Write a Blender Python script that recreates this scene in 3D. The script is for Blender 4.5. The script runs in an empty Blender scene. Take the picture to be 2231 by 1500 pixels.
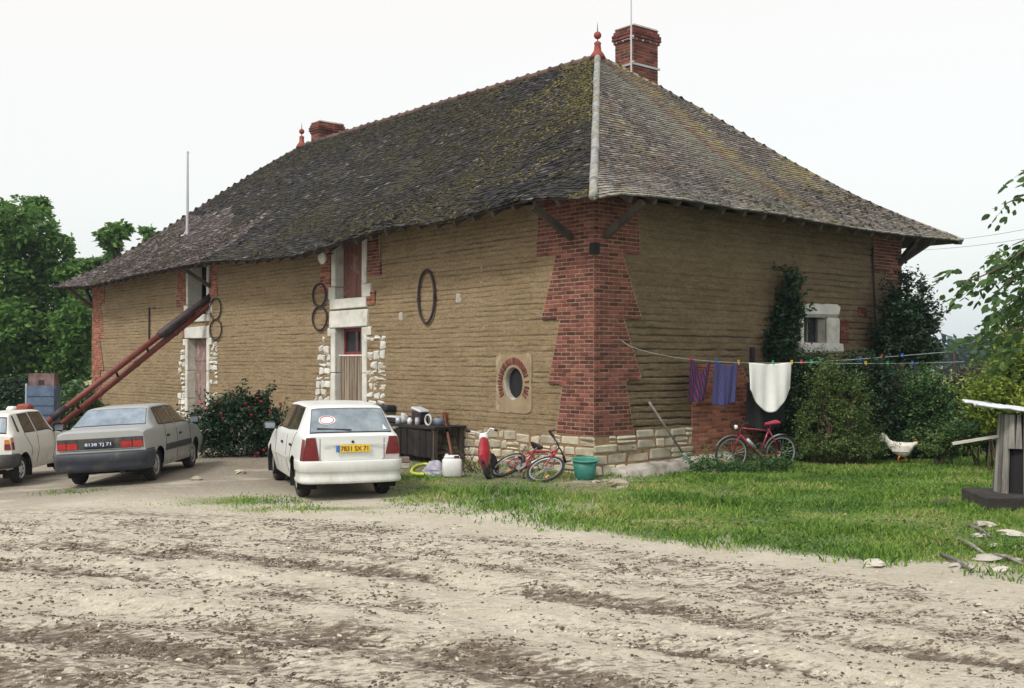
import bpy, math, random
import numpy as np
from math import radians as RAD, sin, cos, pi
from mathutils import Vector, Matrix
random.seed(7)
rs=np.random.RandomState(11)
S=bpy.context.scene
C=S.collection
# ---------------------------------------------------------------- camera
H=2.0; F=2400.0; TILT=math.atan(40/2400)
cd=bpy.data.cameras.new('camera'); cam=bpy.data.objects.new('camera',cd); C.objects.link(cam)
cam.location=(0,0,H); cam.rotation_euler=(pi/2+TILT,0,0)
cd.sensor_width=36; cd.lens=F/2231*36; cd.clip_start=.1; cd.clip_end=3000
S.camera=cam
# ---------------------------------------------------------------- world: overcast sky
w=bpy.data.worlds.new('World'); S.world=w; w.use_nodes=True
nt=w.node_tree; nt.nodes.clear()
SUN_EL,SUN_AZ=RAD(48),RAD(218)      # behind the camera, to the left
sky=nt.nodes.new('ShaderNodeTexSky'); sky.sky_type='NISHITA'; sky.sun_disc=False
sky.sun_elevation=SUN_EL; sky.sun_rotation=SUN_AZ; sky.dust_density=4; sky.air_density=1.2
bg1=nt.nodes.new('ShaderNodeBackground'); bg1.inputs[1].default_value=.05
nt.links.new(sky.outputs[0],bg1.inputs[0])
tc=nt.nodes.new('ShaderNodeTexCoord'); sp=nt.nodes.new('ShaderNodeSeparateXYZ'); nt.links.new(tc.outputs['Generated'],sp.inputs[0])
cr=nt.nodes.new('ShaderNodeValToRGB'); nt.links.new(sp.outputs['Z'],cr.inputs[0])
e=cr.color_ramp.elements; e[0].position=0.0; e[0].color=(.72,.80,.84,1); e[1].position=.33; e[1].color=(.93,.865,.785,1)
n2=e.new(.14); n2.color=(.85,.84,.80,1)
bg2=nt.nodes.new('ShaderNodeBackground'); bg2.inputs[1].default_value=.87
nt.links.new(cr.outputs[0],bg2.inputs[0])
ad=nt.nodes.new('ShaderNodeAddShader'); nt.links.new(bg1.outputs[0],ad.inputs[0]); nt.links.new(bg2.outputs[0],ad.inputs[1])
wo=nt.nodes.new('ShaderNodeOutputWorld'); nt.links.new(ad.outputs[0],wo.inputs[0])
sd=bpy.data.lights.new('sun','SUN'); sd.energy=2.2; sd.angle=RAD(11); sd.color=(1,.96,.9)
so=bpy.data.objects.new('sun',sd); C.objects.link(so)
sdir=Vector((sin(SUN_AZ)*cos(SUN_EL),cos(SUN_AZ)*cos(SUN_EL),sin(SUN_EL)))
so.rotation_euler=sdir.to_track_quat('Z','Y').to_euler(); so.location=(-20,-20,30)
S.view_settings.view_transform='Standard'; S.view_settings.look='None'; S.view_settings.exposure=0.14; S.view_settings.gamma=1
S.render.engine='CYCLES'

# ---------------------------------------------------------------- helpers
def lin(r,g,b): return tuple(((c/255)/12.92 if c/255<=.04045 else ((c/255+.055)/1.055)**2.4) for c in (r,g,b))
_lat={}
def vnoise(x,y,seed=0):
    if seed not in _lat: _lat[seed]=np.random.RandomState(seed+100).rand(256,256)
    L=_lat[seed]; x=np.asarray(x,float); y=np.asarray(y,float)
    x,y=np.broadcast_arrays(x,y)
    xi=np.floor(x).astype(int); yi=np.floor(y).astype(int); fx=x-xi; fy=y-yi
    fx=fx*fx*(3-2*fx); fy=fy*fy*(3-2*fy)
    a=L[xi&255,yi&255]; b=L[(xi+1)&255,yi&255]; c=L[xi&255,(yi+1)&255]; d=L[(xi+1)&255,(yi+1)&255]
    return (a*(1-fx)+b*fx)*(1-fy)+(c*(1-fx)+d*fx)*fy
def fbm(x,y,seed=0,o=4):
    s=0;a=.5
    for i in range(o): s=s+a*vnoise(np.asarray(x)*2**i,np.asarray(y)*2**i,seed+i); a*=.5
    return s/(1-.5**o)
def sstep(a,b,x): t=np.clip((x-a)/(b-a),0,1); return t*t*(3-2*t)

class NT:
    def __init__(s,name):
        s.m=bpy.data.materials.new(name); s.m.use_nodes=True; s.t=s.m.node_tree
        s.b=s.t.nodes['Principled BSDF']; s.tc=s.n('ShaderNodeTexCoord')
    def n(s,t,**k):
        x=s.t.nodes.new(t)
        for a,b in k.items(): setattr(x,a,b)
        return x
    def l(s,a,b): s.t.links.new(a,b)
    def noise(s,scale,detail=5,rough=.6,stretch=None,seed=0,dist=0):
        mp=s.n('ShaderNodeMapping'); s.l(s.tc.outputs['Object'],mp.inputs[0])
        if stretch: mp.inputs['Scale'].default_value=stretch
        mp.inputs['Location'].default_value=(seed*3.7,seed*1.3,seed*2.1)
        x=s.n('ShaderNodeTexNoise'); x.inputs['Scale'].default_value=scale; x.inputs['Detail'].default_value=detail; x.inputs['Roughness'].default_value=rough; x.inputs['Distortion'].default_value=dist
        s.l(mp.outputs[0],x.inputs[0]); return x.outputs[0]
    def attr(s,name):
        a=s.n('ShaderNodeAttribute'); a.attribute_name=name; return a.outputs['Fac']
    def ramp(s,f,stops):
        r=s.n('ShaderNodeValToRGB'); s.l(f,r.inputs[0]); e=r.color_ramp.elements
        while len(e)<len(stops): e.new(.5)
        for q,(p,c) in zip(e,stops):
            q.position=p; q.color=(tuple(c)+(1,)) if hasattr(c,'__len__') else (c,c,c,1)
        return r.outputs[0]
    def mix(s,f,a,b,mode='MIX'):
        x=s.n('ShaderNodeMix'); x.data_type='RGBA'; x.blend_type=mode
        for v,i in ((f,0),(a,6),(b,7)):
            if hasattr(v,'is_linked') or hasattr(v,'links'): s.l(v,x.inputs[i])
            else: x.inputs[i].default_value=v if i==0 else tuple(v)+(1,)
        return x.outputs[2]
    def mul(s,a,k,add=0):
        x=s.n('ShaderNodeMath',operation='MULTIPLY_ADD'); s.l(a,x.inputs[0])
        if hasattr(k,'links'): s.l(k,x.inputs[1])
        else: x.inputs[1].default_value=k
        x.inputs[2].default_value=add; return x.outputs[0]
    def color(s,c): 
        if hasattr(c,'links'): s.l(c,s.b.inputs['Base Color'])
        else: s.b.inputs['Base Color'].default_value=tuple(c)+(1,)
    def bump(s,h,st=.3,d=.02):
        x=s.n('ShaderNodeBump'); x.inputs['Strength'].default_value=st; x.inputs['Distance'].default_value=d
        s.l(h,x.inputs['Height']); s.l(x.outputs[0],s.b.inputs['Normal'])
    def set(s,**k):
        for a,b in k.items():
            s.b.inputs[a.replace('_',' ')].default_value=b
def mat(name,c1,c2=None,scale=6,lo=.35,hi=.65,rough=.85,bump=0,bscale=40,c3=None,s3=1.5,lo3=.5,hi3=.7,stretch=None,metal=0,coat=0,ior=1.45,rnd=0,spec=.5,detail=6):
    t=NT(name)
    if c2 is None: col=t.ramp(t.noise(scale,detail),[(.3,tuple(x*.88 for x in c1)),(.7,tuple(min(1,x*1.08) for x in c1))])
    else: col=t.ramp(t.noise(scale,detail,stretch=stretch),[(lo,c1),(hi,c2)])
    if c3 is not None: col=t.mix(t.ramp(t.noise(s3,6,.65,seed=2),[(lo3,0.0),(hi3,1.0)]),col,c3)
    if rnd:
        col=t.mix(1.0,col,t.ramp(t.attr('rnd'),[(0,1-rnd),(1,1+rnd)]),'MULTIPLY')
    t.color(col)
    t.set(Roughness=rough,Metallic=metal,IOR=ior,Coat_Weight=coat,Specular_IOR_Level=spec)
    if bump: t.bump(t.noise(bscale,5,.65,seed=5),bump,.02)
    return t.m

class MB:
    """collects geometry for ONE mesh"""
    def __init__(s): s.v=[]; s.f=[]; s.mi=[]; s.n=0; s.r=[]
    def add(s,v,f,mi=0,rnd=None):
        v=np.asarray(v,float).reshape(-1,3); s.v.append(v)
        for q in f: s.f.append(tuple(i+s.n for i in q)); s.mi.append(mi)
        s.r.append(np.full(len(v),random.random() if rnd is None else rnd)); s.n+=len(v)
    def box(s,c,d,R=None,mi=0,taper=1,rnd=None,jit=0):
        x,y,z=[k/2 for k in d]
        v=np.array([(-x,-y,-z),(x,-y,-z),(x,y,-z),(-x,y,-z),(-x*taper,-y*taper,z),(x*taper,-y*taper,z),(x*taper,y*taper,z),(-x*taper,y*taper,z)])
        if jit: v=v+rs.uniform(-jit,jit,v.shape)
        if R is not None: v=v@np.array(R.to_3x3() if hasattr(R,'to_3x3') else R).T
        s.add(v+np.array(c),[(0,3,2,1),(4,5,6,7),(0,1,5,4),(1,2,6,5),(2,3,7,6),(3,0,4,7)],mi,rnd); return s
    def bbox(s,c,d,b=.02,R=None,mi=0,rnd=None,jit=0):
        """box with chamfered edges"""
        x,y,z=[k/2 for k in d]; b=min(b,x*.9,y*.9,z*.9)
        v=[]
        for sx in (-1,1):
            for sy in (-1,1):
                for sz in (-1,1):
                    v+=[(sx*x,sy*(y-b),sz*(z-b)),(sx*(x-b),sy*y,sz*(z-b)),(sx*(x-b),sy*(y-b),sz*z)]
        v=np.array(v)
        if jit: v=v+np.repeat(rs.uniform(-jit,jit,(8,3)),3,0)
        I=lambda sx,sy,sz,k:((sx>0)*4+(sy>0)*2+(sz>0))*3+k
        f=[]
        for sg in (-1,1):
            q=[I(sg,-1,-1,0),I(sg,1,-1,0),I(sg,1,1,0),I(sg,-1,1,0)]; f.append(q if sg>0 else q[::-1])
            q=[I(-1,sg,-1,1),I(-1,sg,1,1),I(1,sg,1,1),I(1,sg,-1,1)]; f.append(q if sg>0 else q[::-1])
            q=[I(-1,-1,sg,2),I(1,-1,sg,2),I(1,1,sg,2),I(-1,1,sg,2)]; f.append(q if sg>0 else q[::-1])
        for a in (-1,1):
            for c_ in (-1,1):
                q=[I(a,c_,-1,0),I(a,c_,1,0),I(a,c_,1,1),I(a,c_,-1,1)]; f.append(q if a*c_<0 else q[::-1])
                q=[I(a,-1,c_,0),I(a,1,c_,0),I(a,1,c_,2),I(a,-1,c_,2)]; f.append(q if a*c_>0 else q[::-1])
                q=[I(-1,a,c_,1),I(1,a,c_,1),I(1,a,c_,2),I(-1,a,c_,2)]; f.append(q if a*c_<0 else q[::-1])
        for sx in (-1,1):
            for sy in (-1,1):
                for sz in (-1,1):
                    q=[I(sx,sy,sz,0),I(sx,sy,sz,1),I(sx,sy,sz,2)]; f.append(q if sx*sy*sz>0 else q[::-1])
        if R is not None: v=v@np.array(R.to_3x3() if hasattr(R,'to_3x3') else R).T
        s.add(v+np.array(c),f,mi,rnd); return s
    def bar(s,a,b,w,h=None,up=(0,0,1),mi=0,rnd=None):
        a=Vector(a);b=Vector(b);d=b-a;L=d.length;x=d/L;y=Vector(up).cross(x)
        if y.length<1e-4: y=Vector((0,1,0)).cross(x)
        y.normalize();z=x.cross(y); R=Matrix((x,y,z)).transposed()
        return s.box((a+b)/2,(L,w,h or w),R,mi,1,rnd)
    def tube(s,pts,r,n=8,mi=0,closed=False,cap=True,rnd=None):
        P=[Vector(p) for p in pts]; N=len(P); rr=r if hasattr(r,'__len__') else [r]*N
        v=[];prev=None
        for i,p in enumerate(P):
            if closed: t=P[(i+1)%N]-P[i-1]
            else: t=P[min(i+1,N-1)]-P[max(i-1,0)]
            t.normalize()
            if prev is None:
                u=t.orthogonal().normalized()
            else:
                u=prev-t*prev.dot(t)
                if u.length<1e-5: u=t.orthogonal()
                u.normalize()
            prev=u; w_=t.cross(u)
            for k in range(n):
                a=2*pi*k/n; v.append(p+(u*cos(a)+w_*sin(a))*rr[i])
        f=[]
        for i in range(N if closed else N-1):
            j=(i+1)%N
            for k in range(n): f.append((i*n+k,i*n+(k+1)%n,j*n+(k+1)%n,j*n+k))
        if cap and not closed: f.append(tuple(range(n))[::-1]); f.append(tuple((N-1)*n+k for k in range(n)))
        s.add([tuple(q) for q in v],f,mi,rnd); return s
    def lathe(s,prof,c=(0,0,0),n=20,mi=0,R=None,rnd=None):
        v=[];f=[]
        for r,z in prof:
            for k in range(n): a=2*pi*k/n; v.append((r*cos(a),r*sin(a),z))
        m=len(prof)
        for i in range(m-1):
            for k in range(n): f.append((i*n+k,i*n+(k+1)%n,(i+1)*n+(k+1)%n,(i+1)*n+k))
        v=np.array(v)
        if R is not None: v=v@np.array(R.to_3x3() if hasattr(R,'to_3x3') else R).T
        s.add(v+np.array(c),f,mi,rnd); return s
    def prism(s,poly,o,ux,uy,th,mi=0,rnd=None):
        """polygon (2d) in plane o+ux*a+uy*b, extruded by th along ux x uy (front face offset th)"""
        ux=Vector(ux);uy=Vector(uy);nn=ux.cross(uy).normalized();o=Vector(o); n=len(poly)
        v=[o+ux*a+uy*b for a,b in poly]+[o+ux*a+uy*b+nn*th for a,b in poly]
        f=[tuple(range(n))[::-1],tuple(range(n,2*n))]+[(i,(i+1)%n,n+(i+1)%n,n+i) for i in range(n)]
        s.add([tuple(q) for q in v],f,mi,rnd); return s
    def grid(s,G,mi=0,flip=False,rnd=None):
        G=np.asarray(G); a,b=G.shape[:2]; f=[]
        for i in range(a-1):
            for j in range(b-1):
                q=(i*b+j,(i+1)*b+j,(i+1)*b+j+1,i*b+j+1); f.append(q[::-1] if flip else q)
        s.add(G.reshape(-1,3),f,mi,rnd); return s
    def build(s,name,mats,parent=None,smooth=False):
        me=bpy.data.meshes.new(name)
        v=np.concatenate(s.v) if s.v else np.zeros((0,3))
        me.from_pydata(v.tolist(),[],s.f)
        if not isinstance(mats,(list,tuple)): mats=[mats]
        for m in mats: me.materials.append(m)
        if len(mats)>1: me.polygons.foreach_set('material_index',s.mi)
        a=me.attributes.new('rnd','FLOAT','POINT'); a.data.foreach_set('value',np.concatenate(s.r))
        if smooth: me.polygons.foreach_set('use_smooth',[True]*len(me.polygons))
        me.update()
        o=bpy.data.objects.new(name,me); C.objects.link(o)
        if parent: o.parent=parent
        return o
def quads(name,V,m,parent=None,rnd=None,k=4,extra=None):
    """V (N,k,3): N loose polygons, built fast"""
    N=len(V); me=bpy.data.meshes.new(name)
    me.vertices.add(N*k); me.vertices.foreach_set('co',V.reshape(-1).astype(np.float32))
    me.loops.add(N*k); me.loops.foreach_set('vertex_index',np.arange(N*k,dtype=np.int32))
    me.polygons.add(N); me.polygons.foreach_set('loop_start',np.arange(0,N*k,k,dtype=np.int32))
    try: me.polygons.foreach_set('loop_total',np.full(N,k,dtype=np.int32))
    except Exception: pass
    me.update(calc_edges=True)
    if rnd is not None:
        a=me.attributes.new('rnd','FLOAT','POINT'); a.data.foreach_set('value',np.repeat(rnd,k).astype(np.float32))
    for q in (m if isinstance(m,(list,tuple)) else [m]): me.materials.append(q)
    if extra is not None: me.polygons.foreach_set('material_index',extra)
    o=bpy.data.objects.new(name,me); C.objects.link(o)
    if parent: o.parent=parent
    return o
def gridmesh(name,G,m,parent=None,attrs=None,smooth=True,keep=None):
    a,b=G.shape[:2]; me=bpy.data.meshes.new(name)
    idx=np.arange(a*b).reshape(a,b)
    q=np.stack([idx[:-1,:-1],idx[1:,:-1],idx[1:,1:],idx[:-1,1:]],-1).reshape(-1,4)
    if keep is not None: q=q[keep.reshape(-1)]
    N=len(q)
    me.vertices.add(a*b); me.vertices.foreach_set('co',G.reshape(-1).astype(np.float32))
    me.loops.add(N*4); me.loops.foreach_set('vertex_index',q.reshape(-1).astype(np.int32))
    me.polygons.add(N); me.polygons.foreach_set('loop_start',np.arange(0,N*4,4,dtype=np.int32))
    try: me.polygons.foreach_set('loop_total',np.full(N,4,dtype=np.int32))
    except Exception: pass
    me.update(calc_edges=True)
    if smooth: me.polygons.foreach_set('use_smooth',[True]*N)
    for k,v in (attrs or {}).items():
        at=me.attributes.new(k,'FLOAT','POINT'); at.data.foreach_set('value',v.reshape(-1).astype(np.float32))
    for qm in (m if isinstance(m,(list,tuple)) else [m]): me.materials.append(qm)
    o=bpy.data.objects.new(name,me); C.objects.link(o)
    if parent: o.parent=parent
    return o
def tag(o,label=None,cat=None,group=None,kind=None):
    for k,v in (('label',label),('category',cat),('group',group),('kind',kind)):
        if v: o[k]=v
    return o
def thing(name,label,cat,loc=(0,0,0),rz=0,group=None):
    o=bpy.data.objects.new(name,None); C.objects.link(o); o.location=loc; o.rotation_euler=(0,0,rz); o.empty_display_size=.3
    return tag(o,label,cat,group)
def text_mesh(name,txt,size,m,parent,loc,rot,ext=.002,width=None,bold=0.0):
    cu=bpy.data.curves.new(name,'FONT'); cu.body=txt; cu.size=size; cu.extrude=ext; cu.align_x='CENTER'; cu.align_y='CENTER'; cu.offset=bold
    o=bpy.data.objects.new(name,cu); C.objects.link(o)
    bpy.context.view_layer.update()
    me=bpy.data.meshes.new_from_object(o.evaluated_get(bpy.context.evaluated_depsgraph_get()))
    C.objects.unlink(o); bpy.data.objects.remove(o)
    me.materials.clear(); me.materials.append(m)
    if width:
        xs=[v.co.x for v in me.vertices]; k=width/(max(xs)-min(xs))
        for v in me.vertices: v.co.x*=k
    q=bpy.data.objects.new(name,me); C.objects.link(q); q.parent=parent; q.location=loc; q.rotation_euler=rot
    return q
# pixel of the photograph -> place in the world (measuring aid)
def ray(px,py):
    a=(px-1115.5)/F; b=(750-py)/F
    return np.array([a,cos(TILT)-b*sin(TILT),sin(TILT)+b*cos(TILT)])
def GP(px,py,z=0.0):
    d=ray(px,py); t=(z-H)/d[2]; return (d[0]*t,d[1]*t)
def AT(px,py,Y):
    d=ray(px,py); t=Y/d[1]; return np.array([d[0]*t,Y,H+d[2]*t])
TH=math.atan2(.641,.767); C0=np.array([1.4447,19.26]); uR=np.array([cos(TH),sin(TH)]); uL=np.array([-sin(TH),cos(TH)])
HL,HW=25.16,9.9            # house length (local y) and width (local x)
def LW(px,py,x=0.0):       # on plane local x = const -> (y,z)
    d=ray(px,py); n=uR; p0=C0+uR*x; t=(p0@n)/(d[:2]@n); P=d*t; return ((P[:2]-C0)@uL, P[2]+H)
def RW(px,py,y=0.0):
    d=ray(px,py); n=uL; p0=C0+uL*y; t=(p0@n)/(d[:2]@n); P=d*t; return ((P[:2]-C0)@uR, P[2]+H)
def W2H(x,y): p=np.array([x,y])-C0; return (p@uR,p@uL)
def H2W(x,y,z=0): p=C0+uR*x+uL*y; return (p[0],p[1],z)
# ================================================================ materials
def pise(name,c1,c2,c3,dark):
    t=NT(name)
    col=t.ramp(t.noise(1.3,7,.65),[(.32,c1),(.68,c2)])
    col=t.mix(t.ramp(t.noise(2.2,7,.7,stretch=(1,1,5),seed=3),[(.45,0.0),(.75,.8)]),col,c3)
    col=t.mix(t.ramp(t.noise(14,6,.75,stretch=(1,1,2),seed=8),[(.45,0.0),(.72,.7)]),col,dark)
    col=t.mix(t.ramp(t.noise(60,3,.8,seed=18),[(.55,0.0),(.68,.5)]),col,dark)
    col=t.mix(t.mul(t.attr('crev'),.95),col,tuple(x*.55 for x in dark))  # shade of the crevices mixed into the wall colour
    pit=t.ramp(t.noise(16,4,.7,seed=14,stretch=(1,1,1.8)),[(.66,0.0),(.72,.8)]); col=t.mix(pit,col,dark)
    sp=t.ramp(t.noise(45,3,.8,seed=6),[(.66,0.0),(.72,.5)])
    col=t.mix(sp,col,(.5,.46,.36))
    t.color(col); t.set(Roughness=.95); t.bump(t.noise(38,7,.75,stretch=(1,1,1.6),seed=1),.9,.03); return t.m
M_PISE=pise('rammed_earth',(.24,.172,.090),(.33,.245,.138),(.385,.305,.19),(.09,.062,.034))
M_PISE2=pise('rammed_earth_darker',(.145,.102,.053),(.22,.163,.092),(.29,.225,.14),(.042,.03,.017))  # darker tone of the same earth, for gable and rear walls
M_BRICK=mat('red_brick',(.115,.034,.028),(.18,.062,.047),scale=5,rough=.9,bump=.4,bscale=60,rnd=.55,c3=(.10,.03,.028),s3=2.2,lo3=.52,hi3=.75)
M_BRICKO=mat('orange_brick',(.22,.07,.045),(.30,.11,.07),scale=5,rough=.9,bump=.4,bscale=60,rnd=.5)
M_BRICKD=mat('chimney_brick',(.11,.032,.028),(.17,.055,.045),scale=5,rough=.9,bump=.4,bscale=60,rnd=.55,c3=(.07,.04,.04),s3=2.2,lo3=.5,hi3=.75)
M_MORT=mat('lime_mortar',(.24,.165,.11),(.33,.245,.165),scale=7,rough=.95,bump=.5,bscale=50)
M_STONE=mat('limestone',(.32,.29,.215),(.50,.465,.365),scale=3,rough=.9,bump=.4,bscale=35,rnd=.28,c3=(.27,.2,.12),s3=3,lo3=.53,hi3=.75)
M_DRESS=mat('dressed_limestone',(.50,.51,.47),(.66,.66,.61),scale=2,rough=.85,bump=.25,bscale=30,c3=(.36,.33,.26),s3=2.5,lo3=.5,hi3=.72)
M_STMORT=mat('earth_mortar',(.30,.21,.12),(.2,.13,.075),scale=6,rough=.95,bump=.5,bscale=40)
M_CONC=mat('weathered_concrete',(.33,.31,.27),(.45,.43,.38),scale=3,rough=.92,bump=.4,bscale=40,c3=(.13,.12,.10),s3=2,lo3=.5,hi3=.7)
M_PLAST=mat('old_plaster',(.24,.18,.105),(.32,.25,.16),scale=3,rough=.9,bump=.4,bscale=40,c3=(.45,.41,.33),s3=2.2,lo3=.56,hi3=.7)
M_WOODD=mat('old_dark_timber',(.05,.04,.033),(.10,.08,.065),scale=4,rough=.9,stretch=(1,1,.2))
M_WOODG=mat('grey_timber',(.10,.092,.085),(.27,.26,.24),rnd=.5,scale=8,rough=.9,bump=.5,bscale=30,stretch=(1,1,.15))
M_SHUT=mat('brown_shutter_paint',(.14,.055,.045),(.20,.09,.07),scale=5,rough=.7,stretch=(1,1,.2),c3=(.28,.2,.17),s3=3,lo3=.55,hi3=.7)
M_RED=mat('dark_red_paint',(.15,.02,.02),(.2,.035,.03),rough=.55)
M_DOOR=mat('weathered_door_boards',(.17,.10,.085),(.25,.17,.15),scale=6,rough=.85,stretch=(1,1,.15),c3=(.34,.3,.28),s3=5,lo3=.5,hi3=.7)
M_BLACK=mat('black_iron',(.022,.015,.022),(.04,.026,.03),rough=.7,bump=.2)
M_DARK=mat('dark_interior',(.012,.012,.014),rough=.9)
M_GLASSW=mat('dark_window_glass',(.02,.025,.03),rough=.08,spec=.6)
M_CURT=mat('curtain_strips',(.17,.13,.095),(.27,.225,.17),scale=20,rough=.8,stretch=(1,1,.1),rnd=.5)
M_WHITE=mat('white_plastic',(.72,.73,.72),rough=.45)
M_GALV=mat('galvanised_steel',(.46,.48,.50),rough=.5,metal=.35)
M_LEAD=mat('zinc_strap',(.42,.46,.48),rough=.5,metal=.3)
M_TERRA=mat('terracotta',(.21,.045,.032),(.27,.07,.05),rough=.8)
M_RIDGE=mat('ridge_tile_clay',(.07,.042,.036),(.12,.07,.06),scale=5,rough=.9,bump=.4,c3=(.1,.09,.08),s3=2,rnd=.4)
M_HIP=mat('lichened_hip_tile',(.17,.175,.165),(.35,.365,.35),scale=7,rough=.9,bump=.4,bscale=40,c3=(.32,.22,.07),s3=5,lo3=.56,hi3=.7)
def tilemat(name,stops,moss,mosslo,mosshi,lich,llo,lhi,seed,extra=None):
    t=NT(name)
    col=t.ramp(t.attr('rnd'),stops)
    col=t.mix(t.ramp(t.noise(9,6,.7,seed=seed+3),[(.35,.0),(.75,.75)]),col,tuple(x*.45 for x in stops[0][1]))
    col=t.mix(t.ramp(t.noise(14,5,.75,seed=seed+1),[(llo,0.0),(lhi,.75)]),col,lich)
    m1=t.noise(.45,4,.6,seed=seed,stretch=(1,1,1.5)); m2=t.noise(7,5,.7,seed=seed+5)
    mm=t.n('ShaderNodeMath',operation='MULTIPLY'); t.l(m1,mm.inputs[0]); t.l(m2,mm.inputs[1])
    col=t.mix(t.ramp(mm.outputs[0],[(mosslo,0.0),(mosshi,1.0)]),col,moss)
    if extra: col=extra(t,col)
    t.color(col); t.set(Roughness=.95); t.bump(t.noise(45,5,.7,seed=9),.5,.02); return t.m
def gable_streaks(t,col):
    # lichen and rust run below the chimney: bands down the slope, broken by noise (object coords: x along the eave, y up the slope)
    s_=t.n('ShaderNodeSeparateXYZ'); t.l(t.tc.outputs['Object'],s_.inputs[0])
    def band(c0,k,wd,nl,nh):
        a=t.n('ShaderNodeMath',operation='MULTIPLY_ADD'); t.l(s_.outputs['Y'],a.inputs[0]); a.inputs[1].default_value=k; t.l(s_.outputs['X'],a.inputs[2])
        b_=t.n('ShaderNodeMath',operation='SUBTRACT'); t.l(a.outputs[0],b_.inputs[0]); b_.inputs[1].default_value=c0
        c=t.n('ShaderNodeMath',operation='ABSOLUTE'); t.l(b_.outputs[0],c.inputs[0])
        d=t.n('ShaderNodeMapRange'); t.l(c.outputs[0],d.inputs[0]); d.inputs[1].default_value=0; d.inputs[2].default_value=wd; d.inputs[3].default_value=1; d.inputs[4].default_value=0
        e_=t.n('ShaderNodeMath',operation='MULTIPLY'); t.l(d.outputs[0],e_.inputs[0]); t.l(t.ramp(t.noise(4.5,6,.75,seed=int(c0*3)),[(nl,0.0),(nh,1.0)]),e_.inputs[1]); return e_.outputs[0]
    col=t.mix(band(4.9,.05,1.5,.35,.6),col,(.20,.205,.165)); col=t.mix(band(5.9,.12,.55,.42,.6),col,(.26,.19,.06)); col=t.mix(band(5.35,.1,.25,.4,.6),col,(.17,.07,.05))
    # pale tiles along the eave
    ev=t.n('ShaderNodeMapRange'); t.l(s_.outputs['Y'],ev.inputs[0]); ev.inputs[1].default_value=-1.0; ev.inputs[2].default_value=.3; ev.inputs[3].default_value=.8; ev.inputs[4].default_value=0
    e2=t.n('ShaderNodeMath',operation='MULTIPLY'); t.l(ev.outputs[0],e2.inputs[0]); t.l(t.ramp(t.noise(5,5,.8,seed=23),[(.42,0.0),(.6,1.0)]),e2.inputs[1]); col=t.mix(e2.outputs[0],col,(.40,.40,.37))
    return col
M_TILEL=tilemat('mossy_dark_clay_tile',[(0,(.008,.007,.008)),(.45,(.016,.014,.015)),(.8,(.031,.028,.031)),(.95,(.075,.07,.07)),(1,(.2,.19,.185))],(.032,.029,.011),.25,.33,(.06,.063,.07),.62,.8,1)
M_TILEP=tilemat('purple_brown_clay_tile',[(0,(.045,.034,.036)),(.5,(.10,.078,.078)),(.85,(.15,.125,.12)),(1,(.3,.26,.24))],(.07,.07,.04),.34,.42,(.24,.25,.24),.58,.75,4)
M_TILER=tilemat('lichened_clay_tile',[(0,(.052,.043,.040)),(.4,(.108,.088,.084)),(.7,(.165,.138,.125)),(.86,(.23,.13,.095)),(1,(.38,.37,.34))],(.22,.19,.08),.27,.36,(.42,.44,.41),.50,.68,7,gable_streaks)
M_MOSSD=mat('dark_moss',(.016,.015,.008),(.042,.037,.015),scale=8,rough=1,bump=.6,bscale=60,rnd=.5)
M_MOSSY=mat('olive_moss',(.055,.05,.015),(.125,.108,.03),scale=8,rough=1,bump=.6,bscale=60,rnd=.5)
# ================================================================ ground
def rutv(X,Y): return Y+.64*X+.034*X*X
def ground_z(X,Y):
    V=rutv(X,Y); U=X-.5*Y
    near=1-sstep(11.5,13.5,V)
    z=0.018*(fbm(X*.6,Y*.6,3)-.5)*2
    rut=np.zeros_like(z)
    for v0,wd,dp in ((9.75,.22,.05),(8.55,.2,.045),(12.1,.25,.03),(11.2,.22,.03),(7.2,.25,.05),(6.3,.2,.04),(5.1,.3,.05),(4.2,.3,.04)):
        g=np.exp(-((V-v0+.12*(fbm(U*.5,V*0,21)-.5))/wd)**2); rut=rut-dp*g*(.35+vnoise(U*.9,v0*3,22))+dp*.7*np.exp(-((V-v0-wd*1.7)/wd)**2)*(.2+vnoise(U*1.3,v0*5,25))
    clod=np.clip(fbm(U*4.5,V*11,30,4)-.50,0,1)*.10*(.4+fbm(U*.8,V*2,33))+np.clip(vnoise(X*16,Y*16,40)-.55,0,1)*.012
    z=z+near*(rut+clod*near)
    z=z-.065*np.clip(-5.95-X,0,6)*sstep(14,16,Y)*(1-sstep(24,32,Y))
    far=sstep(30,60,np.hypot(X,Y)); return z*(1-far)
def mud_mask(X,Y):
    V=rutv(X,Y); U=X-.5*Y
    m=np.zeros_like(X)
    for v0,wd,s in ((9.78,.30,1.),(8.5,.34,.55),(12.25,.34,.5),(11.35,.5,.42),(7.15,.5,.95),(6.2,.5,.8),(5.1,.7,.8),(10.6,.3,.35)):
        m=np.maximum(m,s*np.exp(-((V-v0)/wd)**2)*sstep(.30,.62,vnoise(U*.55+v0,v0*2,50)+.12))
    m=np.maximum(m,1.25*np.exp(-((V-9.75-.15*(fbm(U*.7,V*0,92)-.5))/.27)**2)*sstep(-.5,.6,X)*sstep(.15,.5,vnoise(U*.9,U*0+3,93)))
    f=fbm(U*1.5,V*4.5,60,5); f2=fbm(U*6+1.5*vnoise(X*2,Y*2,91),V*15,66,4)
    m=m*(.35+.9*f)*1.0+.26*sstep(.42,.70,f)*(1-sstep(10.5,13.6,V))+.15
    return np.clip(m,0,1)*(1-sstep(12.6,14.2,V))
ys=np.concatenate([np.array([-60,-20,-5,2,4.5]),6+np.cumsum(np.linspace(.012,.05,430)),]); ys=np.concatenate([ys,ys[-1]+np.cumsum(np.geomspace(.06,120,70))])
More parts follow.
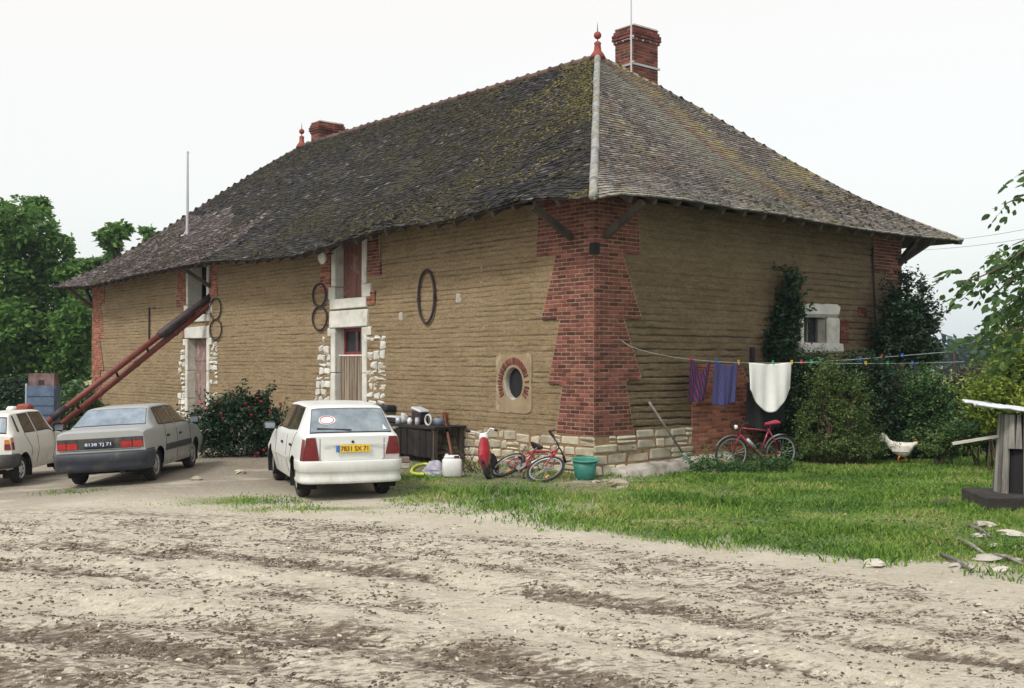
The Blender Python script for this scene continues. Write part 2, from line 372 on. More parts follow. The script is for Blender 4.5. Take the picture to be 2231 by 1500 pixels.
xs0=np.concatenate([-np.geomspace(700,11,26),np.linspace(-10.6,10.6,560),np.geomspace(11,700,26)])
X,Y=np.meshgrid(xs0,ys,indexing='ij')
Z=ground_z(X,Y)
# grass cover map: thick to the right, patches in front of the cars
GR_EDGE=[(-60,60),(-2.2,60),(-2.0,16.2),(-1.7,15.5),(-.1,13.8),(1.4,12.5),(2.4,12.1),(3.2,11.3),(4.3,10.8),(5.0,10.2),(12,9.8),(60,9)]
def grass_cover(X,Y):
    ex=np.interp(X,[p[0] for p in GR_EDGE],[p[1] for p in GR_EDGE])
    n=fbm(X*1.1,Y*1.1,70,5)
    right=sstep(-.35,1.0,(Y-ex)+2.2*(n-.5))
    thin=1-(1-sstep(-.2,2.2,X-.22*(Y-12)))*.55
    c=right*thin
    bare=.5*sstep(.70,.78,fbm(X*.8+3,Y*1.6,75,4))*.6*(1-sstep(3.0,4.5,X)); c=c*(1-bare); c=c*(1-.6*np.exp(-(((X-2.0)/.6)**2+((Y-13.9)/.2)**2)))
    # worn strip at the foot of the walls
    hx=(X-C0[0])*uR[0]+(Y-C0[1])*uR[1]; hy=(X-C0[0])*uL[0]+(Y-C0[1])*uL[1]
    c=c*(1-.75*np.exp(-((hx+.9)/.7)**2)*(hy>-1))*(1-.6*np.exp(-((hy+.35)/.3)**2)*(hx>-1)*(hx<4))
    patch=np.exp(-(((X+4.0)/.9)**2+((Y-15.9)/.5)**2))*.75+np.exp(-(((X+2.6)/1.0)**2+((Y-14.9)/.35)**2))*.8+.5*np.exp(-(((X+6.9)/.5)**2+((Y-17.6)/.3)**2))
    c=np.maximum(c,patch*sstep(.32,.58,n))
    c=np.where(Y>40,np.maximum(c,.8),c)
    return np.clip(c,0,1)
mud=mud_mask(X,Y); gcv=grass_cover(X,Y)
hx=(X-C0[0])*uR[0]+(Y-C0[1])*uR[1]; hy=(X-C0[0])*uL[0]+(Y-C0[1])*uL[1]
damp=np.clip(np.exp(-((hx+1.6)/1.7)**2)*sstep(-2.5,-.5,hy)+.8*sstep(15.6,18.5,Y-.1*X)*(X<1.5),0,1)*sstep(.2,.6,fbm(X*.9,Y*1.8,80)+.15)
t=NT('dirt_yard_soil')
base=t.ramp(t.noise(1.1,8,.65),[(.3,(.365,.335,.262)),(.7,(.515,.485,.40))])
base=t.mix(t.ramp(t.noise(6,7,.75,seed=2,stretch=(1,2.2,1)),[(.48,0.0),(.75,.7)]),base,(.25,.215,.16))
base=t.mix(t.ramp(t.noise(30,4,.8,seed=3),[(.54,0.0),(.66,.7)]),base,(.66,.63,.54))
base=t.mix(t.ramp(t.noise(22,5,.8,seed=31,stretch=(1,1.6,1)),[(.56,0.0),(.68,.65)]),base,(.20,.165,.12))
base=t.mix(t.mul(t.attr('damp'),.95),base,t.ramp(t.noise(17,8,.85,seed=12),[(.36,(.07,.055,.04)),(.5,(.17,.145,.11)),(.66,(.33,.30,.24))]))
mpr=t.n('ShaderNodeMapping'); mpr.inputs['Rotation'].default_value=(0,0,RAD(28)); mpr.inputs['Scale'].default_value=(1,2.6,1); t.l(t.tc.outputs['Object'],mpr.inputs[0])
nz1=t.n('ShaderNodeTexNoise'); nz1.inputs['Scale'].default_value=8.5; nz1.inputs['Detail'].default_value=9; nz1.inputs['Roughness'].default_value=.74; t.l(mpr.outputs[0],nz1.inputs[0])
mn=nz1.outputs[0]; mm=t.n('ShaderNodeMath',operation='ADD'); t.l(t.mul(mn,4.4,-2.52),mm.inputs[0]); t.l(t.attr('mud'),mm.inputs[1])
base=t.mix(t.ramp(mm.outputs[0],[(.14,0.0),(.30,.45),(.7,1.0)]),base,t.ramp(t.noise(14,4,seed=5),[(.3,(.05,.038,.028)),(.7,(.17,.135,.10))]))
base=t.mix(t.ramp(t.attr('grass'),[(.1,0.0),(.8,.85)]),base,t.ramp(t.noise(3,6,.7,seed=7),[(.3,(.05,.085,.02)),(.7,(.10,.15,.04))]))
t.color(base); t.set(Roughness=.97); t.bump(t.noise(26,7,.8,seed=8),.55,.03); M_SOIL=t.m
g=gridmesh('ground',np.stack([X,Y,Z],-1),M_SOIL,attrs=dict(mud=mud,grass=gcv,damp=damp)); g['kind']='structure'

# ================================================================ the house
house=thing('farmhouse','long rammed earth farmhouse with red brick quoins and a mossy hipped tile roof','house',(C0[0],C0[1],0),TH)
ZT=4.95
def crevices(u,z,seed,amp,per):
    zz=z+.012*(fbm(u*.4,z*.6,seed,3)-.5)*2+.016*(vnoise(u*5,z*3,seed+5)-.5)+.010*(vnoise(u*13,z*9,seed+6)-.5)
    ph=zz/per; row=np.floor(ph); fr=ph-row
    a=sstep(.25,.8,vnoise(u*.45+row*7.3,row*3.1,seed+9)*.45+vnoise(u*2.6+row*3.3,row*5.7,seed+10)*.35+vnoise(u*9+row*3.3,row*5.7,seed+12)*.3)
    wd=.055+.10*vnoise(u*2.7,row*2.3,seed+11)**1.5
    c=np.exp(-((fr-.5)/wd)**2)*a
    belly=(.5-np.abs(fr-.0-np.round(fr)))  # 0 at bulge edges
    return c, belly
def wall_sheet(name,axis,length,u_extra,z0,z1,holes,ellipses,mat_,amp,per,seed,du,erode=None,parent=house):
    us=sorted(set(np.round(np.arange(0,length+1e-6,du),4).tolist()+[0,length]+u_extra)); us=np.array([a for i,a in enumerate(us)])
    zs=set(np.round(np.arange(z0,z1,.015),4).tolist()+[z1]); 
    for h in holes: zs|={h[2],h[3]}
    zs=np.array(sorted(zs))
    keepu=[us[0]]
    for a in us[1:]:
        if a-keepu[-1]<du*.3 and a not in u_extra and a!=length: continue
        keepu.append(a)
    us=np.array(keepu)
    U,Zg=np.meshgrid(us,zs,indexing='ij')
    c,b=crevices(U,Zg,seed,amp,per)
    e=1 if erode is None else erode(U,Zg)
    d=.010*(fbm(U*2,Zg*3,seed+2,4)-.5)*2+.045*(fbm(U*.35,Zg*.5,seed+3,2)-.5)-c*amp*e+.012*(vnoise(U*9,Zg*22,seed+4)-.5)*e
    for h in holes:   # keep the wall flat beside the dressed stone
        q=np.maximum(np.maximum(h[0]-U,U-h[1]),np.maximum(h[2]-Zg,Zg-h[3])); d=np.where(q<.02,-.01,d)
    uc=(U[:-1,:-1]+U[1:,1:])/2; zc=(Zg[:-1,:-1]+Zg[1:,1:])/2
    keep=np.ones(uc.shape,bool)
    for h in holes: keep&=~((uc>h[0])&(uc<h[1])&(zc>h[2])&(zc<h[3]))
    for (eu,ez,ra,rb) in ellipses: keep&=~((((uc-eu)/ra)**2+((zc-ez)/rb)**2)<1)
    G=np.stack([-d,U,Zg],-1) if axis=='y' else np.stack([U,-d,Zg],-1)
    if axis=='y': G=G[::-1] ; c=c[::-1]; keep=keep[::-1]
    return gridmesh(name,G,mat_,parent,dict(crev=c*e if axis!='y' else c),keep=keep)
OV=(2.19,1.60,.30,.34)
H_R=(7.55,8.72); H_L=(15.80,17.08)
holesL=[(H_R[0],H_R[1],.2,2.81),(H_R[0],H_R[1],3.48,ZT),(H_L[0],H_L[1],.2,2.69),(H_L[0],H_L[1],3.38,ZT)]
wall_sheet('front_wall','y',HL,[H_R[0],H_R[1],H_L[0],H_L[1]],0,ZT,holesL,[OV],M_PISE,.019,.098,200,.045)
WIN=(6.14,6.92,2.40,2.97)
wall_sheet('gable_wall','x',HW,[WIN[0],WIN[1]],0,ZT,[WIN],[],M_PISE2,.046,.128,300,.05,erode=lambda U,Z:.45+.75*(1-sstep(1.6,3.2,Z))+.35*sstep(4,8,U))
b=MB(); b.grid(np.array([[(HW,0,0),(HW,0,ZT)],[(HW,HL,0),(HW,HL,ZT)]])); b.grid(np.array([[(HW,HL,0),(HW,HL,ZT)],[(0,HL,0),(0,HL,ZT)]])); b.build('rear_wall',M_PISE2,house)

# ---- openings: reveals, frames, shutters, doors
def P(u,o,z,side='L'):   # point on wall: u along, o outward
    return (-o,u,z) if side=='L' else (u,-o,z)
def wbox(b,u0,u1,z0,z1,o0,o1,side='L',**k):
    if side=='L': b.box((-(o0+o1)/2,(u0+u1)/2,(z0+z1)/2),(abs(o1-o0),u1-u0,z1-z0),**k)
    else: b.box(((u0+u1)/2,-(o0+o1)/2,(z0+z1)/2),(u1-u0,abs(o1-o0),z1-z0),**k)
def wstone(b,u0,u1,z0,z1,o0,o1,side='L',jit=.008,bev=.015,**k):
    c=(-(o0+o1)/2,(u0+u1)/2,(z0+z1)/2) if side=='L' else ((u0+u1)/2,-(o0+o1)/2,(z0+z1)/2)
    d=(abs(o1-o0),u1-u0,z1-z0) if side=='L' else (u1-u0,abs(o1-o0),z1-z0)
    b.bbox(c,d,bev,jit=jit,**k)
def bay(y0,y1,zd,zs,name_door,variant):
    """door below, loft opening above; y0..y1 clear width, zd lintel underside, zs sill top"""
    jw=.20 if variant else .17; fr=.035
    su=thing('stone_surround',None,None); 
    su.parent=house
    z=.15; k=0
    zz=[.15,.95,1.75,zd]
    for a,c in zip(zz[:-1],zz[1:]):
        for sgn in (0,1):
            m=MB()
            u=(y0-jw,y0) if sgn==0 else (y1,y1+jw)
            wstone(m,u[0],u[1],a+.004,c-.004,-.42,fr); m.build('jamb_stone',M_DRESS,su)
    zt=[zs,zs+.28,ZT-.1] 
    for a,c,ex in ((zs,zs+.30,.20),(zs+.30,ZT-.05,0)):
        for sgn in (0,1):
            m=MB(); u=(y0-jw-ex*.8,y0) if sgn==0 else (y1,y1+jw+ex*.5)
            if ex==0: u=(y0-jw+.02,y0) if sgn==0 else (y1,y1+jw-.02)
            wstone(m,u[0],u[1],a+.004,c-.004,-.42,fr+(.004 if ex else 0)); m.build('jamb_stone',M_DRESS,su)
    for sgn in (0,1):
        m=MB(); u=(y0-jw-.17,y0-jw+.05) if sgn==0 else (y1+jw-.05,y1+jw+.14)
        wstone(m,u[0],u[1],zd-.2,zd+.0,-.05,fr+.004); m.build('corner_stone',M_DRESS,su)
    m=MB(); wstone(m,y0-jw-.03,y1+jw+.03,zd+.003,zd+(.41 if variant else .34),-.42,fr+.01,jit=.015); m.build('lintel',M_DRESS,su)
    m=MB(); wstone(m,y0-jw+.0,y1+jw-.0,zs-(.24 if variant else .22),zs-.003,-.42,fr+.02,jit=.015); m.build('sill',M_DRESS,su)
    m=MB(); wstone(m,y0-jw,y1+jw,.02,.15,-.42,.15); m.build('threshold',M_DRESS,su)
    # dark room behind
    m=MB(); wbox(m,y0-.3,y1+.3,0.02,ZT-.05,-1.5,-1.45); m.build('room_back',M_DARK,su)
    return su
def boards(name,y0,y1,z0,z1,o,m_,n,parent=house,side='L'):
    m=MB(); wd=(y1-y0)/n
    for i in range(n): wbox(m,y0+i*wd+.004,y0+(i+1)*wd-.004,z0,z1,o-.03,o+.004*(i%2),side)
    wbox(m,y0,y1,z0,z1,o-.05,o-.031,side)
    return m.build(name,m_,parent)
s1=bay(H_R[0],H_R[1],2.81,3.48,'door',1)
boards('loft_shutter',H_R[0]+.0,H_R[1]-.01,3.49,ZT-.06,-.20,M_SHUT,6)
# doorway with transom window and strip curtain
m=MB()
y0,y1=H_R
for a,b_ in ((y0,y0+.06),(y1-.06,y1)): wbox(m,a,b_,.16,2.80,-.30,-.22)
wbox(m,y0+.06,y1-.06,2.72,2.80,-.30,-.22); wbox(m,y0+.06,y1-.06,2.12,2.25,-.30,-.21); wbox(m,(y0+y1)/2-.02,(y0+y1)/2+.02,2.25,2.72,-.29,-.23)
df=m.build('door_frame',M_RED,house)
m=MB(); wbox(m,y0+.06,y1-.06,2.25,2.72,-.27,-.26); m.build('transom_pane',M_GLASSW,df)
m=MB(); m.tube([P(y0+.01,-.10,2.16),P(y1+.0,-.10,2.16)],.018,8); m.build('curtain_rail',M_WHITE,house)
m=MB(); n=26
for i in range(n):
    u=y0+.03+(y1-y0-.06)*i/(n-1); u2=u+random.uniform(-.02,.02)
    m.grid(np.array([[P(u-.018,-.10+.01*sin(i*2.4),2.15),P(u2-.018,-.10,.25)],[P(u+.018,-.10+.01*sin(i*2.4+1),2.15),P(u2+.018,-.095,.25)]]),rnd=random.random())
cu=m.build('strip_curtain',M_CURT,house)
s2=bay(H_L[0],H_L[1],2.69,3.38,'door',0)
dd=boards('plank_door',H_L[0]+.01,H_L[1]-.01,.16,2.68,-.22,M_DOOR,7)
m=MB(); wbox(m,H_L[0]+.01,H_L[1]-.01,2.05,2.15,-.218,-.20); m.build('door_ledge',M_DOOR,dd); m=MB(); wbox(m,H_L[0]+.01,H_L[1]-.01,.6,.7,-.218,-.20); m.build('door_ledge',M_DOOR,dd)
m=MB(); m.tube([P(H_L[1]-.18,-.19,1.15),P(H_L[1]-.18,-.15,1.15),P(H_L[1]-.28,-.15,1.15)],.012,6); m.build('door_handle',M_BLACK,dd)
# ---- brickwork helper: courses within a profile
CR=.0735
def brick_courses(m,side,prof,z0,z1,o,skip=None,inner=False):
    """prof(z)->(u0,u1)"""
    nz=int(round((z1-z0)/CR))
    for k in range(nz):
        za=z0+k*CR; u0,u1=prof(za+CR/2)
        L=.235; u=u0 - (k%2)*L/2 if inner else u0
        off=(k%2)*.118
        edges=[u0]; x=u0+off if off else u0+L
        while x<u1-.06: edges.append(x); x+=L+random.uniform(-.01,.01)
        edges.append(u1)
        for a,c in zip(edges[:-1],edges[1:]):
            if skip and skip((a+c)/2,za): continue
            wstone(m,a+.008,c-.008,za+.0075,za+CR-.0075,o-.05,o+.004+random.uniform(-.003,.003),side,jit=.003,bev=.006,rnd=random.random())
def step(tab):
    def f(z):
        for za,zb,wa,wb in tab:
            if za<=z<zb: return wa+(wb-wa)*(z-za)/(zb-za)
        return tab[-1][3]
    return f
qL=step([(0,1.62,1.12,.80),(1.62,2.80,1.20,.86),(2.80,3.96,1.38,.97),(3.96,9,1.53,1.12)])
qR=step([(0,1.68,1.14,.74),(1.68,2.77,1.17,.70),(2.77,3.95,1.18,.66),(3.95,9,1.13,.84)])
ZB=.715
m=MB()
brick_courses(m,'L',lambda z:(.0,qL(z)),ZB,ZT,.028); 
brick_courses(m,'R',lambda z:(-.028,qR(z)),ZB,ZT,.028)
q=m.build('brick_quoin',M_BRICK,house)
m=MB()
def mortar_sheet(m,side,f,z0,z1,o,u0=0.0):
    zs=np.arange(z0,z1+.001,.0735)
    m.grid(np.array([[P(u0,o,z,side),P(f(z-.03)+.002,o,z,side)] for z in zs]),flip=(side=='L'))
mortar_sheet(m,'L',qL,ZB-.01,ZT,.0235); mortar_sheet(m,'R',qR,ZB-.01,ZT,.0235,-.022)
m.build('mortar',M_MORT,q)
# small dark vent block on the corner
m=MB(); m.box((-.02,-.02,3.99),(.13,.13,.2)); m.build('vent_hole',M_DARK,house)
# far corner quoins
qF=step([(0,1.7,1.05,.8),(1.7,2.85,1.15,.75),(2.85,4.0,1.2,.8),(4.0,9,1.2,.9)])
m=MB(); brick_courses(m,'L',lambda z:(HL-qF(z),HL),.1,ZT,.026); q2=m.build('brick_quoin',M_BRICKO,house)
m=MB(); zs=np.arange(.1,ZT,.0735); m.grid(np.array([[P(HL-qF(z-.03)-.01,.0215,z),P(HL,.0215,z)] for z in zs]),flip=True); m.build('mortar',M_MORT,q2)
qG=step([(0,1.8,.9,.7),(1.8,3.1,1.05,.62),(3.1,4.1,.95,.62),(4.1,9,1.2,1.1)])
m=MB(); brick_courses(m,'R',lambda z:(HW-qG(z),HW),.1,ZT,.036); q3=m.build('brick_quoin',M_BRICKD,house)
m=MB(); m.grid(np.array([[P(HW-qG(z-.03)-.01,.031,z,'R'),P(HW,.031,z,'R')] for z in zs])); m.build('mortar',M_MORT,q3)
# brick patch on the gable wall behind the laundry
pr=lambda z:(2.53+.15*(z>1.2)-.0,4.5-.5*sstep(1.2,2,z))
m=MB(); brick_courses(m,'R',pr,.2,1.95,.030); q4=m.build('brick_patch',M_BRICKO,house)
m=MB(); zs4=np.arange(.2,1.96,.0735); m.grid(np.array([[P(pr(z-.03)[0]-.01,.0255,z,'R'),P(pr(z-.03)[1]+.01,.0255,z,'R')] for z in zs4])); m.build('mortar',M_MORT,q4)
# brick strips beside the loft openings
for nm,(ua,ub,za,zb,slope) in enumerate([(H_R[0]-.78,H_R[0]-.22,3.95,ZT,.12),(H_R[1]+.22,H_R[1]+.74,3.70,ZT,-.1),(H_R[0]-.55,H_R[0]-.2,3.30,3.62,0),(H_L[0]-.72,H_L[0]-.2,3.85,ZT,.1),(H_L[1]+.2,H_L[1]+.85,3.65,ZT,-.1),(H_L[1]+.19,H_L[1]+.4,2.7,3.2,0)]):
    m=MB(); f=(lambda z,ua=ua,ub=ub,za=za,slope=slope:(ua+max(0,slope)*(z-za),ub+min(0,slope)*(z-za)))
    brick_courses(m,'L',f,za,zb,.026); p_=m.build('brick_strip',M_BRICKO if nm!=0 else M_BRICK,house)
    m=MB(); wbox(m,ua+.04,ub-.02,za,zb,.0,.022); m.build('mortar',M_MORT,p_)
# ---- rubble stone base
def rubble(m,side,u0,u1,zf,o,rows,seedk,gap=.012,rmin=.13,rmax=.42,skipf=None):
    rr=random.Random(seedk); z=0.0
    zt=zf(u0)
    hs=[rr.uniform(.11,.2) for _ in range(rows)]; s_=sum(hs)
    u_prev=None
    zb=0
    for r in range(rows):
        h=hs[r]/s_; u=u0-(0.0)
        while u<u1-.02:
            wd=rr.uniform(rmin,rmax)*(.7+h*2); ue=min(u+wd,u1)
            if u1-ue<.08: ue=u1
            top=zf((u+ue)/2); za=top*zb; zc=top*(zb+h)
            split=rr.random()<.22
            if not (skipf and skipf((u+ue)/2,za)):
                if split:
                    mid=(za+zc)/2+rr.uniform(-.02,.02)
                    wstone(m,u+gap,ue-gap,za+gap,mid-gap*.7,o-.08,o+rr.uniform(-.012,.012),side,jit=.012,bev=.022,rnd=rr.random())
                    wstone(m,u+gap,ue-gap,mid+gap*.7,zc-gap,o-.08,o+rr.uniform(-.012,.012),side,jit=.012,bev=.022,rnd=rr.random())
                else: wstone(m,u+gap*rr.uniform(.6,1.6),ue-gap,za+gap,zc-gap*rr.uniform(.5,1.3),o-.08,o+rr.uniform(-.012,.015),side,jit=.014,bev=.025,rnd=rr.random())
            u=ue
        zb+=h
zfl=lambda u:.70 if u<1.2 else .68+.03*sin(u*3)
m=MB(); rubble(m,'L',-.03,6.6,zfl,.045,4,5); rubble(m,'L',6.6,HL,lambda u:.45,.04,3,8)
rb=m.build('stone_base',M_STONE,house)
zfr=lambda u:.70 if u<1.2 else .78
m=MB(); rubble(m,'R',-.045,2.55,zfr,.045,4,6,rmin=.16,rmax=.5); rb2=m.build('stone_base',M_STONE,house)
m=MB(); m.grid(np.array([[P(u,.022,0),P(u,.022,zfl(u)-.005 if u<6.6 else .44)] for u in np.arange(0,HL,.2)])); m.build('mortar',M_STMORT,rb)
m=MB(); m.grid(np.array([[P(u,.022,0,'R'),P(u,.022,zfr(u)-.005,'R')] for u in np.linspace(-.02,2.56,14)]),flip=True); m.build('mortar',M_STMORT,rb2)
m=MB(); rubble(m,'R',4.4,HW,lambda u:.4,.04,2,16); m.build('stone_base',M_STONE,house)
# concrete footing ledge on the gable side
m=MB(); n=16; G=[]
for i in range(n):
    u=.35+i*(3.1)/(n-1); top=.12+.13*i/(n-1)+random.uniform(-.01,.01)
    o=.42-.12*i/(n-1)+random.uniform(-.015,.015); G.append([P(u,.03,top+.02,'R'),P(u,o-.04,top,'R'),P(u,o,top-.03,'R'),P(u,o+.03,-.05,'R')])
m.grid(np.array(G),flip=False); m.box((.35,-.22,.02),(.012,.4,.22)); m.build('footing_ledge',M_CONC,house,True)
# limestone pieces set in the earth beside the doors
def scatter_stones(u0,u1,z0,z1,side_slope,seedk):
    rr=random.Random(seedk); m=MB(); z=z0
    while z<z1:
        h=rr.uniform(.10,.21); u=u0+rr.uniform(0,.05)
        lim=u1-side_slope*(z-z0)
        while True:
            wd=rr.uniform(.12,.32)
            if u+wd>lim+.06: break
            if rr.random()<.86: wstone(m,u,u+wd,z+.01,z+h-.025,-.02,.020+rr.uniform(0,.012),jit=.028,bev=.035,rnd=rr.random())
            u+=wd+rr.uniform(.02,.07)
        z+=h+rr.uniform(.0,.03)
    return m
scatter_stones(H_R[0]-.98,H_R[0]-.22,.3,2.62,0,1).build('set_stones',M_DRESS,house)
scatter_stones(H_R[1]+.24,H_R[1]+1.0,.3,2.45,.12,2).build('set_stones',M_DRESS,house)
scatter_stones(H_L[0]-.72,H_L[0]-.2,.3,2.5,0,3).build('set_stones',M_DRESS,house)
scatter_stones(H_L[1]+.2,H_L[1]+.85,.3,2.4,.15,4).build('set_stones',M_DRESS,house)
# odd white patches in the wall
for px,py,wd,h in ((873,690,.16,.17),(1047,585,.12,.14),(1049,618,.1,.12),(1000,650,.16,.18),(646,705,.16,.07),(1430,0,0,0)):
    if wd: m=MB(); u,z=LW(px,py); wstone(m,u-wd/2,u+wd/2,z-h/2,z+h/2,-.02,.012,jit=.02,bev=.01); m.build('lime_patch',M_CONC,house)
# ---- oval window
ou,oz,ra,rb_=OV
fr=thing('oval_window',None,None); fr.parent=house
def ell(a,b,k,n=40): t_=2*pi*k/n; return ou+a*cos(t_),oz+b*sin(t_)
n=40
m=MB()   # plaster panel around, with the oval cut out
ring=[ell(ra-.03,rb_-.03,k,n) for k in range(n)]
def sq(k):
    t_=2*pi*k/n; c_,s_=cos(t_),sin(t_); s=1/max(abs(c_)/.52,abs(s_)/.56); w_=.007*sin(k*5.1)+.006*sin(k*2.3)
    return ou+c_*s+w_, oz+s_*s+w_
G=[[P(*(lambda e:(e[0],.016,e[1]))(ring[k%n])),P(*(lambda e:(e[0],.020,e[1]))(((ring[k%n][0]+sq(k)[0])/2,(ring[k%n][1]+sq(k)[1])/2))),P(*(lambda e:(e[0],.016,e[1]))(sq(k))),P(*(lambda e:(e[0],-.03,e[1]))(sq(k)))] for k in range(n+1)]
m.grid(np.array(G),flip=False); m.build('plaster_panel',M_PLAST,fr,False)
m=MB() # brick ring on upper part
for k in range(34):
    t_=-.55+ (pi+1.1)*k/33
    if 2.9<t_<3.4 and k%2: continue
    d=Vector((0,cos(t_),sin(t_))); a=.335+.01*sin(k*3); bb=.375
    c_=Vector((-.022,ou+a*cos(t_)+.055*cos(t_),oz+bb*sin(t_)+.055*sin(t_)))
    R=Matrix.Rotation(t_,3,'X')
    m.bbox(c_,(.03,.125,.036),.005,R=R,jit=.003,rnd=random.random())
m.build('brick_ring',M_BRICK,fr)
m=MB(); G=[]
for k in range(n+1):
    u,z=ell(ra-.03,rb_-.03,k,n); u2,z2=ell(ra-.05,rb_-.05,k,n); G.append([P(u+.0,.022,z),P(u2,.0,z2),P(u2,-.09,z2)])
m.grid(np.array(G),flip=False); m.build('reveal',M_CONC,fr,True)
m=MB(); m.add([P(ou,-.09,oz)]+[P(ell(ra,rb_,k,n)[0],-.09,ell(ra,rb_,k,n)[1]) for k in range(n)],[(0,k+1,(k+1)%n+1) for k in range(n)]); m.build('pane',M_GLASSW,fr)
m=MB()
for k in range(22):
    u=ou-.4+.035*k
    m.bar(P(u,-.085,oz-.3),P(u,-.085,oz+.3),.005)
m.build('mesh_grille',M_BLACK,fr)
# ---- gable window
gw=thing('gable_window',None,None); gw.parent=house
m=MB(); wstone(m,5.95,7.42,2.975,3.27,-.35,.05,'R',jit=.03,bev=.07); m.build('lintel',M_DRESS,gw)
m=MB(); wstone(m,5.93,6.137,2.30,2.972,-.35,.045,'R',jit=.02,bev=.04); m.build('jamb_stone',M_DRESS,gw)
m=MB(); wstone(m,6.923,7.40,2.30,2.972,-.35,.045,'R',jit=.02,bev=.04); m.build('jamb_stone',M_DRESS,gw)
m=MB(); wstone(m,5.9,7.5,2.2,2.395,-.35,.06,'R',jit=.02,bev=.03); m.build('sill',M_DRESS,gw)
m=MB(); wbox(m,6.13,6.93,2.395,2.975,-.25,-.24,'R'); m.build('pane',M_GLASSW,gw)
m=MB()
for a in (6.15,6.53,6.90): wbox(m,a-.02,a+.02,2.40,2.97,-.235,-.20,'R')
wbox(m,6.17,6.51,2.40,2.44,-.235,-.20,'R'); wbox(m,6.55,6.88,2.40,2.44,-.235,-.20,'R')
m.build('window_frame',M_WOODG,gw)
m=MB(); brick_courses(m,'R',lambda z:(7.42,7.75),2.42,2.95,.032); m.build('brick_patch',M_BRICKD,house)
m=MB(); brick_courses(m,'R',lambda z:(8.1,8.48),3.02,3.25,.032); m.build('brick_patch',M_BRICKD,house)
# ---- iron anchor figures reading 1 8 8 0
def oval_ring(m,u,z,a,b,r=.02,o=.045,n=32): m.tube([P(u+a*cos(2*pi*k/n),o,z+b*sin(2*pi*k/n)) for k in range(n)],r,8,closed=True)
m=MB(); m.bar(P(19.95,.045,2.72),P(19.95,.045,3.72),.045,.03); m.bar(P(19.72,.045,3.7),P(19.5,.045,3.7),.04,.02); m.build('iron_anchor_figure',M_BLACK,house)['label']='straight iron anchor shaped as a figure 1'
m=MB(); oval_ring(m,15.17,3.50,.35,.295); oval_ring(m,15.15,2.92,.37,.285); m.build('iron_anchor_figure',M_BLACK,house)['label']='iron anchor shaped as a figure 8 beside the left door'
m=MB(); oval_ring(m,9.43,3.62,.31,.275,.024); oval_ring(m,9.41,3.06,.34,.285,.024); m.build('iron_anchor_figure',M_BLACK,house)['label']='iron anchor shaped as a figure 8 beside the curtained door'
m=MB(); oval_ring(m,5.0,3.38,.29,.555,.028); m.box(P(5.0-.29,.045,3.36),(.05,.05,.09)); m.box(P(5.0+.29,.045,3.32),(.05,.05,.09)); m.build('iron_anchor_figure',M_BLACK,house)['label']='tall oval iron anchor shaped as a figure 0'
# ---- lamp under the eave
u,z=LW(700,560,-.35)
lm=thing('wall_lamp',None,None,(0,0,0)); lm.parent=house
m=MB(); R=Matrix.Rotation(RAD(90),3,'Y')@Matrix.Rotation(RAD(-25),3,'X'); m.lathe([(0,0),(.10,.01),(.15,.06),(.16,.10),(.13,.12),(0,.125)],(-.25,u,z),18,R=Matrix.Rotation(RAD(-100),3,'Y')); m.build('lamp_head',M_WHITE,lm,True)
m=MB(); m.tube([(-.02,u,z+.1),(-.2,u,z+.08),(-.28,u,z)],.018,6); m.build('lamp_arm',M_BLACK,lm)
# cable down the gable
m=MB(); m.tube([P(8.67,.05,4.6,'R'),P(8.70,.05,3.9,'R'),P(8.72,.06,3.2,'R'),P(8.8,.05,2.6,'R')],.022,6); m.build('downpipe',M_BLACK,house)
m=MB(); wbox(m,4.3,4.38,2.0,2.3,.0,.08,'R'); m.build('wall_bracket',M_BLACK,house)
# ================================================================ roof
D=1.0; RA=4.98; RB=HL-19.3; ZR=9.32
EL=[(-60,640),(110,627),(200,622),(300,598),(410,577),(470,568),(540,567),(640,558),(700,542),(790,513),(860,492),(950,487),(990,477),(1060,458),(1130,438),(1185,431),(1240,433),(1268,433)]
ER=[(1270,433),(1300,432),(1350,424),(1400,426),(1500,436),(1600,454),(1700,467),(1800,487),(1900,503),(2000,516),(2080,523)]
ea=np.array([LW(px,py,-D) for px,py in EL[1:]]); ea=ea[np.argsort(ea[:,0])]
eb=np.array([RW(px,py,-D) for px,py in ER]); eb=eb[np.argsort(eb[:,0])]
ez_long=lambda y: np.interp(y,ea[:,0],ea[:,1])
ez_gab=lambda x: np.interp(x,eb[:,0],eb[:,1])
def gprof(t): return t-.035*np.sin(pi*np.clip(t,0,1))-.02*np.sin(2*pi*np.clip(t,0,1))
def roofpt(face,s,t):
    """face 0 long front, 1 near gable, 2 back, 3 far gable; s along eave, t 0 eave..1 ridge -> local xyz"""
    s=np.asarray(s,float); t=np.asarray(t,float)
    if face==0:   # s=y
        x=-D+t*(HW/2+D); y=s; ze=ez_long(np.clip(y,-D,HL+D))
    elif face==1: y=-D+t*(RA+D); x=s; ze=ez_gab(np.clip(x,-D,HW+D))
    elif face==2: x=HW+D-t*(HW/2+D); y=s; ze=4.78+0*y
    else: y=HL+D-t*(RB+D); x=s; ze=4.62+0*x
    base=np.where(True,4.70,0)
    fade=(1-np.clip(t,0,1))**1.6
    z=base+(ZR-base)*gprof(t)+(ze-base)*fade
    z=z+.03*(fbm(x*.7+face*9,y*.7,400,3)-.5)*2*np.sin(pi*np.clip(t,0,1))**.5
    return np.stack([x+0*t,y+0*t,z],-1)
def srange(face,t):
    if face in (0,2): return -D+t*(RA+D), HL+D-t*(RB+D)
    return -D+t*(HW/2+D), HW+D-t*(HW/2+D)
roof=thing('roof',None,None); roof.parent=house
NP={0:Vector((-1,0,0)),1:Vector((0,-1,0)),2:Vector((1,0,0)),3:Vector((0,1,0))}
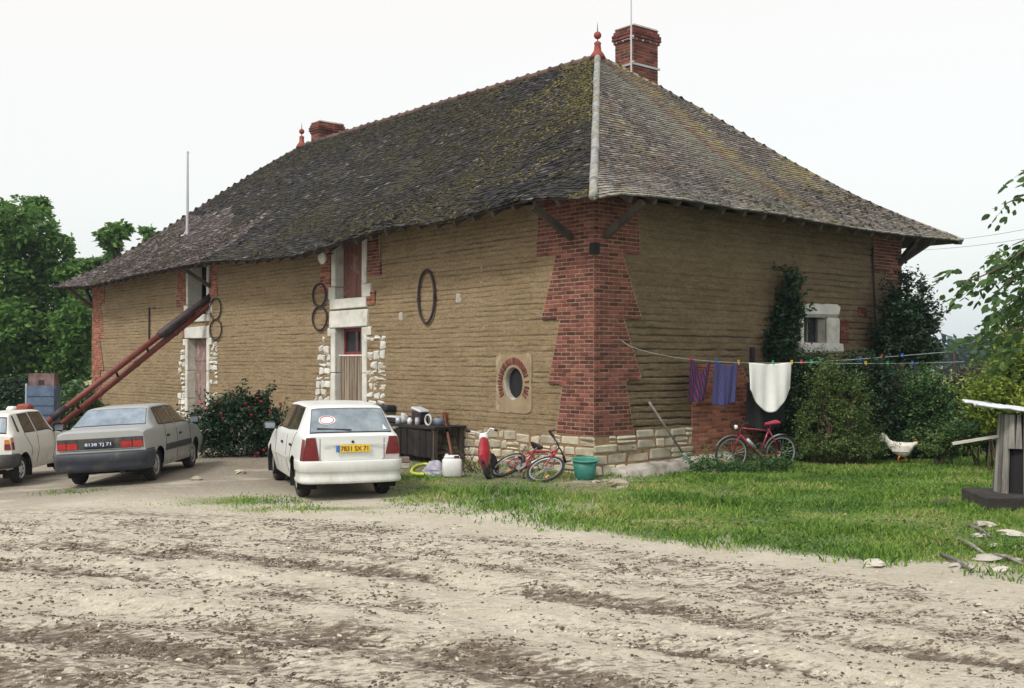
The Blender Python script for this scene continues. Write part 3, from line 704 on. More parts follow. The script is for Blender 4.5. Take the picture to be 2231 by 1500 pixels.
def tiles(face,mats,tw,ex,name,th=.018,choose=None,lift=.02,jz=.010,rot=.05):
    run={0:HW/2+D,1:RA+D,2:HW/2+D,3:RB+D}[face]; slope=math.hypot(run,ZR-4.7); rows=int(slope/ex)
    V=[];R_=[];MI=[]
    out=np.array(NP[face])
    for k in range(rows+1):
        t0=(k-.15)/rows; t1=min((k+1.25)/rows,1.0)
        a,b=srange(face,max((k+.4)/rows,0)); 
        if b-a<tw: 
            continue
        s0=np.arange(a-tw*.5+(k%2)*tw*.5,b,tw); s0=s0+rs.uniform(-.012,.012,len(s0)); n=len(s0)
        sc=np.clip(s0,a-.02,b-.02); s1=np.clip(s0+tw*.97,a,b+.02)
        ok=s1-sc>.03; sc=sc[ok]; s1=s1[ok]; n=len(sc)
        dt=rs.uniform(-.22,.22,n)*(.45 if face==1 else 1)/rows
        low=roofpt(face,sc,np.full(n,t0)+dt); lowb=roofpt(face,s1,np.full(n,t0)+dt+rs.uniform(-.08,.08,n)/rows)
        up=roofpt(face,sc,np.full(n,t1)); upb=roofpt(face,s1,np.full(n,t1))
        nrm=np.array([out[0]*(ZR-4.7),out[1]*(ZR-4.7),run]); nrm=nrm/np.linalg.norm(nrm)
        l1=(lift+rs.uniform(-jz,jz,n))[:,None]*nrm; l2=(lift+rs.uniform(-jz,jz,n))[:,None]*nrm
        a0=low+l1; b0=lowb+l2
        top=np.stack([a0,b0,upb+nrm*.001,up+nrm*.001],1)
        # butt face
        bt=np.stack([a0-nrm*th,b0-nrm*th,b0,a0],1)
        sd1=np.stack([a0-nrm*th,a0,up,up-nrm*.01],1); 
        sd2=np.stack([b0,b0-nrm*th,upb-nrm*.01,upb],1)
        r=rs.rand(n)
        V+= [top,bt,sd1,sd2]; R_+=[r,r*.6,r*.6,r*.6]
        mi=choose(sc,np.full(n,t0)) if choose is not None else np.zeros(n,int)
        MI+=[mi]*4
    V=np.concatenate(V); R_=np.concatenate(R_); MI=np.concatenate(MI).astype(np.int32)
    if face in (1,2): pass
    if face in (0,3): V=V[:,::-1]
    return quads(name,V,mats,roof,R_,4,MI)
def ch0(s,t):
    x=-D+t*(HW/2+D); n=fbm(s*.25,x*.6,410,3)
    return ((s>13.8+4*(n-.5)+1.2*t)&(t<.42+.6*(n-.5)+.02*(s-14))).astype(int)
tiles(0,[M_TILEL,M_TILEP],.17,.105,'front_tiles',choose=ch0,jz=.014)
tiles(1,[M_TILER],.17,.105,'gable_tiles',th=.03,lift=.03,jz=.006)
tiles(2,[M_TILER],.35,.21,'rear_tiles')
tiles(3,[M_TILER],.35,.21,'far_gable_tiles')
# sheathing under the tiles
for fc,nm in ((0,'eave_sheathing'),(1,'eave_sheathing'),(2,'eave_sheathing'),(3,'eave_sheathing')):
    T=np.linspace(0.012,1,24); G=[]
    for t_ in T:
        a,b=srange(fc,t_); s=np.linspace(a,b,60); G.append(roofpt(fc,s,np.full(60,t_))-np.array([0,0,.035]))
    G=np.array(G); G2=G-np.array([0,0,.03])
    m=MB(); m.grid(G,flip=fc in (1,2)); m.grid(G2,flip=fc in (0,3)); m.grid(np.array([G[0],G2[0]]),flip=fc in (0,3)); m.build(nm,M_WOODD,roof)
# rafter feet
def rafter(face,s):
    lim=min(s+D,({0:HL,1:HW}[face]+D)-s)/(HW/2+D)-.02; tt=min(.26,lim)
    if tt<.06: return
    p0=roofpt(face,s,.02); p1=roofpt(face,s,tt); d=np.array([0,0,-.13])
    m=MB(); m.bar(tuple(p0+d),tuple(p1+d),.085,.11); m.build('rafter_foot',M_WOODD,roof)
for i in range(44): rafter(0,.0+i*.585)
for i in range(17): rafter(1,.0+i*.61)
# moss cushions, following the tile rows, as one mesh per kind
def moss(face,N,size,m_,name,seedf,lo,tmax=1,smax=99,smin=-2):
    B=MB(); rr=random.Random(seedf); c=0; tries=0
    ico=[(0,0,1),(.9,0,.35),(.28,.85,.35),(-.73,.53,.35),(-.73,-.53,.35),(.28,-.85,.35)]
    V=[];F=[]
    while c<N and tries<N*30:
        tries+=1
        t_=rr.random()**1.1*tmax; a,b=srange(face,t_)
        if b<a+.5: continue
        s=rr.uniform(a+.1,b-.1) if smax>50 else a+.12+rr.expovariate(1/smax)
        if s>b-.1: continue
        x=t_*5
        if float(fbm(s*.45,x*.9,seedf,3))<lo+rr.uniform(-.06,.06): continue
        p=roofpt(face,s,t_); r=size*rr.uniform(.5,1.4)
        n=Vector(NP[face])*.78+Vector((0,0,1))*1.0; n.normalize(); al=Vector((0,1,0)) if face in (0,2) else Vector((1,0,0)); dn=al.cross(n)
        st=rr.uniform(.8,1.3); q=[]
        for ix,iy,iz in ico:
            k=rr.uniform(.75,1.25); w_=Vector(p)+al*ix*r*st*k+dn*iy*r*k*.8+n*(iz*r*.75*k+.012); q.append(tuple(w_))
        B.add(q,[(0,1,2),(0,2,3),(0,3,4),(0,4,5),(0,5,1)],0,rr.random()); c+=1
    o=B.build(name,m_,roof,True); o['kind']='stuff'; return o
moss(0,7000,.042,M_MOSSD,'dark_moss',501,.47)
moss(0,2300,.032,M_MOSSY,'olive_moss',502,.44,smax=1.9)
moss(1,230,.05,M_MOSSD,'dark_moss',503,.50,.3)
moss(1,120,.03,M_MOSSY,'olive_moss',504,.5,.5)
# hip and ridge capping
def capline(name,pts,r,m_,seg=.36,joint=.018):
    P_=[Vector(p) for p in pts]; Ls=[0]
    for a,b in zip(P_[:-1],P_[1:]): Ls.append(Ls[-1]+(b-a).length)
    m=MB(); L=0
    def at(l):
        l=max(0,min(l,Ls[-1])); 
        for i in range(len(P_)-1):
            if l<=Ls[i+1]+1e-9: return P_[i].lerp(P_[i+1],(l-Ls[i])/(Ls[i+1]-Ls[i]))
        return P_[-1]
    while L<Ls[-1]:
        a=at(L);b=at(L+seg*1.08); 
        if (b-a).length<.05: break
        k=random.uniform(.94,1.06); j=Vector((random.uniform(-.008,.008),random.uniform(-.008,.008),0))
        m.tube([a+j,a.lerp(b,.15)+j,b],[ (r+joint)*k,r*k,r*k*.97],12,rnd=random.random()); L+=seg
    return m.build(name,m_,roof,True)
ts=np.linspace(0,1,22)
hipA=[tuple(roofpt(0,-D+t_*(RA+D),t_)+np.array([-.0-.10*(1-t_)**3*.0,0,.01])) for t_ in ts]
capline('hip_capping',hipA,.075,M_HIP,.9,.006)
hipB=[tuple(roofpt(1,HW+D-t_*(HW/2+D),t_)+np.array([0,0,-.0])) for t_ in ts]
capline('hip_capping',hipB,.06,M_TILER,.4,.008)
hipC=[tuple(roofpt(0,HL+D-t_*(RB+D),t_)+np.array([0,0,-.02])) for t_ in ts]
capline('hip_capping',hipC,.06,M_TILEP,.4,.008)
capline('ridge_capping',[(HW/2,y,ZR+.0+.04*(fbm(y*.4,0,77,2)-.5)) for y in np.linspace(RA,HL-RB,40)],.085,M_RIDGE,.42,.03)
# braces under the eaves
def brace(a,b,w_=.10,lab=None):
    m=MB(); m.bar(a,b,w_,w_*1.1); m.build('eave_brace',M_WOODD,house)
brace((-.02,.55,4.22),(-.88,.62,4.72)); brace((.24,-.02,4.22),(.30,-.88,4.74),.11)
brace((-.02,.52,4.22),(-.25,.52,4.55)) if 0 else None
u,z=LW(460,625); brace((-.02,u,z),(-.95,u+.1,4.72),.09)
u,z=LW(200,670); brace((-.02,u-.1,z),(-.9,u-.1,4.62),.10); brace((0.05,HL+.02,3.95),(.05,HL+.9,4.62),.10)
brace((HW-.1,-.02,4.3),(HW-.1,-.9,4.78),.10); brace((HW+.02,.1,4.25),(HW+.85,.1,4.85),.12)
# wall plate
m=MB(); m.box((.15,HL/2,4.86),(.2,HL,.16)); m.box((HW/2,.15,4.86),(HW,.2,.14)); m.build('wall_plate',M_WOODD,house)
# ---- chimneys
def chimney(x0,y0,wx,wy,z0,z1,straps,m_,lab):
    ch=thing('chimney',None,None); ch.parent=house; ch['label']=lab
    m=MB(); cz=.078; n=int((z1-.38-z0)/cz); mo=MB(); mo.box((x0+wx/2,y0+wy/2,(z0+z1-.1)/2),(wx-.012,wy-.012,z1-z0-.1))
    def course(za,g,h=cz):
        for axis in (0,1):
            L=wx+2*g if axis==0 else wy+2*g; nb=max(2,int(L/.22)); k=int(round(za/cz))
            e=[0]+[(i+(.5 if k%2 else 1))*L/nb for i in range(nb) if (i+(.5 if k%2 else 1))*L/nb<L-.04]+[L]
            for a,c in zip(e[:-1],e[1:]):
                for sd in (0,1):
                    if axis==0: m.bbox((x0-g+(a+c)/2,(y0-g+.04) if sd==0 else (y0+wy+g-.04),za+h/2),(c-a-.012,.09,h-.016),.006,jit=.003,rnd=random.random())
                    else: m.bbox(((x0-g+.0401) if sd==0 else (x0+wx+g-.0401),y0-g+(a+c)/2,za+h/2),(.09,c-a-.012,h-.016),.006,jit=.003,rnd=random.random())
    for i in range(n): course(z0+i*cz,0)
    zt=z0+n*cz
    for i,g in enumerate((.03,.06,.06,.03,.0)): course(zt+i*cz,g)
    m.build('brick_stack',m_,ch); mo.build('mortar',M_STMORT,ch)
    m=MB(); m.box((x0+wx/2,y0+wy/2,zt+5*cz+.0),(wx+.03,wy+.03,.05),taper=.9); m.build('cap',M_CONC,ch)
    for zs_ in straps:
        m=MB(); hh=.05; m.box((x0+wx/2,y0-.018,zs_),(wx+.08,.03,hh)); m.box((x0-.018,y0+wy/2,zs_+.001),(.03,wy+.02,hh)); m.build('strap',M_LEAD,ch)
    return ch
chimney(5.60,4.42,.86,.62,8.0,10.14,(9.76,9.15),M_BRICKD,'tall brick chimney with two metal straps')
chimney(5.45,19.0,.98,.55,8.2,10.22,(),M_BRICK,'short wide brick chimney at the far end')
# finials
def finial(y,s=1):
    f=thing('finial',None,None); f.parent=house; z=ZR+.02
    m=MB(); m.lathe([(.02,-.1),(.20*s,-.06),(.15*s,.04),(.09*s,.12),(.075*s,.26),(.09*s,.30),(.05*s,.34),(0,.35)],(HW/2,y,z),16); m.build('base',M_TERRA,f,True)
    m=MB(); m.lathe([(0,.40)]+[(.092*s*sin(a),.49-.092*cos(a)) for a in np.linspace(.3,pi-.1,9)]+[(0,.585)],(HW/2,y,z),16); m.build('ball',M_TERRA,f,True)
    m=MB(); m.tube([(HW/2,y,z+.3),(HW/2,y,z+.6),(HW/2,y,z+.80)],[.014,.014,.003],6); m.build('spike',M_BLACK,f)
finial(RA,1); finial(HL-RB,1)
# ---- masts
def mast(name,label,pts,r,extra=None):
    t_=thing(name,label,'antenna',pts[0]); o=Vector(pts[0])
    m=MB(); m.tube([Vector(p)-o for p in pts],r,8); m.build('pole',M_GALV,t_)
    if extra: extra(t_,o)
P0=Vector(H2W(5.50,4.40,0)); 
def ch_clamps(t_,o):
    for z in (9.76,9.15): m=MB(); m.box((0.02,.03,z-o.z),(.09,.09,.04)); m.build('clamp',M_LEAD,t_)
X0,Y0,_=H2W(5.44,4.34)
mast('chimney_mast','tall thin aerial pole strapped to the near brick chimney',[(X0,Y0,8.9),(X0,Y0,10.3),(X0-.01,Y0,12.6)],[.022,.018,.012],ch_clamps)
# pole on front roof slope: foot at pixel (408,512)
d_=ray(408,512); best=None
for k in range(2000):
    tt=25+k*.01; p=d_*tt; hx_,hy_=W2H(p[0],p[1]); 
    if hx_>-D and hx_<HW/2:
        zr=float(roofpt(0,hy_,(hx_+D)/(HW/2+D))[2])
        if p[2]+H<=zr: best=(p[0],p[1],zr); break
best=best or H2W(1,20,5.6)
topz=H+ray(410,330)[2]/ray(410,330)[1]*best[1]
def mast2(t_,o):
    m=MB(); m.bar((-.05,0,topz-best[2]-.05),(.07,0,topz-best[2]-.05),.02); m.tube([(0,0,.45),(-.02,0,.12),(-.12,0,-.02),(-.2,0,-.04)],.03,6); m.build('bracket',M_GALV,t_)
mast('roof_mast','thin pale metal mast standing on the mossy front roof slope',[best,(best[0],best[1],(best[2]+topz)/2),(best[0],best[1],topz)],[.05,.04,.03],mast2)
# ================================================================ cars
def paint(name,c,dirt,rough=.3,metal=0):
    t=NT(name)
    sz=t.n('ShaderNodeSeparateXYZ'); t.l(t.tc.outputs['Object'],sz.inputs[0])
    d=t.n('ShaderNodeMapRange'); t.l(sz.outputs['Z'],d.inputs[0]); d.inputs[1].default_value=.75; d.inputs[2].default_value=.2; d.inputs[3].default_value=0; d.inputs[4].default_value=.65
    nz=t.ramp(t.noise(5,6,.7,stretch=(1,1,.6)),[(.35,0.0),(.7,1.0)])
    mm=t.n('ShaderNodeMath',operation='MULTIPLY'); t.l(d.outputs[0],mm.inputs[0]); t.l(nz,mm.inputs[1])
    m2=t.n('ShaderNodeMath',operation='ADD'); t.l(mm.outputs[0],m2.inputs[0]); t.l(t.mul(t.noise(1.5,5,.6,seed=3),.16,-.03),m2.inputs[1])
    t.color(t.mix(m2.outputs[0],c,dirt)); t.l(t.mul(nz,.25,rough),t.b.inputs['Roughness']); t.set(Metallic=metal,Coat_Weight=.25,Coat_Roughness=.15); return t.m
M_CARW=paint('white_car_paint',(.66,.69,.68),(.34,.30,.23))
M_CARW2=paint('cream_white_car_paint',(.72,.72,.67),(.36,.30,.22))
M_CARS=paint('silver_beige_car_paint',(.36,.385,.385),(.23,.21,.18),.33,.35)
M_BUMP=mat('dark_blue_grey_bumper',(.018,.023,.034),(.032,.038,.05),scale=4,rough=.55,c3=(.10,.09,.075),s3=2.5,lo3=.58,hi3=.8)
M_BUMPK=mat('dusty_black_plastic',(.03,.03,.033),(.06,.058,.055),scale=4,rough=.7,c3=(.14,.12,.09),s3=3,lo3=.55,hi3=.8)
M_TYRE=mat('tyre_rubber',(.018,.018,.018),(.035,.033,.03),rough=.9,c3=(.12,.10,.08),s3=3,lo3=.55,hi3=.8)
M_RIMG=mat('grey_wheel_cover',(.30,.32,.33),(.40,.42,.43),rough=.45,metal=.3,c3=(.18,.16,.13),s3=5,lo3=.5,hi3=.75)
M_RIML=mat('pale_steel_wheel',(.52,.52,.50),(.62,.62,.6),rough=.45,c3=(.28,.24,.2),s3=5,lo3=.55,hi3=.75)
M_UND=mat('underbody',(.012,.012,.012),rough=.95)
def glass(name,c,ior,rough=.04,c2=None):
    t=NT(name); t.color(t.ramp(t.noise(3,4,.6),[(.35,c),(.7,c2 or tuple(x*1.6 for x in c))])); t.set(Roughness=rough,IOR=ior,Specular_IOR_Level=.6); return t.m
M_GLR=glass('rear_glass',(.10,.145,.18),1.9,.10,(.24,.30,.34))  # pale blue-grey base colour imitates the sky's reflection
M_GLR2=glass('rear_glass_sky_tint',(.11,.16,.22),1.9,.10,(.25,.32,.38))  # bluer base colour, reflected sky painted in
M_GLS=glass('side_glass',(.035,.03,.027),1.5,.04,(.09,.075,.055))
M_TAIL=mat('red_tail_lamp',(.26,.007,.008),(.42,.015,.012),scale=9,rough=.18,coat=.6)
M_TAILD=mat('deep_red_tail_lamp',(.11,.007,.012),(.17,.012,.014),scale=5,rough=.2,coat=.6)
M_AMB=mat('amber_lamp',(.55,.16,.03),(.65,.22,.05),rough=.2,coat=.5)
M_SMOKE=mat('smoked_lamp',(.035,.03,.035),(.07,.055,.06),rough=.2,coat=.5)
M_CLR=mat('clear_lamp',(.42,.36,.36),(.5,.45,.45),rough=.2,coat=.5)
M_YEL=mat('yellow_plate',(.72,.48,.03),(.76,.52,.04),rough=.5)
M_BLU=mat('blue_band',(.03,.16,.50),rough=.5); M_PLK=mat('black_plate',(.015,.02,.04),rough=.4); M_PLW=mat('plate_white',(.55,.62,.66),rough=.5); M_INK=mat('plate_ink',(.10,.05,.02),rough=.6)
def smooth1(A,ax,k):
    for _ in range(k):
        P_=np.concatenate([np.take(A,[0],ax),A,np.take(A,[-1],ax)],ax)
        n=A.shape[ax]; B=.25*np.take(P_,range(0,n),ax)+.5*A+.25*np.take(P_,range(2,n+2),ax)
        i0=np.take(A,[0],ax); i1=np.take(A,[-1],ax)
        A=np.concatenate([i0,np.take(B,range(1,n-1),ax),i1],ax)
    return A
class Car:
    def __init__(s,name,label,st,loc,yaw,paint_,Wheels,wr,arch=.34,tw=.17,ku=3,kv=3,scale=1.0,group=None):
        s.root=thing(name,label,'car',(loc[0],loc[1],0),0,group); s.root.rotation_euler=(0,0,yaw+pi/2)
        # local: x forward, y left, z up.  origin below the rear edge centre
        s.st=st; s.scale=scale
        NU=150; NV=12*7
        xs=np.array([a[0] for a in st]); full=np.array([[ (0,a[1]),(a[2]*.96,a[1]),(a[2],a[1]+.10),(a[3],.56),(a[4],a[5]),(a[6],a[7]),(a[6]*.80,a[8]-(a[8]-a[7])*.25),(0,a[8])] for a in st])
        u=np.linspace(xs[0],xs[-1],NU); 
        Gc=np.stack([[np.interp(u,xs,full[:,j,c]) for c in (0,1)] for j in range(8)],0) # j,c,u
        Gc=Gc.transpose(2,0,1) # u,j,c
        # resample v with 12 per span
        v=np.linspace(0,7,NV+1); G=np.zeros((NU,NV+1,3))
        for c in (0,1):
            for i in range(NU): G[i,:,1+c]=np.interp(v,np.arange(8),Gc[i,:,c])
        G[...,0]=u[:,None]
        G=smooth1(G,0,ku); G=smooth1(G,1,kv)
        s.G=G; s.u=u; s.NV=NV; s.x0=xs[0]; s.x1=xs[-1]
        # bend the ends: bulge in plan
        yw=G[...,1]; L=xs[-1]
        bulge=.07*(yw/.8)**2
        G[...,0]+=bulge*np.exp(-(G[...,0]/.35)**2)*1.0 - bulge*1.6*np.exp(-((L-G[...,0])/.35)**2)
        s.build_body(paint_,Wheels,wr,arch)
        s.wheels(Wheels,wr,tw)
    def side(s,G,sg): 
        Q=G.copy(); Q[...,1]*=sg; return Q
    def build_body(s,pm,Wh,wr,arch):
        G=s.G; NU,NV=G.shape[:2]
        body=MB()
        Gs=G.copy()
        dele=np.zeros((NU-1,NV-1),bool)
        for wx in Wh:
            r=np.hypot(Gs[...,0]-wx,Gs[...,2]-wr); zone=(np.arange(NV)<46)[None,:]&(np.arange(NV)>10)[None,:]&(Gs[...,1]>.45)
            ins=(r<arch)
            # snap ring
            rc=(r[:-1,:-1]<arch)&(r[1:,1:]<arch)&(r[1:,:-1]<arch)&(r[:-1,1:]<arch)
            zf=zone[:-1,:-1]
            anyin=((r[:-1,:-1]<arch)|(r[1:,1:]<arch)|(r[1:,:-1]<arch)|(r[:-1,1:]<arch))&zf
            dele|=anyin
            # snap the vertices just outside deleted faces
            adj=np.zeros((NU,NV),bool); adj[:-1,:-1]|=anyin; adj[1:,1:]|=anyin; adj[1:,:-1]|=anyin; adj[:-1,1:]|=anyin
            mv=adj&(r>=arch)
            k=(arch/np.maximum(r,1e-3)); 
            Gs[...,0]=np.where(mv,wx+(Gs[...,0]-wx)*k,Gs[...,0]); Gs[...,2]=np.where(mv,wr+(Gs[...,2]-wr)*k,Gs[...,2])
        def addgrid(Q,flip,keep=None):
            a,b=Q.shape[:2]; f=[]
            for i in range(a-1):
                for j in range(b-1):
                    if keep is not None and keep[i,j]: continue
                    q=(i*b+j,(i+1)*b+j,(i+1)*b+j+1,i*b+j+1); f.append(q[::-1] if flip else q)
            body.add(Q.reshape(-1,3),f)
        addgrid(Gs,True,dele); addgrid(s.side(Gs,-1),False,dele)
        for end,fl in ((0,True),(-1,False)):
            E=G[end]; k=np.linspace(1,-1,17)
            Q=np.stack([np.stack([E[:,0]-(.06*(E[:,1]/.8)**2)*(1-kk**2)*(0)+ (-(.0) if end==0 else 0),E[:,1]*kk,E[:,2]],-1) for kk in k],0)
            # follow plan bulge
            bu=.07*(E[:,1]/.8)**2
            for i,kk in enumerate(k):
                if end==0: Q[i,:,0]-=bu*(1-kk**2)
                else: Q[i,:,0]+=bu*1.6*(1-kk**2)
            addgrid(Q,fl)
            if end==0: s.rearx=lambda y: G[0,40,0]-.07*(G[0,40,1]/.8)**2*(1-(y/max(G[0,40,1],.1))**2)
        o=body.build('body',pm,s.root,True)
        s.body=o
        # wheel wells and underside
        m=MB(); L=s.x1
        m.box((L/2,0,.30),(L-.35,1.05,.16))
        for wx in Wh:
            for sg in (-1,1):
                n=20; A=[(wx+(arch+.005)*cos(a),wr+(arch+.005)*sin(a)) for a in np.linspace(-.45,pi+.45,n)]
                m.grid(np.array([[(x,sg*.74,z),(x,sg*.45,z)] for x,z in A]),flip=sg<0)
                m.add([(wx,sg*.46,wr)]+[(x,sg*.46,z) for x,z in A],[tuple([0,i+1,i+2]) for i in range(n-1)])
        m.build('underbody',M_UND,s.root)
    def wheels(s,Wh,wr,tw):
        yy=s.trackhalf=max(a[3] for a in s.st)-.10
        for wx in Wh:
            for sg in (1,-1):
                w_=MB(); R=Matrix.Rotation(-pi/2*sg,3,'X')
                w_.lathe([(wr*.62,-.5*tw),(wr*.9,-.5*tw),(wr*.985,-.36*tw),(wr,-.2*tw),(wr,.2*tw),(wr*.985,.36*tw),(wr*.9,.5*tw),(wr*.66,.5*tw),(wr*.62,.40*tw),(wr*.3,.3*tw)],(0,0,0),32,R=R)
                t_=w_.build('wheel',M_TYRE,s.root,True); t_.location=(wx,sg*(yy-tw*.42),wr)
                r_=MB(); a=wr*.655
                r_.lathe([(a,.40*tw),(a*.97,.50*tw),(a*.86,.47*tw),(a*.78,.36*tw),(a*.3,.42*tw),(a*.22,.50*tw),(0,.51*tw)],(0,0,0),28,R=R)
                q=r_.build('rim',s.rimmat if hasattr(s,'rimmat') else M_RIMG,t_,True)
                h=MB()
                for k in range(s.holes if hasattr(s,'holes') else 8):
                    an=2*pi*k/(s.holes if hasattr(s,'holes') else 8); c=Vector((a*.62*cos(an),sg*.435*tw,a*.62*sin(an)))
                    h.lathe([(0,0),(.026,0)],c,8,R=R)
                h.build('vent_holes',M_BLACK,t_)
    def S(s,x,v,sg=1,off=0.0):
        G=s.G; NU,NV=G.shape[:2]
        i=np.clip((x-s.x0)/(s.x1-s.x0)*(NU-1),0,NU-1.001); j=np.clip(v*12,0,NV-1.001)
        i0=int(i); j0=int(j); a=i-i0;b_=j-j0
        p=(G[i0,j0]*(1-a)+G[i0+1,j0]*a)*(1-b_)+(G[i0,j0+1]*(1-a)+G[i0+1,j0+1]*a)*b_
        if off:
            i1=min(i0+1,NU-2); j1=min(j0+1,NV-2)
            du=G[min(i0+2,NU-1),j0]-G[max(i0-1,0),j0]; dv=G[i0,min(j0+2,NV-1)]-G[i0,max(j0-1,0)]
            n=-np.cross(du,dv); n=n/(np.linalg.norm(n)+1e-9)
            p=p+n*off
        return np.array([p[0],p[1]*sg,p[2]])
    def patch(s,name,m_,c,sg=1,off=.005,nu=18,nv=8,parent=None,th=.012):
        """c: four (x,v) corners going round; panel following the body surface"""
        (a,b),(c1,d),(e,f),(g,h)=c; Q=np.zeros((nu+1,nv+1,3)); Q0=np.zeros((nu+1,nv+1,3))
        for i in range(nu+1):
            for j in range(nv+1):
                p=i/nu;q=j/nv
                x=(a*(1-p)+c1*p)*(1-q)+(g*(1-p)+e*p)*q; v=(b*(1-p)+d*p)*(1-q)+(h*(1-p)+f*p)*q
                Q[i,j]=s.S(x,v,sg,off); 
        m=MB(); m.grid(Q,flip=sg>0)
        o=m.build(name,m_,parent or s.root,True)
        if name in('side_window','quarter_window'):
            dx=.022; s.patch('window_rubber',M_BLACK,[(a-dx,b-.05),(c1+dx,d-.05),(e+dx,f+.07),(g-dx,h+.07)],sg,off*.4,nu,nv,parent=o)
        return o
    def across(s,name,m_,x0,x1,v0,v1,w0=0,off=.005,n=24,nv=10,parent=None):
        """panel from left edge v over the centre line to the right edge (windscreens)"""
        Q=np.zeros((nv+1,2*n+1,3))
        for i in range(nv+1):
            q=i/nv; x=x0+(x1-x0)*q
            vs=v0+(v1-v0)*q
            for j in range(2*n+1):
                t_=(j-n)/n; v=7-(7-vs)*abs(t_); Q[i,j]=s.S(x,v,1 if t_>=0 else -1,off)
        m=MB(); m.grid(Q,flip=False); o=m.build(name,m_,parent or s.root,True)
        if name in('rear_window','windscreen'): dx=.018*(1 if x1>x0 else -1); s.across('window_rubber',M_BLACK,x0-dx,x1+dx,v0-.08,v1-.08,off=off*.45,parent=o)
        return o
    def rear(s,name,m_,poly,th=.02,z_off=0,parent=None,dx=0):
        """flat-ish part on the tail; poly in (y,z)"""
        m=MB(); n=len(poly); V=[]
        for y,z in poly: V.append((s.tailx(y,z)-th+dx,y,z))
        for y,z in poly: V.append((s.tailx(y,z)+.03,y,z))
        f=[tuple(range(n)),tuple(range(n,2*n))[::-1]]+[(i,n+i,n+(i+1)%n,(i+1)%n) for i in range(n)]
        m.add(V,f); return m.build(name,m_,parent or s.root)
    def rear_strip(s,name,m_,y0,y1,z0,z1,out,n=24,nz=3,parent=None):
        Q=np.array([[(s.tailx(y,z)-out,y,z) for z in np.linspace(z0,z1,nz+1)] for y in np.linspace(y0,y1,n+1)])
        E=Q.copy(); E[...,0]+=.02
        m=MB(); m.grid(Q,flip=False); m.grid(np.array([Q[:,0],E[:,0]])); m.grid(np.array([Q[:,-1],E[:,-1]])); return m.build(name,m_,parent or s.root)
    def tailx(s,y,z):
        E=s.G[0]; hw=np.interp(z,[E[24,2],E[36,2],E[48,2],E[60,2]],[E[24,1],E[36,1],E[48,1],E[60,1]])
        k=min(1,abs(y)/max(hw,.1)); bu=.07*(hw/.8)**2
        x=float(np.interp(z,E[24:61,2],E[24:61,0])) if True else 0
        return x-bu*(1-k**2)
    def bumper(s,prof,m_,wrap,w,name='bumper',x=0.0,front=False,parent=None):
        """prof: (out,z) section swept round the tail"""
        L=s.x1; path=[]
        for k in range(9): path.append((wrap*(1-k/8),1.0,0))
        pts=[]
        r=.16
        pts=[(wrap,w),(wrap*.5,w+.008),(r,w)]+[(r-r*sin(a)+.0,w-r+r*cos(a)) for a in np.linspace(.3,pi/2,5)]
        pts=pts+[(-.05*(1-(y/(w-r))**2),y) for y in np.linspace(w-r-.15,0,4)]
        pts=pts+[(a,-b) for a,b in pts[::-1][1:]]
        G=[]
        for i,(px,py) in enumerate(pts):
            a=np.array(pts[min(i+1,len(pts)-1)])-np.array(pts[max(i-1,0)]); nn=np.array([a[1],-a[0]]); nn=nn/np.linalg.norm(nn)
            row=[]
            for o,z in prof:
                X_=px+nn[0]*o+x; Y_=py+nn[1]*o
                if front: X_=L-X_
                row.append((X_,Y_,z))
            G.append(row)
        m=MB(); m.grid(np.array(G),flip=front); o=m.build(name,m_,parent or s.root,True); return o
def seam(car,pts,sg,name='panel_gap',off=.002):
    m=MB(); P_=[]
    for (x,v),(x2,v2) in zip(pts[:-1],pts[1:]):
        for k in range(8): P_.append(tuple(car.S(x+(x2-x)*k/8,v+(v2-v)*k/8,sg,off)))
    P_.append(tuple(car.S(pts[-1][0],pts[-1][1],sg,off)))
    m.tube(P_,.004,4); return m.build(name,M_BLACK,car.root)
def door_handle(car,x,v,sg,m_=M_BLACK):
    p=car.S(x,v,sg,.008); m=MB(); m.bbox(tuple(p),(.15,.025,.04),.008); m.build('door_handle',m_,car.root)
def plate(car,y,z,w,h,txt,fg,bgm,blue=False,x=None,parent=None):
    xx=(x if x is not None else car.tailx(y,z))-.03
    m=MB(); m.bbox((xx,y,z),(.012,w,h),.004); p=m.build('number_plate',bgm,car.root)
    if blue: m=MB(); m.box((xx-.007,y+w/2-.03,z),(.004,.055,h-.006)); m.build('blue_band',M_BLU,p)
    t_=text_mesh('plate_lettering',txt,.12,fg,p,(xx-.008,y-(.028 if blue else 0),z),(pi/2,0,-pi/2),width=w*(.80 if blue else .9),bold=.002)
    zs=[v.co.y for v in t_.data.vertices]; k=h*.66/(max(zs)-min(zs)); c=(max(zs)+min(zs))/2
    for v in t_.data.vertices: v.co.y=(v.co.y-c)*k
    return p
def mirror(car,x,v,sg,m_):
    p=car.S(x,v,sg,0); m=MB(); m.bbox((p[0],p[1]+sg*.13,p[2]+.05),(.10,.19,.12),.03); m.bar(tuple(p),(p[0],p[1]+sg*.06,p[2]+.03),.04); a=m.build('door_mirror',m_,car.root,True)
    g_=MB(); g_.box((p[0]-.052,p[1]+sg*.13,p[2]+.05),(.006,.15,.085)); g_.build('mirror_glass',M_GLR,a)

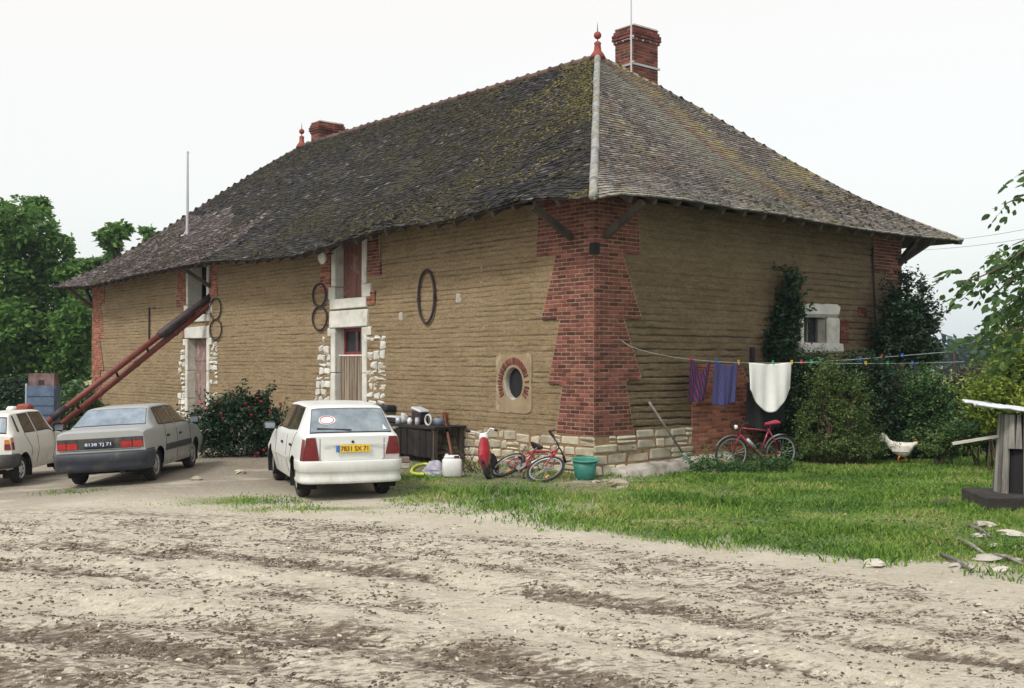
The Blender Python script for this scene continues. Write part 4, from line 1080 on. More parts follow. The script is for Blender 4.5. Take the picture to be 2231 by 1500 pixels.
# station: x, zb, w_sill, w_mid, w_belt, z_belt, w_roofedge, z_roofedge, z_roofcentre
Z_=[(0.0,.33,.66,.745,.715,.90,.640,.925,.93),(.06,.30,.70,.775,.745,.92,.655,.955,.965),(.46,.22,.74,.80,.765,.93,.565,1.325,1.345),(.62,.21,.745,.805,.77,.93,.565,1.345,1.375),(1.5,.21,.75,.815,.78,.92,.575,1.37,1.40),(2.15,.21,.75,.815,.78,.91,.565,1.35,1.385),(2.80,.21,.75,.81,.77,.90,.66,.925,.95),(3.0,.22,.75,.805,.75,.88,.64,.895,.92),(3.75,.25,.72,.77,.69,.74,.60,.765,.79),(3.95,.30,.66,.72,.64,.62,.56,.66,.68)]
Z_=[(a[0],a[1],a[2]*.945,a[3]*.945,a[4]*.945,a[5],a[6]*.945,a[7],a[8]) for a in Z_]
# white hatchback in front of the curtained door
yaw=RAD(20)
cz=Car.__new__(Car); cz.rimmat=M_RIMG; cz.holes=8
ax_l=Vector((*GP(642,1083),0)); hd=Vector((-sin(yaw),cos(yaw),0)); rt=Vector((cos(yaw),sin(yaw),0))
org=ax_l-hd*.72+rt*.72
Car.__init__(cz,'hatchback_car','white hatchback with a yellow number plate and a round sticker on its rear window',Z_,org,yaw,M_CARW,(.72,3.18),.285,.335)
c=cz
c.across('rear_window',M_GLR,.085,.425,5.15,5.22,off=.006)
for sg in (1,-1):
    c.patch('side_window',M_GLS,[(.62,4.22),(1.30,4.16),(1.30,4.90),(.80,4.90)],sg,.004)
    c.patch('side_window',M_GLS,[(1.36,4.16),(2.46,4.2),(2.12,4.90),(1.36,4.90)],sg,.004)
    door_handle(c,.95,3.55,sg); door_handle(c,1.75,3.55,sg)
    seam(c,[(1.33,2.0),(1.33,5.0)],sg); seam(c,[(2.45,2.0),(2.45,4.1)],sg); seam(c,[(.60,4.1),(.95,3.3),(1.02,2.7)],sg)
    m=MB(); 
    for x0 in (.35,1.1,1.8):
        pass
    c.patch('rubbing_strip',M_CARW,[(1.08,2.92),(2.75,2.92),(2.75,3.06),(1.08,3.06)],sg,.012,24,2)
    # tail lamps, wrapping the corner
    zz0,zz1=.585,.925
    lamp=MB(); poly=[(sg*.715,.585),(sg*.48,.585),(sg*.535,.915),(sg*.665,.915)]
    if sg<0: poly=[(sg*.715,.66),(sg*.49,.66),(sg*.545,.92),(sg*.665,.92)]
    if sg<0: poly=poly[::-1]
    L_=c.rear('tail_lamp',M_TAILD,poly[::-1],.014)
    c.patch('lamp_wrap',M_TAILD,[(.0,3.05),(.09,3.05),(.065,3.98),(.0,3.98)],sg,.010,4,6,parent=L_)
    if sg<0:
        c.rear('reversing_lens',M_CLR,[(-.70,.585),(-.70,.655),(-.485,.655),(-.48,.585)],.014,parent=L_)
c.across('windscreen',M_GLS,2.72,2.22,5.1,5.15)
bp=c.bumper([(-.04,.25),(.02,.255),(.038,.265),(.045,.30),(.024,.34),(.024,.41),(.030,.415),(.048,.44),(.052,.565),(.045,.58),(-.04,.582)],M_CARW,.52,.715)
c.bumper([(-.04,.22),(.04,.23),(.06,.3),(.06,.5),(.03,.54),(-.04,.55)],M_BUMPK,.3,.64,front=True)
plate(c,-.0,.755,.50,.105,'7831 SX 71',M_INK,M_YEL,True)
m=MB(); m.bar((c.tailx(0,.6)-.012,-.50,.70+.12),(c.tailx(0,.6)-.012,.45,.82),.012); m.build('hatch_crease',M_CARW,c.root)
m=MB(); pts=[(c.tailx(y,z)-.003,y,z) for y,z in [(.47,.90),(.47,.60),(.42,.565)]+[(y_,.56) for y_ in np.linspace(.4,-.4,12)]+[(-.42,.565),(-.47,.60),(-.47,.90)]]
m.tube(pts,.005,4); m.build('hatch_gap',M_BLACK,c.root)
m=MB(); m.lathe([(0,0),(.02,0),(.02,.01),(0,.012)],(c.tailx(0,.85)-.012,0,.85),12,R=Matrix.Rotation(-pi/2,3,'Y')); m.build('hatch_lock',M_BLACK,c.root)
# sticker and small triangle on the glass
q=[c.S(.255+.055*sin(a)*1.2,6.28+.28*cos(a),1,.012) for a in np.linspace(0,2*pi,20,endpoint=False)]
m=MB(); m.add([tuple(x) for x in q],[tuple(range(20))]); stk=m.build('round_sticker',M_WHITE,c.root)
q=[c.S(.255+.045*sin(a)*1.2,6.28+.22*cos(a),1,.016) for a in np.linspace(0,2*pi,20)]
m=MB(); m.tube([tuple(x) for x in q],.006,4); m.build('red_ring',mat('sticker_red',(.55,.08,.07),rough=.5),stk)
q=[c.S(.11,6.0,-1,.012),c.S(.11,5.6,-1,.012),c.S(.185,5.85,-1,.012)]
m=MB(); m.add([tuple(x) for x in q],[(0,1,2)]); m.build('window_sticker',M_WHITE,c.root)
m=MB(); p0=c.S(.10,7,1,.02); p1=c.S(.13,5.9,1,.02); m.tube([tuple(p0),tuple((p0+p1)/2+[.01,0,.0]),tuple(p1)],.009,5); m.build('rear_wiper',M_BLACK,c.root)
mirror(c,2.55,4.1,1,M_BUMPK); mirror(c,2.55,4.1,-1,M_BUMPK)

# silver saloon in the middle
R_=[(0.0,.36,.70,.775,.745,.90,.64,.945,.95),(.07,.32,.73,.80,.765,.93,.66,.975,.985),(.50,.24,.76,.81,.775,.945,.66,1.0,1.01),(.56,.24,.76,.81,.775,.945,.655,1.01,1.02),(1.02,.22,.77,.815,.775,.94,.555,1.30,1.325),(1.2,.22,.77,.815,.775,.94,.55,1.325,1.35),(2.0,.22,.77,.815,.78,.93,.555,1.335,1.365),(2.45,.22,.77,.815,.78,.92,.55,1.31,1.345),(3.20,.22,.77,.81,.77,.90,.66,.925,.945),(3.4,.23,.76,.80,.75,.88,.64,.90,.92),(4.05,.26,.73,.77,.70,.76,.60,.785,.80),(4.22,.32,.68,.73,.65,.64,.58,.67,.69)]
yaw=RAD(1.5)
cs=Car.__new__(Car); cs.rimmat=M_RIMG; cs.holes=10
hd=Vector((-sin(yaw),cos(yaw),0)); rt=Vector((cos(yaw),sin(yaw),0))
ax_r=Vector((*GP(345,1046),0)); K=.945; org=ax_r-hd*.80*K-rt*.745*K
Car.__init__(cs,'saloon_car','silver beige saloon with dark bumpers and a black number plate',R_,org,yaw,M_CARS,(.80,3.28),.285,.33)
c=cs
c.across('rear_window',M_GLR2,.585,.99,5.16,5.25,off=.006)
for sg in (1,-1):
    c.patch('side_window',M_GLS,[(.98,4.2),(1.24,4.15),(1.24,4.88),(1.16,4.88)],sg,.004)
    c.patch('side_window',M_GLS,[(1.28,4.15),(1.92,4.15),(1.86,4.90),(1.28,4.90)],sg,.004)
    c.patch('side_window',M_GLS,[(2.0,4.15),(2.9,4.2),(2.46,4.90),(1.94,4.90)],sg,.004)
    door_handle(c,1.38,3.55,sg); door_handle(c,2.18,3.55,sg)
    seam(c,[(1.96,2.0),(1.96,4.1)],sg); seam(c,[(1.26,4.1),(1.22,3.2),(1.15,2.8)],sg); seam(c,[(2.85,2.0),(2.92,4.05)],sg)
    c.patch('sill_trim',M_BUMP,[(1.16,2.75),(2.92,2.75),(2.92,3.15),(1.16,3.15)],sg,.010,24,3)
    c.patch('sill_trim',M_BUMP,[(.02,2.75),(.43,2.75),(.46,3.15),(.02,3.15)],sg,.008,8,3)
    s_=sg
    for a,b_ in ((.42,.56),(.575,.735)):
        P1=[(s_*(a-.04*(a<.5)),.668),(s_*b_,.668),(s_*(b_-.003),.775),(s_*(a-.04*(a<.5)),.775)]; P2=[(s_*(a-.04*(a<.5)),.78),(s_*b_,.78),(s_*(b_-.012),.84),(s_*(a-.04*(a<.5)),.84)]
        if sg>0: P1=P1[::-1];P2=P2[::-1]
        L_=c.rear('tail_lamp',M_TAIL,P1[::-1] if False else P1,.022); c.rear('smoked_lens',M_SMOKE,P2,.020,parent=L_)
c.rear_strip('lamp_panel',M_BUMPK,-.742,.742,.66,.845,.010)
c.across('windscreen',M_GLS,3.1,2.5,5.1,5.15)
c.bumper([(-.04,.27),(.02,.27),(.045,.30),(.06,.36),(.062,.43),(.075,.45),(.078,.57),(.05,.60),(-.04,.605)],M_BUMP,.42,.765)
c.bumper([(-.04,.24),(.02,.24),(.04,.3),(.04,.5),(.02,.54),(-.04,.55)],M_BUMP,.35,.70,front=True)
plate(c,0,.735,.50,.105,'8138 TJ 71',M_PLW,M_PLK)
m=MB(); pts=[(c.tailx(y,.64)-.003,y,.64) for y in np.linspace(-.70,.70,16)]; m.tube(pts,.005,4); m.build('boot_gap',M_BLACK,c.root)
m=MB(); m.tube([(.25,-.35,.25),(.02,-.35,.245)],.028,8); m.build('exhaust_pipe',M_BUMPK,c.root)
mirror(c,2.95,4.1,-1,M_BUMPK); mirror(c,2.95,4.1,1,M_BUMPK)
c.root.scale=(K,K,K); c.root.rotation_euler=(-RAD(3.2),0,yaw+pi/2); c.root.location.z=-.038

# small cream hatchback at the left edge
F_=[(0.0,.36,.62,.70,.675,.83,.60,.86,.87),(.06,.32,.65,.725,.70,.84,.61,.88,.90),(.26,.22,.68,.745,.715,.84,.575,1.20,1.215),(.36,.21,.69,.75,.72,.84,.56,1.235,1.255),(1.2,.21,.70,.755,.725,.83,.565,1.26,1.285),(1.75,.21,.70,.755,.725,.82,.56,1.245,1.275),(2.25,.21,.70,.75,.715,.80,.62,.83,.85),(2.5,.22,.70,.745,.70,.78,.60,.80,.82),(3.05,.26,.66,.70,.63,.66,.55,.69,.71),(3.2,.32,.60,.65,.58,.56,.52,.59,.61)]
yaw=RAD(3)
cf=Car.__new__(Car); cf.rimmat=M_RIML; cf.holes=8
hd=Vector((-sin(yaw),cos(yaw),0)); rt=Vector((cos(yaw),sin(yaw),0))
ax_r=Vector((*GP(50,1051,-.13),0)); org=ax_r-hd*.52-rt*.68
Car.__init__(cf,'small_hatchback','small cream white hatchback beside the silver saloon, partly cut off by the left edge',F_,org,yaw,M_CARW2,(.52,2.62),.245,.30,tw=.15)
c=cf
c.across('rear_window',M_GLR2,.075,.235,5.15,5.25,off=.006)
for sg in (1,-1):
    c.patch('quarter_window',M_GLS,[(.34,4.25),(.40,4.22),(.42,4.86),(.40,4.86)],sg,.004,4,6)
    c.patch('side_window',M_GLS,[(.64,4.15),(1.12,4.15),(1.06,4.90),(.66,4.90)],sg,.004)
    c.patch('side_window',M_GLS,[(1.22,4.15),(1.98,4.2),(1.70,4.90),(1.14,4.90)],sg,.004)
    seam(c,[(1.17,2.0),(1.17,4.1)],sg); seam(c,[(1.95,2.0),(2.02,4.0)],sg); seam(c,[(.60,4.1),(.84,3.2),(.86,2.6)],sg)
    s_=sg
    P1=[(s_*.58,.62),(s_*.69,.62),(s_*.675,.72),(s_*.585,.72)]; P2=[(s_*.585,.723),(s_*.675,.723),(s_*.66,.80),(s_*.59,.80)]
    if sg>0: P1=P1[::-1];P2=P2[::-1]
    L_=c.rear('tail_lamp',M_TAILD,P1,.012); c.rear('amber_lens',M_AMB,P2,.012,parent=L_)
    c.patch('lamp_wrap',M_TAILD,[(.01,3.2),(.075,3.2),(.07,3.68),(.01,3.68)],sg,.009,4,6,parent=L_); c.patch('lamp_wrap',M_AMB,[(.01,3.69),(.07,3.69),(.062,3.98),(.01,3.98)],sg,.009,4,6,parent=L_)
c.across('windscreen',M_GLS,2.18,1.8,5.1,5.15)
c.bumper([(-.04,.30),(.035,.31),(.055,.34),(.06,.50),(.03,.54),(-.04,.545)],M_BUMPK,.30,.70)
c.bumper([(-.04,.26),(.035,.27),(.055,.32),(.055,.46),(.03,.5),(-.04,.5)],M_BUMPK,.4,.68,front=True)
mirror(c,2.02,4.1,-1,M_BUMPK)
c.root.location.z=-.175; c.root.rotation_euler=(-RAD(3),0,yaw+pi/2)
# ================================================================ things in the yard
M_TUBER=mat('worn_red_tube_paint',(.13,.026,.022),(.18,.046,.036),scale=3,rough=.55,c3=(.09,.03,.03),s3=2,lo3=.5,hi3=.75)
M_TUBED=mat('dark_tube_sleeve',(.02,.016,.02),(.05,.03,.035),scale=4,rough=.6)
# grain auger: two long tubes from the loft opening down to the ground
def auger():
    def lw_pt(px,py,x): y,z=LW(px,py,x); return Vector(H2W(x,y,z))
    zg=-.2
    lo=AT(120,936,29.5); lo2=AT(112,913,29.1)
    t_=thing('grain_auger','long pair of dark red tubes slanting from the ground up into the left loft opening','auger',(lo[0],lo[1],0))
    o=Vector((lo[0],lo[1],0))
    hi=lw_pt(453,668,-.05); hi2=lw_pt(447,655,-.12)
    d=(hi-Vector(lo)).normalized(); d2=(hi2-Vector(lo2)).normalized()
    A=Vector(lo)-o; B=hi-o; A0=A-d*(A.z/d.z)
    m=MB(); m.tube([A0,B+d*.8],.085,14); tb=m.build('tube',M_TUBER,t_,True); 
    m=MB(); 
    for k in (.0,.28,.52,.78): c_=A.lerp(B,k); m.tube([c_-d*.05,c_+d*.05],.10,14)
    m.build('tube_collar',M_TUBER,tb)
    A2=Vector(lo2)-o; B2=hi2-o; A20=A2-d2*(A2.z/d2.z)
    m=MB(); m.tube([A20,A2.lerp(B2,.70)],.082,14); tb2=m.build('tube',M_TUBER,t_,True)
    m=MB(); m.tube([A2.lerp(B2,.68),A2.lerp(B2,.70),A2.lerp(B2,.90),A2.lerp(B2,.92),B2+d2*.5],[.085,.125,.125,.09,.09],14); m.build('dark_sleeve',M_TUBED,tb2,True); m=MB(); m.tube([A2.lerp(B2,.0),A2.lerp(B2,.09)],.10,14); m.build('dark_sleeve',M_TUBED,tb2,True)
    m=MB(); 
    for k in (.15,.4,.6): m.bar(A.lerp(B,k),A2.lerp(B2,k),.05)
    m.build('tube_bracket',M_BLACK,t_)
    m=MB(); m.box((A0.x,A0.y,.2),(.6,.6,.4),taper=1.2); m.build('hopper',M_TUBED,t_)
auger()
# ---- bicycles
M_BRED=mat('red_bicycle_paint',(.26,.014,.025),(.33,.022,.035),rough=.35,coat=.3)
M_BMAG=mat('crimson_bicycle_paint',(.24,.015,.04),(.31,.025,.055),rough=.35,coat=.3)
M_CHROME=mat('dull_chrome',(.50,.53,.54),rough=.3,metal=.7)
M_SADR=mat('red_saddle',(.28,.02,.04),rough=.5); M_GREY=mat('grey_rim',(.42,.45,.47),rough=.4,metal=.4)
M_REFL=mat('orange_reflector',(.75,.25,.03),rough=.3)
def bicycle(name,label,M0,wr,wb,style,frame_m,rim_m,sad_m,group=None):
    """local: x forward, z up, wheels on z=0, rear hub x=0"""
    r=thing(name,label,'bicycle',(0,0,0),0,group); r.matrix_world=M0
    def wheel(x,turn=0):
        e=MB(); n=40; e.tube([((wr-.022)*cos(a),0,(wr-.022)*sin(a)) for a in np.linspace(0,2*pi,n,endpoint=False)],.021 if style!='mtb' else .026,8,closed=True)
        w_=e.build('wheel',M_TYRE,r,True); w_.location=(x,0,wr); w_.rotation_euler=(0,0,turn)
        k=MB(); k.tube([((wr-.05)*cos(a),0,(wr-.05)*sin(a)) for a in np.linspace(0,2*pi,n,endpoint=False)],.013,6,closed=True); k.build('rim',rim_m,w_,True)
        k=MB(); 
        for i in range(20):
            a=2*pi*i/20; sd=.028*(-1)**i; k.tube([(0,sd,0),((wr-.05)*cos(a+.2*(-1)**(i//2)),0,(wr-.05)*sin(a+.2*(-1)**(i//2)))],.0022,3)
        k.build('spokes',M_GREY,w_)
        k=MB(); k.tube([(0,-.05,0),(0,.05,0)],.02,8); k.build('hub',M_CHROME,w_)
        k=MB(); a=-.75; k.bbox(((wr-.13)*cos(a),0,(wr-.13)*sin(a)),(.035,.016,.08),.005,R=Matrix.Rotation(0,3,'Y')); k.build('reflector',M_REFL,w_)
        return w_
    wheel(0); turn=RAD(12 if style=='mtb' else 0); wheel(wb,turn)
    rh=Vector((0,0,wr)); fh=Vector((wb,0,wr)); bb=Vector((.43,0,wr-.05)); hz=wr+.50 if style!='kid' else wr+.36
    hx=wb-.16; sx=.28; st_=Vector((sx,0,wr+.46)); ht=Vector((hx-.02,0,hz)); hb=Vector((hx+.02,0,hz-.13))
    m=MB(); tr=.016 if style=='road' else .020
    m.tube([bb,hb],tr*1.15,8); m.tube([bb,st_],tr,8); m.tube([hb+(ht-hb)*.85,st_+Vector((0.02,0,-.04))] if style!='lady' else [hb+(ht-hb)*.5,bb+Vector((-.03,0,.16))],tr,8)
    for s_ in (-1,1):
        m.tube([rh+Vector((0,.055*s_,0)),bb+Vector((0,.02*s_,0))],.009,6); m.tube([rh+Vector((0,.055*s_,0)),st_+Vector((0,.012*s_,-.02))],.009,6)
    m.tube([hb,ht],.024,8); m.build('frame',frame_m,r,True)
    m=MB()
    for s_ in (-1,1): m.tube([fh+Vector((0,.05*s_,0)),fh+Vector((-.07,.05*s_,.30)),hb+Vector((.0,.045*s_,-.02))],.011,6)
    m.tube([hb+Vector((0,-.05,-.02)),hb+Vector((0,.05,-.02))],.014,6); m.build('fork',frame_m,r,True)
    m=MB(); top=ht+Vector((-.02,0,.09)); m.tube([ht,top],.013,6)
    if style=='road': pts=[(.10,.21,-.16),(.15,.21,-.10),(.14,.21,0),(.02,.20,.02),(.0,.12,.02),(0,0,0)]
    elif style=='mtb': pts=[(-.06,.33,.02),(0,.10,.01),(0,0,0)]
    else: pts=[(-.20,.28,.13),(-.10,.27,.14),(0,.16,.13),(.03,.06,.03),(0,0,0)]
    P_=[top+Vector(p) for p in pts]; P_+= [top+Vector((p[0],-p[1],p[2])) for p in pts[::-1][1:]]
    m.tube(P_,.013,8); hbm=m.build('handlebar',M_BLACK if style!='kid' else M_WHITE,r,True)
    for s_ in (0,-1):
        m=MB(); a,b_=(P_[0],P_[1]) if s_==0 else (P_[-1],P_[-2]); 
        d=(b_-a); d=d.normalized()*min(.12,d.length); m.tube([a-d*.1,a+d],.021 if style!='mtb' else .024,8); m.build('grip',M_BLACK,hbm)
    if style=='mtb':
        for s_ in (0,-1): m=MB(); a=P_[s_]; m.tube([a,a+Vector((.11,.0,.04))],.014,6); m.build('bar_end',M_BLACK,hbm)
    sz=wr+.56 if style!='kid' else wr+.42
    m=MB(); m.tube([st_-Vector((0,0,.1)),(st_.x-.03,0,sz)],.013,6); m.build('seat_post',M_CHROME if style!='road' else frame_m,r)
    m=MB(); n=12; G=[]
    for i in range(n):
        t__=i/(n-1); x=-.15+.28*t__; w_=.075*(1-t__)**.8+.018; zt=.02*cos(t__*3)
        G.append([(st_.x-.03+x,-w_,sz-.01+zt),(st_.x-.03+x,-w_*.7,sz+.03+zt),(st_.x-.03+x,w_*.7,sz+.03+zt),(st_.x-.03+x,w_,sz-.01+zt),(st_.x-.03+x,0,sz-.03+zt),(st_.x-.03+x,-w_,sz-.01+zt)])
    m.grid(np.array(G),flip=True); m.build('saddle',sad_m,r,True)
    m=MB(); R=Matrix.Rotation(pi/2,3,'X'); m.lathe([(.085,-.004),(.095,-.004),(.095,.004),(.085,.004),(.02,.004),(.02,-.004),(.085,-.004)],(bb.x,-.05,bb.z),24,R=R); cr_=m.build('chainring',M_CHROME,r)
    m=MB(); 
    for s_ in (-1,1): m.bar(bb+Vector((0,.07*s_,0)),bb+Vector((.10*s_,.075*s_,-.13*s_)),.02,.012); m.bbox(tuple(bb+Vector((.10*s_,.12*s_,-.13*s_))),(.09,.07,.02),.005)
    m.build('crank_and_pedals',M_BLACK,cr_)
    m=MB(); m.tube([(0,-.05,wr+.03),(bb.x,-.05,bb.z+.092)],.004,4); m.tube([(0,-.05,wr-.03),(bb.x,-.05,bb.z-.092)],.004,4); m.build('chain',M_BLACK,r)
    if style in('road','mtb'):
        m=MB(); m.tube([hb.lerp(bb,.35)+Vector((0,0,.05)),hb.lerp(bb,.75)+Vector((0,0,.05))],.035,10); m.build('water_bottle',M_WHITE,r,True) if style=='mtb' else m.build('frame_pump',M_GREY,r,True)
    if style=='road':
        for x in (0,wb):
            m=MB(); a0,a1=(.3,2.6) if x==0 else (.5,2.2)
            G=[[(x+(wr+.02)*cos(a),y,wr+(wr+.02)*sin(a)) for y in (-.025,0,.025)] for a in np.linspace(a0,a1,14)]
            m.grid(np.array(G)); m.build('mudguard',M_CHROME,r,True)
        m=MB(); m.lathe([(0,0),(.035,.01),(.045,.05),(0,.055)],tuple(ht+Vector((.10,0,-.0))),12,R=Matrix.Rotation(pi/2,3,'Y')); m.build('headlamp',M_WHITE,r,True)
    return r
def pose(loc,head,lean,pitch=0): return Matrix.Translation(loc)@Matrix.Rotation(head,4,'Z')@Matrix.Rotation(lean,4,'X')@Matrix.Rotation(pitch,4,'Y')
# standing road bicycle under the laundry: front wheel to the left
q=Vector((*GP(1592,1029),0)); p=q+Vector((.95,.28,0)); hd_=math.atan2(q.y-p.y,q.x-p.x)
bicycle('road_bicycle','crimson road bicycle with grey rims propped in the weeds under the hanging laundry',pose(p+Vector((0,0,.0)),hd_,RAD(-9)),.335,1.0,'road',M_BMAG,M_GREY,M_SADR)
# fallen mountain bicycle
p=Vector((*GP(1162,1052),0))-Vector((cos(RAD(-50)),sin(RAD(-50)),0))*.98
bicycle('mountain_bicycle','red mountain bicycle with black handlebar slumped low against the stone base near the corner',pose(p+Vector((0,0,.02)),RAD(-50),RAD(-56),0),.33,.98,'mtb',M_BRED,M_GREY,M_BLACK)
# small red moped-like cycle, end on
p=Vector((*GP(1066,1045),0))
hd_=RAD(80)
def moped():
    r=thing('child_moped','small red moped with black wheels and white handlebar leaning end on against the stone base','moped',(0,0,0)); r.matrix_world=pose(p,hd_,RAD(-14))@Matrix.Scale(.88,4)
    for x in (0,.78):
        m=MB(); m.tube([(.185*cos(a),0,.185*sin(a)) for a in np.linspace(0,2*pi,28,endpoint=False)],.045,8,closed=True); w_=m.build('wheel',M_TYRE,r,True); w_.location=(x,0,.23)
        m=MB(); m.lathe([(.14,-.03),(.14,.03),(.03,.05),(.03,-.05),(.14,-.03)],(0,0,0),20,R=Matrix.Rotation(pi/2,3,'X')); m.build('rim',M_BLACK,w_,True)
    m=MB(); G=[]
    for t__ in np.linspace(0,1,12):
        x=-.18+.62*t__; z=.36+.38*t__**1.3; w_=.075+.045*sin(t__*pi); h=.15+.05*sin(t__*pi)
        G.append([(x+ .0,w_*cos(a),z+h*sin(a)) for a in np.linspace(0,2*pi,13)])
    m.grid(np.array(G),flip=False); m.add([tuple(x) for x in G[0][:12]],[tuple(range(12))]); m.build('fairing',M_BRED,r,True)
    m=MB(); m.lathe([(0,0),(.03,.0),(.035,.02),(0,.03)],(-.20,0,.38),12,R=Matrix.Rotation(-pi/2,3,'Y')); m.build('tail_lamp',M_BLACK,r)
    m=MB(); m.lathe([(0,0),(.085,.02),(.10,.09),(.07,.16),(0,.18)],(.42,0,.72),14); m.build('headlamp_cowl',M_WHITE,r,True)
    m=MB(); m.tube([(.78,0,.23),(.60,0,.62),(.52,0,.86)],.022,8); m.tube([(0,0,.23),(.2,0,.36),(.5,0,.40),(.62,0,.6)],.02,8); m.build('frame',M_BRED,r)
    m=MB(); m.tube([(.34,.24,1.0),(.44,.15,.95),(.50,.07,.89),(.52,0,.88),(.50,-.08,.88),(.46,-.17,.95),(.38,-.27,.90)],.016,8); hb_=m.build('handlebar',M_WHITE,r,True)
    m=MB(); m.tube([(.28,.30,1.03),(.35,.23,.99)],.028,8); m.build('grip',M_BLACK,hb_); m=MB(); m.tube([(.33,-.31,.88),(.38,-.26,.90)],.022,8); m.build('grip',M_BLACK,hb_)
moped()
# ---- tools
def tool(name,label,cat,a,b,r,head,m1,m2):
    t_=thing(name,label,cat,(a[0],a[1],0)); o=Vector((a[0],a[1],0)); A=Vector(a)-o;B=Vector(b)-o
    m=MB(); m.tube([A,B],r,8); m.build('handle',m1,t_,True)
    head(t_,A,B,m2); return t_
yb,zb=RW(1413,876,-.05)
bs=GP(1496,1026); 
def brush(t_,A,B,m2):
    m=MB(); d=(A-B).normalized(); s_=d.cross(Vector((0,0,1))).normalized()
    m.prism([(-.05,0),(.05,0),(.09,-.26),(-.09,-.26)],A+Vector((0,0,.0))-d*.12+Vector((0,0,.02)),s_,-d,.04); m.build('blade',m2,t_)
tool('spade','long handled spade leaning against the gable wall beside the brick corner','spade',(bs[0],bs[1],.22),H2W(yb,-.06,zb),.021,brush,M_WOODG,M_LEAD)
a=GP(990,1035); yb,zb=LW(969,910,-.08)
tool('rusty_lever','rusty iron bar leaning on the front wall to the right of the workbench','iron bar',(a[0],a[1]+.25,.0),H2W(-.08,yb,zb),.028,lambda t_,A,B,m2:MB().bbox(tuple(B),(.09,.05,.22),.01).build('head',m2,t_),mat('rust',(.12,.045,.03),(.2,.08,.05),rough=.9),mat('dark_rust',(.16,.05,.04),rough=.9))
# ---- workbench with clutter
wy0,_=LW(982,940,-.45); wy1=wy0+2.3
bench=thing('workbench','dark old workbench loaded with clutter against the front wall','workbench',H2W(-.45,(wy0+wy1)/2,0),TH)
M_WBLK=mat('shaded_old_boards',(.009,.008,.008),(.026,.022,.019),scale=5,rough=.9,rnd=.5)  # near-black board colour has the bench's shade painted in
m=MB()
for i in range(4): m.box((-.30+.2*i,0,.80),(.185,2.3,.05),jit=.006)
m.build('bench_top',M_WBLK,bench)
for sx in (-.32,.32):
    for sy in (-1.05,1.05):
        m=MB(); m.box((sx,sy,.385),(.09,.09,.77)); m.build('leg',M_WOODD,bench)
m=MB(); m.box((0,0,.25),(.6,2.1,.04)); m.build('shelf',M_WOODD,bench)
m=MB()
for k in range(9): m.box((-.36,-.95+k*.22,.45+random.uniform(-.03,.03)),(.03,.19,.58),jit=.008)
m.build('front_boards',M_WBLK,bench)
def onbench(px,py,x=-.45): y,z=LW(px,py,x); return H2W(x,y,.83)
def clutter(name,label,cat,px,build,x=-.5):
    y,_=LW(px,940,x); t_=thing(name,label,cat,H2W(x,y,.737),TH); build(t_); t_.scale=(.85,.85,.85); return t_
M_BLUP=mat('blue_grey_plastic',(.16,.2,.27),rough=.5); M_PALE=mat('pale_grey_plastic',(.5,.53,.56),rough=.5)
clutter('plastic_tray','pale blue grey tray on the left end of the workbench','tray',858,lambda t_:(MB().bbox((0,0,.14),(.3,.62,.05),.02).build('tray',M_PALE,t_),MB().bbox((0,0,.06),(.26,.5,.115),.02).build('crate_body',M_BLACK,t_)))
clutter('white_jug','small white jug standing on the workbench beside the tray','jug',880,lambda t_:(MB().lathe([(0,0),(.08,0),(.1,.12),(.07,.2),(.075,.25),(0,.24)],(0,0,0),14).build('jug_body',M_PALE,t_,True),MB().tube([(0,-.08,.2),(0,-.15,.17),(0,-.13,.08),(0,-.09,.05)],.012,6).build('handle',M_PALE,t_)))
clutter('plastic_bottle','squat white bottle with a black cap on the workbench','bottle',893,lambda t_:(MB().lathe([(0,0),(.06,0),(.065,.11),(.03,.15),(.025,.17)],(0,0,0),14).build('bottle_body',M_WHITE,t_,True),MB().lathe([(.03,.165),(.03,.2),(0,.2)],(0,0,0),10).build('cap',M_BLACK,t_)),-.62)
clutter('glass_jar','grey jar in the middle of the workbench','jar',909,lambda t_:(MB().lathe([(0,0),(.055,0),(.055,.13),(.045,.15)],(0,0,0),14).build('jar_body',M_PALE,t_,True),MB().lathe([(.05,.15),(.05,.175),(0,.176)],(0,0,0),10).build('lid',M_LEAD,t_)),-.62)
clutter('hose_coil','ring of pale hose lying upright on the workbench','hose',933,lambda t_:MB().tube([(0,.12*cos(a),.13+.12*sin(a)) for a in np.linspace(0,2*pi,24,endpoint=False)],.022,8,closed=True).build('coil',M_PALE,t_,True),-.6)
def pan(t_):
    R=Matrix.Rotation(RAD(12),3,'X'); m=MB(); m.bbox((0,0,.34),(.3,.42,.07),.03,R=R); m.build('basin',M_PALE,t_); m=MB(); m.bbox((0,.0,.17),(.28,.36,.3),.03); m.build('dark_box',M_BLACK,t_)
clutter('box_with_basin','dark box topped by a tilted pale basin on the workbench','box',915,pan,-.35)
clutter('dark_canister','dark rounded canister on the right part of the workbench','canister',955,lambda t_:(MB().lathe([(0,0),(.12,0),(.13,.1),(.11,.17),(0,.18)],(0,0,0),14).build('canister_body',M_BLUP,t_,True),MB().tube([(0,-.05,.17),(0,0,.21),(0,.05,.17)],.01,6).build('handle',M_BLACK,t_)),-.4)
clutter('metal_can','small dull metal can on the left side of the workbench','can',868,lambda t_:(MB().lathe([(0,0),(.07,0),(.07,.16),(.06,.16),(.06,.03)],(0,0,0),14).build('can_body',M_LEAD,t_,True)),-.75)
bench.scale=(1,1,.89)
